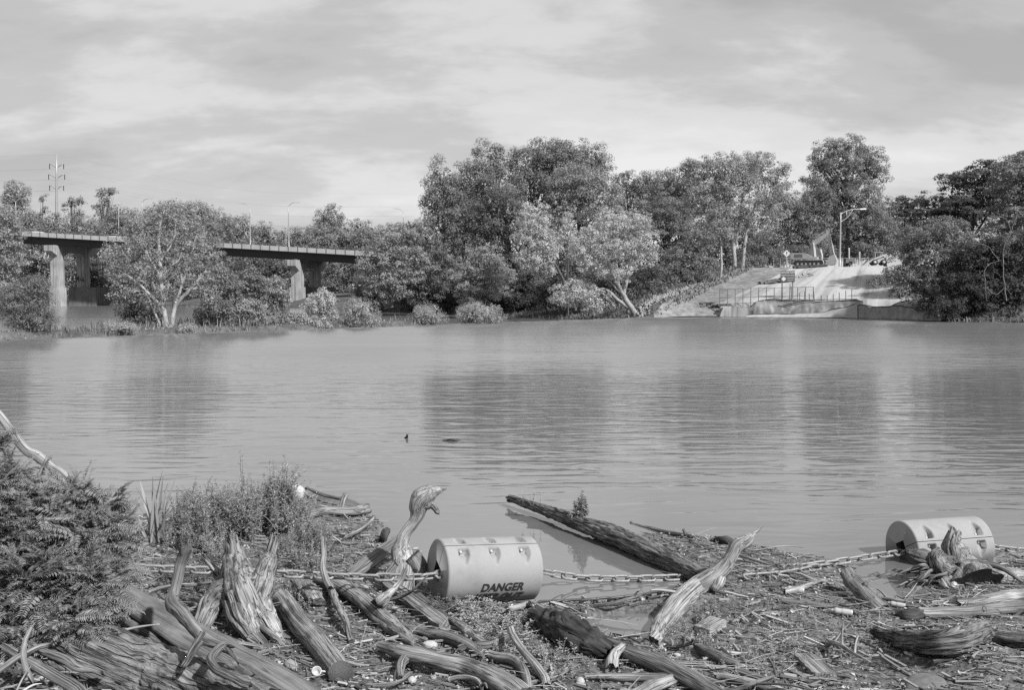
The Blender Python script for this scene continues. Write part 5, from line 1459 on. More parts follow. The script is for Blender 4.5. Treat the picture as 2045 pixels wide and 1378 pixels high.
# ------------------------------------------------------------------ driftwood
def PT(q, D=None):
    if len(q) == 4: return W(q[0], q[1], q[3])
    if D is not None: return W(q[0], q[1], D + (q[2] if len(q) > 2 else 0.0))
    return PG(q[0], q[1], q[2] if len(q) > 2 else 0.0)
def limb(mb, pts, rpx, D=None, n=14, step=None, **kw):
    P = [PT(q, D) for q in pts]
    rs = [r * p[1] / FPX for r, p in zip(rpx, P)]
    tube(mb, P, rs, n=n, step=step or max(np.mean(rs) * 0.35, 0.012), **kw)
    return P
LS = [500]
def wood_piece(name, label, cat, pts, rpx, mat='drift', D=None, branches=(), group=None, **kw):
    LS[0] += 1
    kw.setdefault('amp', 0.16); kw.setdefault('freq', (4, 2.5)); kw.setdefault('seed', LS[0]); kw.setdefault('cap0', 'jag'); kw.setdefault('cap1', 'jag'); kw.setdefault('jag', 0.09); kw.setdefault('cracks', 3 if kw.get('n', 14) > 18 else 1); kw.setdefault('knots', 3); kw.setdefault('wob', 0.012); kw.setdefault('fine', 0.006)
    P0 = PT(pts[0], D)
    t = thing(name, label, cat, P0, group)
    mb = MB(); limb(mb, pts, rpx, D, **kw); mb.build('trunk' if branches else 'stem', mat, t)
    for i, (bp, br) in enumerate(branches):
        k2 = dict(kw); k2['seed'] = LS[0] * 3 + i; k2['jag'] = 0.035; k2['knots'] = 1; k2['cracks'] = 1; k2['amp'] = min(k2['amp'], 0.15); k2['ridge'] = False
        mb = MB(); limb(mb, bp, br, D, **k2); mb.build('branch', mat, t)
    return t

# large trunks at the lower left
wood_piece('fallen_trunk', 'thick furrowed-bark trunk in the bottom left corner', 'log', [(60, 1255, 0.10), (200, 1315, 0.12), (330, 1372, 0.10), (520, 1450, 0.08)], [55, 66, 72, 76], 'bark', n=84, amp=0.10, freq=(30, 5), ridge=True, fine=0.03, step=0.018)
wood_piece('fallen_trunk', 'big smooth barkless trunk slanting down beneath the forked branch', 'log', [(190, 1165, 0.26), (280, 1225, 0.25), (400, 1300, 0.22), (560, 1388, 0.18), (640, 1440, 0.1)], [30, 40, 46, 50, 50], 'smooth_log', n=40, amp=0.06, freq=(3, 1.0), fine=0.012)
wood_piece('forked_branch', 'forked knobbly branch resting on the smooth trunk with a dark upright stub', 'branch', [(366, 1112, 0, 7.75), (352, 1170, 0, 7.7), (344, 1205, 0, 7.6), (362, 1225, 0, 7.5), (392, 1262, 0, 7.35), (405, 1275, 0, 7.3), (445, 1292, 0, 7.25)], [11, 11, 15, 14, 12, 13, 10], 'drift_dark', n=18, amp=0.22, freq=(4, 9), fine=0.01,
           branches=[([(404, 1272, 0, 7.3), (385, 1300, 0, 7.2), (368, 1330, 0, 7.15)], [10, 8, 6]), ([(445, 1290, 0, 7.25), (425, 1315, 0, 7.1), (432, 1335, 0, 7.0), (460, 1350, 0, 6.95), (495, 1368, 0, 6.9)], [9, 9, 9, 8, 7]), ([(450, 1295, 0, 7.25), (468, 1312, 0, 7.2), (474, 1322, 0, 7.2)], [4, 3, 2])])
wood_piece('pale_board', 'thin split board lying right of the forked branch', 'board', [(440, 1278, 0.05), (520, 1290, 0.04), (575, 1300, 0.03)], [7, 7, 3], 'drift', flat=0.5)
wood_piece('driftwood_pole', 'crooked stick at the lower left under the shrub', 'stick', [(85, 1300, 0.25), (130, 1318, 0.28), (155, 1335, 0.25), (192, 1342, 0.22)], [8, 9, 8, 5], 'drift')
wood_piece('driftwood_pole', 'bare pole running out of the bottom left corner', 'stick', [(20, 1300, 0.3), (80, 1335, 0.28), (160, 1385, 0.25)], [10, 12, 12], 'drift')
wood_piece('driftwood_pole', 'thin pale stick crossing the bottom left corner upward', 'stick', [(-10, 1348, 0.3), (50, 1308, 0.35), (90, 1290, 0.4)], [7, 7, 5], 'drift_pale')
wood_piece('driftwood_pole', 'short upright stick in the bottom left corner', 'stick', [(55, 1270, 0, 6.9), (50, 1310, 0, 6.8), (60, 1352, 0, 6.75)], [4, 6, 5], 'drift')
wood_piece('bare_branch', 'bare pale branch slanting down into the shrub at the left edge', 'branch', [(-60, 770, 0, 8.6), (0, 828, 0, 8.6), (50, 893, 0, 8.6), (80, 912, 0, 8.6), (120, 945, 0, 8.6), (170, 990, 0, 8.6), (215, 1050, 0, 8.6), (245, 1130, 0, 8.6), (255, 1190, 0.02)], [10, 9, 10, 11, 10, 11, 12, 12, 13], 'drift_pale', n=16, amp=0.1)

# split stump
def stump():
    D = PG(505, 1262)[1]
    base = W(505, 1265, D)
    t = thing('split_stump', 'torn pale tree stump with two jagged prongs and an arched root', 'stump', base)
    kw = dict(D=D, n=48, amp=0.24, freq=(8, 2.0), ridge=True, fine=0.025, jag=0.17, cracks=4, cap0='flat', cap1='jag', step=0.016)
    mb = MB(); limb(mb, [(528, 1285, -0.1), (512, 1240, -0.02), (488, 1185, 0.0), (474, 1145, 0.05), (467, 1112, 0.05), (464, 1098, 0.05)], [28, 31, 36, 28, 21, 13], seed=31, **kw); mb.build('trunk', 'drift', t)
    mb = MB(); limb(mb, [(500, 1215, 0.0), (518, 1170, 0.02), (533, 1130, 0.06), (543, 1098, 0.08)], [30, 25, 17, 8], seed=32, **kw); mb.build('prong', 'drift', t)
    mb = MB(); limb(mb, [(480, 1165, 0.02), (448, 1180, 0.05), (425, 1205, 0.0), (408, 1240, -0.12), (398, 1262, -0.15)], [30, 27, 22, 17, 12], seed=33, **kw); mb.build('root', 'drift', t)
    mb = MB(); limb(mb, [(470, 1185, -0.02), (480, 1225, -0.15), (500, 1262, -0.22), (512, 1276, -0.25)], [26, 24, 18, 10], seed=34, **kw); mb.build('root', 'drift', t)
    mb = MB(); limb(mb, [(515, 1210, 0.0), (540, 1250, -0.12), (562, 1285, -0.2)], [24, 18, 8], seed=35, **kw); mb.build('root', 'drift_pale', t)
    mb = MB(); limb(mb, [(462, 1165, 0.1), (440, 1150, 0.16), (420, 1128, 0.2)], [14, 10, 4], seed=36, **kw); mb.build('splinter', 'drift', t)
stump()
wood_piece('driftwood_log', 'straight grey log left of centre pointing at the camera with a dark sawn end', 'log', [(562, 1196, 0.12), (600, 1245, 0.11), (640, 1295, 0.10), (680, 1345, 0.09)], [19, 22, 24, 25], 'drift', n=30, amp=0.07, cap1='flat', cap0='flat', fine=0.012)
wood_piece('driftwood_log', 'slim stick leaning against the foot of the torn stump', 'stick', [(490, 1232, 0.16), (530, 1262, 0.09), (560, 1284, 0.04)], [6, 6, 4], 'drift')
wood_piece('driftwood_log', 'bent upright stick behind the chain right of the torn stump', 'stick', [(655, 1168, 0, 10.0), (646, 1135, 0, 10.1), (648, 1105, 0, 10.15), (645, 1080, 0, 10.2)], [7, 7, 6, 5], 'drift')
wood_piece('driftwood_log', 'long rough log reaching from the chain towards the centre bottom', 'log', [(625, 1155, 0.10), (680, 1172, 0.12), (730, 1205, 0.10), (770, 1240, 0.08), (830, 1285, 0.05)], [12, 16, 17, 18, 10], 'drift', n=24, amp=0.16, freq=(6, 4), fine=0.02,
           branches=[([(660, 1170, 0.1), (672, 1205, 0.12), (690, 1240, 0.1), (700, 1280, 0.03)], [8, 7, 6, 5])])
wood_piece('driftwood_log', 'low broken wedge of wood below the chain right of the torn stump', 'driftwood', [(598, 1160, 0.10), (615, 1180, 0.09), (632, 1200, 0.06)], [17, 20, 15], 'drift', flat=0.6)
# bird-necked snag
def snag_bird():
    D = 11.15
    t = thing('upright_snag', 'pale driftwood snag shaped like a bird neck and head beside the lettered float', 'driftwood', W(800, 1180, D))
    kw = dict(D=D, n=30, freq=(4, 5), fine=0.012, jag=0.03)
    mb = MB(); limb(mb, [(798, 1172, -0.1), (808, 1135, -0.05), (803, 1105, 0), (805, 1080, 0), (812, 1062, 0), (826, 1044, 0), (834, 1028, 0), (836, 1012, 0), (843, 996, 0), (858, 985, 0), (874, 980, 0), (890, 977, 0)], [30, 30, 22, 14, 11, 11, 14, 19, 22, 18, 9, 2], seed=41, amp=0.10, cap0='flat', cap1='point', **kw); mb.build('neck', 'drift_pale', t)
    mb = MB(); limb(mb, [(852, 1008, -0.02), (864, 1010, -0.03), (873, 1022, -0.03), (876, 1027, -0.03)], [11, 8, 5, 1.5], seed=42, amp=0.1, cap1='point', **kw); mb.build('beak_splinter', 'drift', t)
    mb = MB(); limb(mb, [(822, 1110, -0.1), (834, 1130, -0.1), (840, 1158, -0.12)], [18, 20, 12], seed=43, amp=0.3, **kw); mb.build('root', 'drift', t)
    mb = MB(); limb(mb, [(800, 1130, -0.1), (782, 1150, -0.12), (770, 1175, -0.2)], [18, 16, 8], seed=44, amp=0.3, **kw); mb.build('root', 'drift', t)
snag_bird()
wood_piece('driftwood_stick', 'thin pale stick crossing the chain with a swollen foot', 'stick', [(806, 1148, 0, 10.1), (792, 1170, 0, 10.05), (775, 1186, 0, 9.95), (760, 1202, 0, 9.85)], [5, 5, 8, 14], 'drift_pale')
def plank(name, label, a, b, wpx, hpx, mat, tilt=0.0, cat='plank'):
    A, B = PG(*a), PG(*b); k = A[1] / FPX
    t = MB(); m = frame_mat(A, B - A) @ Matrix.Rotation(tilt, 4, 'X'); L = np.linalg.norm(B - A)
    n = 10
    V = []; gr = []
    for i in range(n + 1):
        x = L * i / n
        w = wpx * k / 2 * (1 + 0.06 * math.sin(i * 2.3)); h = hpx * k / 2
        if i in (0, n): w *= 0.9
        for y, z in ((-w, -h), (w, -h), (w, h), (-w, h)): V.append(tuple(m @ Vector((x + (0.015 * math.sin(y * 90) if i in (0, n) else 0), y, z)))); gr.append((y, z, x))
    idx = np.arange((n + 1) * 4).reshape(n + 1, 4); a_, b_ = idx[:-1], idx[1:]
    F = np.stack([a_, np.roll(a_, -1, 1), np.roll(b_, -1, 1), b_], 2).reshape(-1, 4)
    t.add(V, [F, idx[:1, ::-1], idx[-1:]], gr)
    me = t.mesh(name, A, False); o = ob(name, me, mat); o.location = Vector(A)
    return tag(o, label, cat)
plank('driftwood_plank', 'dark plank sloping up behind the chain to the bird-necked snag', (700, 1150, 0.06), (800, 1078, 0.30), 30, 6, 'drift_dark', 0.5)
plank('squared_beam', 'squared beam slanting from the pale stick to below the lettered float', (775, 1168, 0.10), (888, 1252, 0.06), 24, 20, 'drift', 0.3, 'beam')
plank('driftwood_plank', 'thin lath beside the squared beam left of the lettered float', (830, 1185, 0.08), (905, 1245, 0.04), 12, 8, 'drift_dark', 0.4)
wood_piece('driftwood_log', 'antler shaped grey log lying at the centre bottom', 'log', [(768, 1293, 0.10), (820, 1310, 0.12), (880, 1322, 0.11), (935, 1335, 0.10), (985, 1360, 0.09), (1040, 1392, 0.08)], [11, 17, 17, 19, 23, 26], 'drift', n=28, amp=0.12, fine=0.012,
           branches=[([(818, 1312, 0.1), (803, 1328, 0.09), (800, 1352, 0.05)], [13, 9, 7])])
wood_piece('driftwood_log', 'weathered log half buried above the antler shaped log', 'log', [(845, 1262, 0.06), (890, 1272, 0.06), (930, 1290, 0.05), (965, 1312, 0.02)], [9, 13, 13, 7], 'drift_dark', amp=0.2)
wood_piece('driftwood_log', 'slender grey branch lying right of the antler shaped log, curved like a boomerang', 'branch', [(985, 1310, 0.06), (1025, 1318, 0.07), (1045, 1340, 0.06), (1055, 1375, 0.05)], [9, 10, 10, 8], 'drift')
wood_piece('driftwood_log', 'straight pale stick propped upright across the curved branch', 'stick', [(1022, 1263, 0.22), (1045, 1300, 0.14), (1068, 1330, 0.08), (1090, 1362, 0.04)], [7, 8, 9, 9], 'drift_pale')
wood_piece('driftwood_log', 'dark wet branch leading to the top of the propped stick', 'branch', [(930, 1292, 0.05), (980, 1290, 0.06), (1022, 1272, 0.1)], [8, 9, 7], 'drift_dark')
wood_piece('driftwood_log', 'short grey log pointing down below the weeds by the float', 'log', [(905, 1240, 0.05), (935, 1262, 0.05), (972, 1288, 0.03)], [8, 10, 8], 'drift')
plank('driftwood_plank', 'wedge shaped plank at the water just right of the lettered float', (1065, 1206, 0.10), (1140, 1245, 0.06), 30, 8, 'drift', -0.4)
wood_piece('driftwood_log', 'short pale stick at the right foot of the lettered float', 'stick', [(1020, 1216, 0.06), (1060, 1206, 0.08)], [6, 7], 'drift_pale')
wood_piece('rotten_log', 'black rotten log crumbling beside the small pool', 'log', [(1075, 1240, 0.08), (1110, 1252, 0.10), (1150, 1272, 0.10), (1185, 1288, 0.09), (1208, 1300, 0.07)], [20, 28, 32, 28, 18], 'rotten', n=48, amp=0.28, freq=(7, 6), ridge=True, fine=0.05, jag=0.12)
wood_piece('driftwood_log', 'long dark log slanting to the bottom edge below the small pool', 'log', [(1200, 1282, 0.08), (1255, 1305, 0.07), (1320, 1330, 0.07), (1400, 1370, 0.06), (1450, 1400, 0.05)], [14, 18, 20, 20, 18], 'drift_dark', n=26, amp=0.14, fine=0.015)
wood_piece('driftwood_log', 'cut pole lying level at the bottom edge', 'pole', [(1185, 1352, 0.05), (1260, 1354, 0.05), (1332, 1356, 0.05)], [6, 9, 9], 'drift', cap1='flat')
wood_piece('driftwood_log', 'stubby log at the bottom edge below the level pole', 'log', [(1262, 1395, 0.06), (1300, 1375, 0.08), (1332, 1362, 0.08)], [14, 14, 12], 'drift')
wood_piece('driftwood_log', 'knotty short stump piece above the level pole', 'driftwood', [(1222, 1332, 0.06), (1228, 1312, 0.10), (1240, 1296, 0.12)], [14, 11, 8], 'drift_pale', amp=0.3)

# bark trunk reaching over the water
wood_piece('bark_trunk', 'long furrowed-bark trunk jutting out over the water', 'log', [(1022, 997, 0.13), (1080, 1016, 0.13), (1150, 1043, 0.14), (1220, 1068, 0.14), (1300, 1103, 0.12), (1370, 1135, 0.10), (1415, 1156, 0.06)], [6, 9, 13, 18, 19, 18, 15], 'bark', n=64, amp=0.17, freq=(26, 2.6), ridge=True, fine=0.03, step=0.02, jag=0.18)
wood_piece('leaning_snag', 'pale crooked snag rising in front of the chain to a dark broken tip', 'driftwood', [(1303, 1283, 0.03), (1325, 1245, 0.05), (1350, 1212, 0.08), (1385, 1178, 0, 10.95), (1418, 1156, 0, 11.0), (1443, 1136, 0, 11.0), (1460, 1110, 0, 11.02), (1472, 1088, 0, 11.05), (1490, 1076, 0, 11.05), (1513, 1060, 0, 11.05)], [14, 20, 23, 21, 19, 16, 13, 14, 10, 2], 'drift_pale', n=34, amp=0.12, fine=0.02, freq=(5, 4),
           branches=[([(1438, 1148, 0, 11.0), (1432, 1162, 0, 10.95), (1426, 1176, 0, 10.92)], [14, 13, 9]), ([(1385, 1185, 0, 10.9), (1392, 1194, 0, 10.85)], [10, 7]), ([(1480, 1092, 0, 11.05), (1494, 1084, 0, 11.06), (1506, 1068, 0, 11.06)], [9, 7, 2])])
wood_piece('hollow_log', 'short hollow log standing at a slant by the small inlet on the right', 'log', [(1690, 1142, 0, 10.95), (1712, 1170, 0, 10.8), (1735, 1195, 0, 10.6), (1762, 1224, 0, 10.4)], [14, 17, 19, 21], 'drift', n=32, amp=0.1, cap1='hollow', cap0='round', fine=0.01,
           branches=[([(1722, 1172, 0, 10.7), (1732, 1165, 0, 10.65)], [7, 6])])
def rootwad():
    D = 11.55
    t = thing('root_stump', 'gnarled root stump with a spiky crest in front of the half sunk float', 'stump', W(1900, 1165, D))
    kw = dict(D=D, n=34, freq=(6, 4), fine=0.03, jag=0.12, ridge=True)
    mb = MB(); limb(mb, [(1945, 1175, -0.2), (1925, 1140, 0), (1912, 1112, 0.05), (1903, 1090, 0.05), (1905, 1072, 0.05)], [48, 32, 24, 17, 9], seed=61, amp=0.3, cap1='jag', **kw); mb.build('crest', 'drift', t)
    mb = MB(); limb(mb, [(1925, 1150, 0), (1965, 1150, 0.0), (2010, 1160, 0.05), (2060, 1158, 0.1)], [30, 26, 20, 15], seed=62, amp=0.2, **kw); mb.build('root', 'drift_pale', t)
    mb = MB(); limb(mb, [(1900, 1130, 0), (1870, 1122, 0.0), (1835, 1112, 0.0), (1812, 1105, 0.05)], [22, 15, 13, 7], seed=63, amp=0.3, **kw); mb.build('root', 'drift_dark', t)
    mb = MB(); limb(mb, [(1905, 1140, 0), (1880, 1135, -0.1), (1868, 1112, -0.1), (1880, 1098, -0.1)], [18, 14, 10, 5], seed=64, amp=0.3, **kw); mb.build('root', 'drift', t)
    rr = random.Random(9)
    for i in range(22):
        x0 = 1860 + rr.uniform(-10, 40); y0 = 1135 + rr.uniform(-8, 25)
        pts = [(x0, y0, -0.05)]
        for k in range(3): x0 += rr.uniform(-34, 4); y0 += rr.uniform(-6, 18); pts.append((x0, min(y0, 1192), -0.05 + rr.uniform(-0.15, 0.1)))
        mb = MB(); limb(mb, pts, [4.5, 3.5, 2.5, 1.2], D=D, n=7, seed=i, amp=0.15, step=0.03, wob=0.03); mb.build('rootlet', 'drift' if i % 2 else 'drift_dark', t)
    mb = MB(); limb(mb, [(1890, 1165, -0.2), (1905, 1185, -0.35), (1925, 1180, -0.4)], [16, 14, 6], seed=65, amp=0.3, **kw); mb.build('root', 'drift_pale', t)
rootwad()
wood_piece('driftwood_branch', 'thin dark branch lying over the right flank of the root stump', 'branch', [(1960, 1125, 0, 11.4), (1990, 1130, 0, 11.3), (2015, 1142, 0, 11.2), (2032, 1156, 0, 11.15)], [6, 6, 5, 4], 'drift_dark')
wood_piece('driftwood_log', 'pale log entering from the right edge with a black rotten end', 'log', [(1925, 1208, 0.08), (1975, 1200, 0.09), (2030, 1192, 0.09), (2110, 1184, 0.1)], [12, 15, 15, 15], 'drift_pale', n=26, amp=0.14)
wood_piece('rotten_log', 'charred looking butt lying against the pale log at the right', 'driftwood', [(1912, 1206, 0.05), (1940, 1207, 0.06), (1982, 1206, 0.05)], [6, 13, 10], 'rotten', amp=0.3, n=24)
wood_piece('rotten_log', 'black lump of rotten wood beyond the bark slab on the right', 'driftwood', [(1798, 1226, 0.04), (1818, 1230, 0.05), (1845, 1224, 0.05)], [8, 14, 8], 'rotten', amp=0.35, n=24)
wood_piece('driftwood_log', 'low grey log lying from the black lump to the right edge', 'log', [(1840, 1225, 0.05), (1920, 1222, 0.05), (2000, 1216, 0.05), (2080, 1214, 0.05)], [12, 13, 12, 12], 'drift', n=20)
wood_piece('bark_slab', 'curved furrowed bark log like an upturned boat on the right', 'log', [(1752, 1264, 0.08), (1800, 1276, 0.12), (1860, 1284, 0.14), (1910, 1280, 0.16), (1958, 1264, 0.18)], [8, 17, 21, 24, 22], 'bark', n=64, amp=0.2, freq=(22, 2.6), ridge=True, fine=0.03, step=0.02, cap1='jag', jag=0.08)
wood_piece('driftwood_log', 'dark log end lying at the right edge below the grey log', 'log', [(1968, 1268, 0.06), (2010, 1276, 0.07), (2070, 1286, 0.08)], [7, 13, 18], 'bark', n=30, amp=0.14, freq=(10, 4), ridge=True)
plank('driftwood_plank', 'broad broken plank near the bottom right', (1608, 1312, 0.05), (1650, 1352, 0.05), 46, 12, 'drift')
plank('driftwood_plank', 'pale cut block standing by the pool right of the snag', (1402, 1262, 0.05), (1435, 1242, 0.05), 40, 16, 'drift_pale')
plank('driftwood_plank', 'long board slanting to the bottom edge right of centre', (1475, 1342, 0.05), (1560, 1372, 0.04), 22, 9, 'drift_dark')
wood_piece('driftwood_log', 'dark log lying right of the pool below the snag', 'log', [(1402, 1298, 0.05), (1435, 1312, 0.06), (1470, 1326, 0.04)], [10, 12, 9], 'drift_dark')
wood_piece('driftwood_log', 'long pale pole at the bottom edge right of centre', 'pole', [(1440, 1352, 0.05), (1500, 1366, 0.05), (1580, 1388, 0.05)], [8, 9, 10], 'drift_pale')
wood_piece('driftwood_stick', 'pale split stick on the mat left of the hollow log', 'stick', [(1572, 1182, 0.04), (1610, 1172, 0.05), (1645, 1160, 0.05)], [6, 6, 3], 'drift_pale')
wood_piece('driftwood_log', 'flat dark stick lying along the mat below the loose chain', 'stick', [(1560, 1200, 0.03), (1640, 1212, 0.03), (1720, 1228, 0.03)], [5, 6, 4], 'drift_dark')
# in the water
wood_piece('floating_stick', 'thin dark stick floating beyond the bark trunk', 'stick', [(1264, 1046, 0.0), (1310, 1057, 0.02), (1350, 1068, 0.02), (1380, 1073, 0.02)], [3, 4, 6, 5], 'drift_dark', branches=[([(1372, 1072, 0.01), (1366, 1060, 0.08)], [5, 3])])
wood_piece('floating_wood', 'dark lump of wood floating left of the snag tip', 'driftwood', [(1432, 1078, 0.03), (1450, 1080, 0.05), (1466, 1084, 0.03)], [6, 10, 6], 'rotten', amp=0.3)
wood_piece('floating_wood', 'small dark lump floating far out in the middle of the river', 'driftwood', [(890, 879, 0.02), (905, 879, 0.03), (918, 880, 0.0)], [2, 3, 2], 'rotten', amp=0.3)
wood_piece('floating_wood', 'tiny dark float far out left of the drifting lump', 'driftwood', [(811, 875, 0.0), (813, 871, 0.06)], [3, 2], 'rotten', amp=0.3)
# logs on the weed point
wood_piece('driftwood_log', 'bleached log lying along the outer edge of the weed point', 'log', [(612, 1028, 0.05), (650, 1020, 0.08), (690, 1022, 0.09), (728, 1018, 0.10)], [8, 9, 8, 12], 'drift', amp=0.25, branches=[([(682, 1018, 0.1), (686, 1000, 0.2), (690, 990, 0.26)], [6, 5, 6])])
wood_piece('driftwood_stick', 'thin stick rising off the weed point over the water', 'stick', [(612, 976, 0.10), (640, 986, 0.12), (678, 996, 0.14)], [3, 4, 3], 'drift_dark')
wood_piece('driftwood_log', 'dark knotty stub on the point left of the bird-necked snag', 'driftwood', [(765, 1078, 0.06), (768, 1070, 0.12), (772, 1062, 0.14)], [8, 8, 7], 'rotten', amp=0.4)
wood_piece('driftwood_stick', 'fan of thin grey roots on the point, longest stick', 'stick', [(690, 1075, 0.04), (720, 1058, 0.08), (745, 1035, 0.12)], [4, 4, 3], 'drift')

def single(name, label, cat, V, F, mat, p, rot=(0, 0, 0), group=None, smooth_shade=True):
    mb = MB(); mb.add(V, [F]); me = mb.mesh(name, None, smooth_shade)
    o = ob(name, me, mat); o.location = Vector(p); o.rotation_euler = rot
    return tag(o, label, cat, group)
V, F = rock_mesh(3, 0.85, 0.22, 3)
p = PG(590, 985, 0.10); single('boulder', 'pale rounded boulder at the tip of the weed point', 'boulder', V * 0.17, F, 'pale_stone', p)
V, F = rock_mesh(7, 0.5, 0.3, 4)
p = PG(1850, 1378, -0.04); single('boulder', 'half buried flat boulder at the bottom right', 'boulder', V * 0.22, F, 'boulder', p, (0.1, 0, 0.4))

# plastic bottles and a cup
def bottle(px, py, yaw, label, s=1.0, kind='bottle'):
    p = PG(px, py, 0.035 * s)
    t = thing('plastic_bottle', label, 'bottle', p)
    d = np.array((math.cos(yaw), math.sin(yaw), 0.05)); P = [p + d * x * s for x in (-0.11, -0.1, -0.02, 0.0, 0.05, 0.08, 0.10)]
    mb = MB(); tube(mb, P, [x * s for x in (0.028, 0.034, 0.034, 0.030, 0.034, 0.016, 0.013)], n=16, step=0.008); mb.build('body', 'bottle', t)
    mb = MB(); tube(mb, [p + d * 0.101 * s, p + d * 0.125 * s], [0.016 * s] * 2, n=12, step=1); mb.build('cap', 'white_paint', t)
bottle(1585, 1178, 2.9, 'clear plastic bottle on the mat beside the pale split stick', 1.01)
bottle(1680, 1222, 2.8, 'pale plastic bottle left of the black rotten lump', 1.01)
bottle(1790, 1208, 2.6, 'plastic bottle lying right of the hollow log', 0.86)
def cup():
    p = PG(632, 1345, 0.05); t = thing('cup', 'white mug with a dark open mouth left of the straight grey log end', 'cup', p)
    mb = MB(); d = np.array((0.15, -0.6, 0.55)); d /= np.linalg.norm(d); tube(mb, [p - d * 0.05, p + d * 0.05], [0.036, 0.042], n=20, step=0.01, cap1='hollow', cap0='flat'); mb.build('body', 'bottle', t)
    mb = MB(); s = np.array((1, 0.2, 0)); tube(mb, [p + d * 0.035 + s * 0.04, p + s * 0.066 + d * 0.02, p + s * 0.062 - d * 0.015, p - d * 0.03 + s * 0.036], [0.007] * 4, n=8, step=0.008); mb.build('handle', 'white_paint', t)
cup()
# ------------------------------------------------------------------ near plants
def frond_mesh(seed, pairs=17, L=0.40, w=0.085):
    r = np.random.default_rng(seed); mb = MB()
    u = np.linspace(0, 1, 14); c = r.uniform(0.25, 0.5)
    X = np.stack([u * L, r.uniform(-.03, .03) * np.sin(u * 3), c * L * (u * 0.7 - u ** 2)], 1)
    tube(mb, X, np.linspace(0.004, 0.0012, 14), n=3, step=0.06, cap0='open', cap1='open', tone=0.6)
    ks = np.linspace(0.14, 0.99, pairs)
    for k in ks:
        p = np.array([np.interp(k, u, X[:, i]) for i in range(3)])
        ln = w * (math.sin(min(1, k * 1.25 + 0.1) * math.pi * 0.86) ** 0.6 + 0.12) * r.uniform(0.85, 1.1)
        for sg in (-1, 1):
            d = np.array((0.45, sg * 0.9, r.uniform(-0.35, 0.1))); d /= np.linalg.norm(d)
            s = np.array((0.9, -sg * 0.45, r.uniform(-.2, .2))); s /= np.linalg.norm(s)
            ww = ln * 0.15
            up = np.array((0, 0, 1.0))
            V = [p, p + d * ln * 0.45 + s * ww + up * ww * 0.3, p + d * ln - up * ln * 0.15, p + d * ln * 0.45 - s * ww + up * ww * 0.3]
            mb.add(V, [np.array([[0, 1, 2, 3]])], grain=V, tone=float(np.clip(0.5 + r.normal(0, 0.15), 0, 1)))
    me = mb.mesh('frond', None, False); me.materials.append(MAT['leaf_fern'])
    V = np.concatenate(mb.v); return me, V, mb
FR = [frond_mesh(i, L=0.19 + 0.035 * i, w=0.042 + 0.006 * i) for i in range(5)]
def fern_shrub():
    D = 8.15
    lob = [(30, 965, 75, 50, 0.1), (140, 1000, 75, 50, 0.1), (215, 1015, 52, 42, 0.15), (50, 1050, 95, 80, -0.1), (160, 1080, 90, 75, -0.1), (232, 1090, 48, 62, 0.0), (70, 1160, 105, 85, -0.35), (170, 1170, 88, 70, -0.3), (40, 1250, 80, 55, -0.5), (160, 1235, 75, 50, -0.5), (-40, 1080, 80, 150, -0.1), (5, 880, 22, 26, 0.2), (225, 1150, 50, 50, -0.2)]
    base = np.array((W(110, 1280, 7.7)[0], 7.75, 0.55))
    t = thing('fern_leaved_shrub', 'feathery fern-leaved shrub filling the left edge', 'shrub', base)
    r = np.random.default_rng(77); k = D / FPX
    pts = []
    for (px, py, rx, ry, dd) in lob:
        c = W(px, py, D + dd); n = int(rx * ry / 32)
        d = r.normal(size=(n, 3)); d /= np.linalg.norm(d, axis=1)[:, None]; d[:, 1] = np.where(r.random(n) < 0.75, -np.abs(d[:, 1]), d[:, 1])
        u = r.uniform(0.45, 1.0, n)[:, None]
        P = c + d * np.array((rx * k, rx * k * 0.8, ry * k)) * u
        for i in range(n): pts.append((P[i], d[i], float(u[i, 0])))
    order = np.argsort([-q[2] + q[0][1] * 0.3 for q in pts])
    rest = MB()
    for j, oi in enumerate(order):
        p, d, u = pts[oi]
        dr = Vector((d[0] + r.normal(0, 0.35), d[1] - 0.15 + r.normal(0, 0.35), d[2] * 0.5 + 0.25 + r.normal(0, 0.3))).normalized()
        upv = Vector((r.normal(0, 0.3), -0.35 + r.normal(0, 0.3), 1.0))
        m = frame_mat((0, 0, 0), dr, upv)
        s = r.uniform(0.65, 1.15)
        fi = int(r.integers(0, 5)); start = Vector(p) - dr * 0.1
        if j < 300:
            o = ob('frond', FR[fi][0], None, t); o.location = start - t.location; o.rotation_euler = m.to_euler(); o.scale = (s, s, s)
        else:
            A = np.array(m.to_3x3()); mb = FR[fi][2]
            V = (FR[fi][1] * s) @ A.T + np.array(start)
            rest.add(V, mb.f, grain=V, tone=np.concatenate(mb.t))
    o = rest.build('foliage', 'leaf_fern', t, False); o['kind'] = 'stuff'
    for q in ([(110, 1300), (100, 1180), (60, 1040)], [(130, 1300), (150, 1180), (190, 1050)], [(90, 1300), (60, 1200), (0, 1100)], [(120, 1300), (140, 1200), (120, 1020)]):
        mb = MB(); tube(mb, [W(a, b, D - 0.2) for a, b in q], [0.022, 0.015, 0.006], n=7, step=0.06, wob=0.02); mb.build('stem', 'drift_dark', t)
fern_shrub()

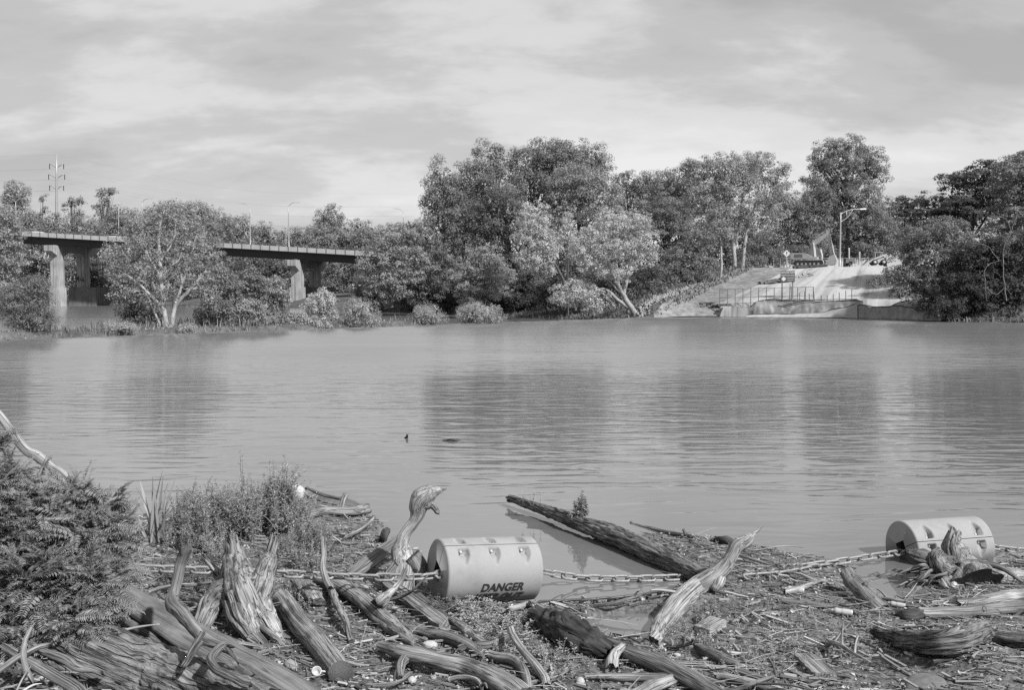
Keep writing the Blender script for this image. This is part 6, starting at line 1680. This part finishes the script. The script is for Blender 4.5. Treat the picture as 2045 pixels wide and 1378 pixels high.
def weed(mbL, mbS, base, h, r, nleaf, ls, lw=0.16, lean=0.3, tone=0.5, spread=0.8):
    a = r.uniform(0, 6.28); ln = r.uniform(0, lean) * h
    top = base + np.array((math.cos(a) * ln, math.sin(a) * ln, h)); mid = (base + top) / 2 + np.array((0, 0, 0.06 * h)) - np.array((math.cos(a), math.sin(a), 0)) * ln * 0.15
    X, rad = catmull(np.array([base, mid, top]), np.array([0.005, 0.004, 0.0015]) * (0.6 + h), 7)
    tube(mbS, X, rad, n=3, step=h / 5, cap0='open', cap1='open', tone=0.5)
    u = r.uniform(0.12, 1.0, nleaf); P = np.stack([np.interp(u, np.linspace(0, 1, 7), X[:, i]) for i in range(3)], 1)
    an = r.uniform(0, 6.28, nleaf); el = r.uniform(-0.2, 0.9, nleaf) * spread + u * 0.3
    d = np.stack([np.cos(an) * np.cos(el), np.sin(an) * np.cos(el), np.sin(el)], 1)
    s = np.cross(d, np.array((0, 0, 1.0))); s /= np.maximum(np.linalg.norm(s, axis=1), 1e-6)[:, None]
    l = (ls * r.uniform(0.55, 1.2, nleaf) * (1.1 - 0.55 * u))[:, None]
    V = np.stack([P, P + d * l * 0.5 + s * l * lw + np.array((0, 0, 0.03)) * l, P + d * l - np.array((0, 0, 0.18)) * l, P + d * l * 0.5 - s * l * lw + np.array((0, 0, 0.03)) * l], 1).reshape(-1, 3)
    mbL.add(V, [np.arange(4 * nleaf).reshape(-1, 4)], grain=V, tone=np.repeat(np.clip(tone + r.normal(0, 0.18, nleaf), 0, 1), 4))
def bushy(A, B, base, h, r, nleaf, ls, lw, lean, tone, spread):
    weed(A, B, base, h, r, nleaf, ls, lw, lean, tone, spread)
    for k in range(int(r.integers(3, 7))):
        st = base + np.array((r.normal(0, 0.05), r.normal(0, 0.05), r.uniform(0.1, 0.55))) * h
        weed(A, B, st, h * r.uniform(0.25, 0.5), r, int(nleaf * 0.45), ls * 0.8, lw, lean * 2.2, tone, spread)
def weed_clump(label, boxes, n, hpx, ls, nleaf, mat='leaf_weed', seed=1, lw=0.14, name='weed_clump', cat='weeds', lean=0.3, spread=0.8):
    r = np.random.default_rng(seed)
    b0 = PG((boxes[0][0] + boxes[0][1]) / 2, boxes[0][3])
    t = thing(name, label, cat, b0)
    A, B = MB(), MB()
    for i in range(n):
        bx = boxes[int(r.integers(0, len(boxes)))]
        p = PG(r.uniform(bx[0], bx[1]), r.uniform(bx[2], bx[3]))
        h = r.uniform(hpx[0], hpx[1]) * p[1] / FPX
        (bushy if hpx[1] > 55 else weed)(A, B, p, h, r, int(nleaf * r.uniform(0.5, 0.9)), ls, lw, lean, float(np.clip(r.normal(0.5, 0.15), 0.1, 0.9)), spread)
    A.build('foliage', mat, t, False)['kind'] = 'stuff'; B.build('stems', mat, t)['kind'] = 'stuff'
weed_clump('tall feathery weed topping the weed point, its plume highest', [(530, 585, 1050, 1068)], 26, (90, 150), 0.11, 70, seed=2, lean=0.45)
weed_clump('single spire-like weed stem beside the highest plume', [(484, 492, 1040, 1048)], 2, (135, 148), 0.07, 60, seed=3, lean=0.06)
weed_clump('bushy weeds in the middle of the weed point', [(440, 560, 1050, 1085)], 60, (70, 120), 0.085, 60, seed=4, lean=0.55)
weed_clump('bushy weeds on the left of the weed point behind the sword-leaved plant', [(350, 450, 1045, 1085)], 46, (60, 105), 0.085, 60, seed=5, lean=0.55)
weed_clump('weeds at the right end of the weed point over the boulder', [(560, 618, 1045, 1080)], 30, (50, 95), 0.08, 55, seed=6, lean=0.6)
weed_clump('low feathery weeds right behind the torn stump', [(540, 640, 1095, 1150), (600, 660, 1080, 1110)], 60, (30, 62), 0.06, 45, seed=7)
weed_clump('low weeds left of the torn stump above the chain', [(370, 470, 1090, 1140), (330, 420, 1080, 1110)], 60, (30, 62), 0.06, 45, seed=8)
weed_clump('tangle of weeds below the chain left of the torn stump', [(370, 450, 1160, 1205), (330, 380, 1150, 1190)], 40, (30, 60), 0.06, 45, 'leaf_mid', seed=9)
weed_clump('small leafy weeds around the head of the straight grey log', [(540, 620, 1185, 1225)], 34, (25, 50), 0.055, 40, seed=10)
weed_clump('matted leafy weeds growing in front of the lettered float', [(905, 1000, 1222, 1262), (900, 990, 1215, 1240), (930, 1010, 1250, 1280), (1000, 1070, 1240, 1268)], 170, (10, 33), 0.065, 34, 'leaf_weed', seed=11, lw=0.2)
weed_clump('dark matted weeds under the left end of the lettered float', [(850, 925, 1195, 1240)], 60, (14, 34), 0.055, 34, 'leaf_mid', seed=12, lw=0.22)
weed_clump('small weeds below the rotten log', [(960, 1080, 1270, 1330), (1080, 1150, 1300, 1370)], 60, (14, 34), 0.06, 26, seed=13)
weed_clump('weeds growing by the pool at the foot of the snag', [(1340, 1420, 1255, 1300), (1400, 1440, 1215, 1260)], 46, (14, 40), 0.05, 26, seed=14)
weed_clump('sparse weeds on the mat near the bottom edge right of centre', [(1440, 1600, 1290, 1375)], 70, (8, 26), 0.045, 22, seed=15)
weed_clump('sparse weeds on the mat left of the bark slab', [(1560, 1740, 1230, 1330)], 70, (6, 18), 0.04, 20, seed=16)
weed_clump('thin weeds at the lower left behind the smooth trunk', [(190, 260, 1235, 1290)], 26, (16, 40), 0.05, 30, seed=17)
def on_log(label, px, py, n, hpx, ls, nl, seed, spread_px):
    r = np.random.default_rng(seed); p = PG(px, py, 0.24); t = thing('log_plant', label, 'plant', p, None)
    A, B = MB(), MB()
    for i in range(n):
        q = p + np.array((r.normal(0, spread_px) * p[1] / FPX, r.normal(0, 0.03), -0.03)); weed(A, B, q, r.uniform(*hpx) * p[1] / FPX, r, nl, ls, 0.17, 0.18, 0.6)
    A.build('foliage', 'leaf_weed', t, False)['kind'] = 'stuff'; B.build('stems', 'leaf_weed', t)['kind'] = 'stuff'
on_log('leafy seedling growing upright on the middle of the bark trunk', 1163, 1030, 14, (26, 60), 0.085, 70, 5, 8)
on_log('thin reeds growing near the tip of the bark trunk', 1066, 1004, 5, (22, 34), 0.07, 10, 6, 14)
on_log('low tuft on the bark trunk left of the seedling', 1146, 1030, 4, (12, 22), 0.05, 20, 7, 5)

def sword_plant():
    b = PG(312, 1084); t = thing('sword_leaved_plant', 'dark sword-leaved plant standing between the fern shrub and the weed point', 'plant', b)
    r = np.random.default_rng(8)
    for i in range(30):
        a = r.uniform(0, 6.28); ln = r.uniform(0.08, 0.7); L = r.uniform(0.5, 0.95); w = r.uniform(0.014, 0.024)
        d = np.array((math.cos(a), math.sin(a) * 0.7, 0)); s = np.array((-math.sin(a), math.cos(a), 0))
        base = b + np.array((r.normal(0, 0.06), r.normal(0, 0.05), -0.03))
        u = np.linspace(0, 1, 8)[:, None]
        drop = 0.9 if ln > 0.5 else 0.15
        X = base + np.array((0, 0, 1.0)) * L * (u - drop * 0.5 * u ** 2 * ln * 1.6) + d * L * ln * u ** 1.5
        wd = w * np.array([0.7, 0.9, 1, 1, 0.95, 0.8, 0.5, 0.04])[:, None]
        V = np.concatenate([X - s * wd, X + np.array((0, 0, -0.004)), X + s * wd]); k = np.arange(7)
        F = np.concatenate([np.stack([k, k + 8, k + 9, k + 1], 1), np.stack([k + 8, k + 16, k + 17, k + 9], 1)])
        mb = MB(); mb.add(V, [F], tone=r.random()); mb.build('blade', 'leaf_light', t)
sword_plant()
def broad_leaves():
    t0 = PG(60, 1362, 0.05); t = thing('dead_leaves', 'pale curled dead leaves in the bottom left corner', 'leaves', t0)
    r = np.random.default_rng(4)
    for i in range(12):
        p = PG(r.uniform(5, 105), r.uniform(1335, 1376), 0.05 + r.uniform(0, 0.05)); a = r.uniform(0, 6.28); L = r.uniform(0.05, 0.09)
        d = np.array((math.cos(a), math.sin(a), r.uniform(0, 0.7))); s = np.array((-math.sin(a), math.cos(a), r.uniform(-.4, .4)))
        V = [p, p + d * L * 0.4 + s * L * 0.35, p + d * L * 0.8 + s * L * 0.2, p + d * L, p + d * L * 0.8 - s * L * 0.2, p + d * L * 0.4 - s * L * 0.35, p + d * L * 0.5 + np.array((0, 0, -0.015))]
        mb = MB(); mb.add(V, [np.array([(0, 1, 6), (1, 2, 6), (2, 3, 6), (3, 4, 6), (4, 5, 6), (5, 0, 6)])], tone=0.7); mb.build('leaf', 'leaf_pale', t)
broad_leaves()

# ------------------------------------------------------------------ loose pieces on the mat
def on_land(n, r, ymin=5.5, ymax=15.0, smin=-0.08):
    out = []
    while len(out) < n:
        Y = r.uniform(ymin ** 1, ymax, 4000); X = r.uniform(-0.68, 0.68, 4000) * Y
        s = poly_sd(LAND, X, Y); pl = poly_sd(POOL, X, Y)
        k = (s > smin) & (pl < -0.04)
        out += list(zip(X[k], Y[k]))
    A = np.array(out[:n]); return A
def drift_axis(r, n):                                     # pieces lie roughly along the wrack lines
    return R(-28) + r.normal(0, 0.55, n) + (r.random(n) < 0.2) * r.uniform(0, 3, n)
def loose():
    r = np.random.default_rng(90)
    meshes = []
    for i in range(7):
        mb = MB(); L = 1.0; b = r.uniform(-0.06, 0.06, 2)
        tube(mb, [(-0.5, 0, 0), (-0.15, b[0], 0.02), (0.2, b[1], 0.03), (0.5, 0, 0)], [0.032, 0.04, 0.036, 0.018], n=6, step=0.2, amp=0.25, seed=i, wob=0.02)
        me = mb.mesh('loose_stick', None); me.materials.append(MAT[('drift', 'drift_dark', 'drift_pale', 'drift', 'drift_dark', 'drift', 'rotten')[i]]); meshes.append(me)
    A = on_land(240, r); z = ground_z(A[:, 0], A[:, 1]); ang = drift_axis(r, 240)
    for i, (x, y) in enumerate(A):
        o = ob('loose_stick', meshes[i % 7]); L = float(np.clip(r.lognormal(-1.35, 0.5), 0.12, 0.75)); th = float(r.uniform(0.35, 1.0))
        o.location = (x, y, z[i] + 0.02 + 0.02 * r.random()); o.rotation_euler = (r.uniform(0, 6), r.normal(0, 0.12), ang[i]); o.scale = (L, max(L * th, 0.16) , max(L * th, 0.16))
        tag(o, 'loose weathered stick lying among the litter of the near bank', 'stick', 'loose sticks on the near bank')
    # crooked pale branches caught in the mat, each forked once or twice
    A = on_land(70, r, 6.0, 13.5, 0.1); z = ground_z(A[:, 0], A[:, 1]); ang = drift_axis(r, 70)
    for i, (x, y) in enumerate(A):
        L = float(r.uniform(0.35, 1.0)); q = float(r.uniform(0.010, 0.024)); P = [np.array((x, y, z[i] + q + 0.01))]; d = np.array((math.cos(ang[i]), math.sin(ang[i]), r.uniform(0, 0.25)))
        for k in range(4):
            d = d + np.array((r.normal(0, 0.28), r.normal(0, 0.28), r.normal(0, 0.10))); d /= np.linalg.norm(d); nx_ = P[-1] + d * L / 4
            nx_[2] = max(nx_[2], gz(nx_[0], nx_[1]) + q); P.append(nx_)
        t = thing('loose_branch', 'thin crooked weathered branch caught in the litter of the near bank', 'branch', P[0], 'crooked branches on the near bank')
        m_ = ('drift_pale', 'drift', 'drift', 'drift_dark')[i % 4]
        mb = MB(); tube(mb, P, [q, q, q * 0.85, q * 0.65, q * 0.35], n=8, step=0.03, amp=0.2, freq=(3, 12), seed=i, wob=0.012, knots=2); mb.build('stem', m_, t)
        for k in (1, 2, 3):
            if r.random() < 0.6:
                e = P[k] + (P[k + 1] - P[k]) * 0.4 + np.array((r.normal(0, 0.12), r.normal(0, 0.12), r.uniform(0.0, 0.16))) * L * 1.3
                mb = MB(); tube(mb, [P[k], (P[k] + e) / 2 + np.array((0, 0, 0.02)), e], [q * 0.6, q * 0.45, q * 0.2], n=6, step=0.03, seed=i + k, wob=0.01); mb.build('twig', m_, t)
    rocks = []
    for i in range(4):
        V, F = rock_mesh(20 + i, 0.6, 0.3, 2); mb = MB(); mb.add(V, [F]); me = mb.mesh('loose_stone'); me.materials.append(MAT['pale_stone' if i % 2 else 'stone']); rocks.append(me)
    A = on_land(130, r, 5.5, 14, 0.1); z = ground_z(A[:, 0], A[:, 1])
    for i, (x, y) in enumerate(A):
        o = ob('loose_stone', rocks[i % 4]); s = float(np.clip(r.lognormal(-3.4, 0.4), 0.015, 0.075))
        o.location = (x, y, z[i] + s * 0.35); o.rotation_euler = (0, 0, r.uniform(0, 6)); o.scale = (s * 1.2, s, s)
        tag(o, 'small pale stone or lump lying in the litter of the near bank', 'stone', 'stones on the near bank')
    chips = []
    for i in range(4):
        mb = MB(); n = 7; a = np.linspace(0, 2 * math.pi, n, endpoint=False); rad = r.uniform(0.6, 1.0, n)
        out = [(math.cos(t_) * q, math.sin(t_) * q * 0.35) for t_, q in zip(a, rad)]
        V = [(x, y, 0.06 + 0.1 * x * x) for x, y in out] + [(x, y, -0.06 + 0.1 * x * x) for x, y in out]
        F4 = [(k, (k + 1) % n, n + (k + 1) % n, n + k) for k in range(n)]
        mb.add(V, [np.array([range(n)]), np.array([range(2 * n - 1, n - 1, -1)]), np.array(F4)], grain=[(v[1], v[2], v[0]) for v in V]); me = mb.mesh('wood_chip', None, False); me.materials.append(MAT[('drift', 'drift_pale', 'drift_dark', 'bark')[i]]); chips.append(me)
    A = on_land(150, r, 5.5, 14, 0.05); z = ground_z(A[:, 0], A[:, 1]); ang = drift_axis(r, 150)
    for i, (x, y) in enumerate(A):
        o = ob('wood_chip', chips[i % 4]); s = float(np.clip(r.lognormal(-2.4, 0.5), 0.05, 0.26))
        o.location = (x, y, z[i] + 0.02); o.rotation_euler = (r.normal(0, 0.25), r.normal(0, 0.2), ang[i]); o.scale = (s, s, s * 0.8)
        tag(o, 'flat broken piece of wood lying in the litter of the near bank', 'driftwood', 'wood pieces on the near bank')
loose()
def clumped(n, r, a, b, c, k=0.42):
    A = on_land(int(n * 2.2), r, a, b, c); w = fbm(np.c_[A * 1.7, A[:, :1] * 0], 3, 19)
    A = A[r.random(len(A)) < 0.25 + 0.9 * smooth(k - 0.06, k + 0.14, w)]
    return A[:n]
def litter():
    r = np.random.default_rng(12); mb = MB(); n = 17000
    A = clumped(n, r, 5.2, 15.5, -0.12); n = len(A); z = np.maximum(ground_z(A[:, 0], A[:, 1]), 0.0)
    ang = drift_axis(r, n); L = np.clip(r.lognormal(-2.75, 0.65, n), 0.015, 0.40); w = np.clip(L * r.uniform(0.05, 0.28, n), 0.004, 0.02); h = w * r.uniform(0.25, 1.0, n)
    e = np.stack([np.cos(ang), np.sin(ang), r.normal(0, 0.16, n)], 1); e /= np.linalg.norm(e, axis=1)[:, None]
    s = np.cross(np.array((0, 0, 1.0)), e); s /= np.linalg.norm(s, axis=1)[:, None]; u = np.cross(e, s)
    roll = r.normal(0, 0.5, n)[:, None]; s, u = s * np.cos(roll) + u * np.sin(roll), u * np.cos(roll) - s * np.sin(roll)
    c = np.c_[A, z + h + r.random(n) * 0.025]
    V = []
    for a, b, q in ((-1, -1, 1), (1, -1, 0.75), (1, 1, 0.75), (-1, 1, 1)):
        for d in (-1, 1):
            V.append(c + e * (d * L / 2)[:, None] + s * (a * w / 2 * (1 if d < 0 else q * 0.7))[:, None] + u * (b * h / 2)[:, None])
    V = np.stack(V, 1).reshape(-1, 3)
    k = np.arange(n)[:, None] * 8
    F = np.concatenate([k + np.array(f) for f in ((0, 1, 3, 2), (2, 3, 5, 4), (4, 5, 7, 6), (6, 7, 1, 0), (0, 2, 4, 6), (1, 7, 5, 3))])
    tone = np.clip(r.beta(1.6, 2.2, n), 0, 1); tone = np.where(r.random(n) < 0.03, r.uniform(0.8, 0.95, n), tone)
    g = np.stack([np.tile(np.array([-.1, -.1, .1, .1, .1, .1, -.1, -.1]), n), np.tile(np.array([0, 0, 0, 0, .1, .1, .1, .1.__float__()]), n), np.repeat(L, 8) * np.tile([0, 1] * 4, n)], 1) + np.repeat(r.random((n, 1)) * 9, 8, 0)
    mb.add(V, [F], grain=g, tone=np.repeat(tone, 8))
    o = mb.build('driftwood_litter', 'scrap', None, False); tag(o, 'carpet of twigs, chips and bark washed up on the near bank', 'litter', kind='stuff')
    mb = MB(); n2 = 1500; A = clumped(n2, r, 5.4, 14.5, 0.0); n2 = len(A); z = ground_z(A[:, 0], A[:, 1]); an = drift_axis(r, n2)
    for i in range(n2):
        L2 = r.uniform(0.15, 0.6); d = np.array((math.cos(an[i]), math.sin(an[i]), r.normal(0, 0.1))) * L2; p = np.array((A[i, 0], A[i, 1], z[i] + 0.02 + r.random() * 0.03))
        tube(mb, [p, p + d * 0.5 + np.array((0, 0, r.normal(0, 0.012))), p + d], [0.0035, 0.0035, 0.002], n=3, step=L2 / 2, cap0='open', cap1='open', tone=float(r.uniform(0.3, 0.85)))
    o = mb.build('reed_straws', 'scrap', None, False); tag(o, 'thin dry reed straws strewn over the near bank', 'litter', kind='stuff')
    # crumbs and leaf scraps
    mb = MB(); n = 40000
    A = on_land(n, r, 5.2, 15.0, -0.05); z = np.maximum(ground_z(A[:, 0], A[:, 1]), 0.0)
    t_ = np.clip(r.beta(1.5, 2.4, n), 0, 1); t_ = np.where(r.random(n) < 0.04, r.uniform(0.85, 1.0, n), t_)
    Nn = r.normal(size=(n, 3)) * 0.5 + np.array((0, 0, 1))
    leaves(mb, np.c_[A, z + 0.008 + r.random(n) * 0.02], Nn, 0.035, r, t_, 0.6)
    o = mb.build('leaf_scraps', 'scrap', None, False); tag(o, 'small leaf and bark scraps scattered over the near bank', 'litter', kind='stuff')
    mb = MB(); A = on_land(9000, r, 5.2, 13.5, 0.25); cl = n3(np.c_[A * 0.9, A[:, :1] * 0], 6); A = A[cl > 0.56]
    z = ground_z(A[:, 0], A[:, 1]); blades(mb, np.c_[A, z], 0.09, r, 0.0035, 0.7)
    o = mb.build('short_grass', 'leaf_grass', None, False); tag(o, 'thin short grass sprouting through the litter', 'grass', kind='stuff')
litter()
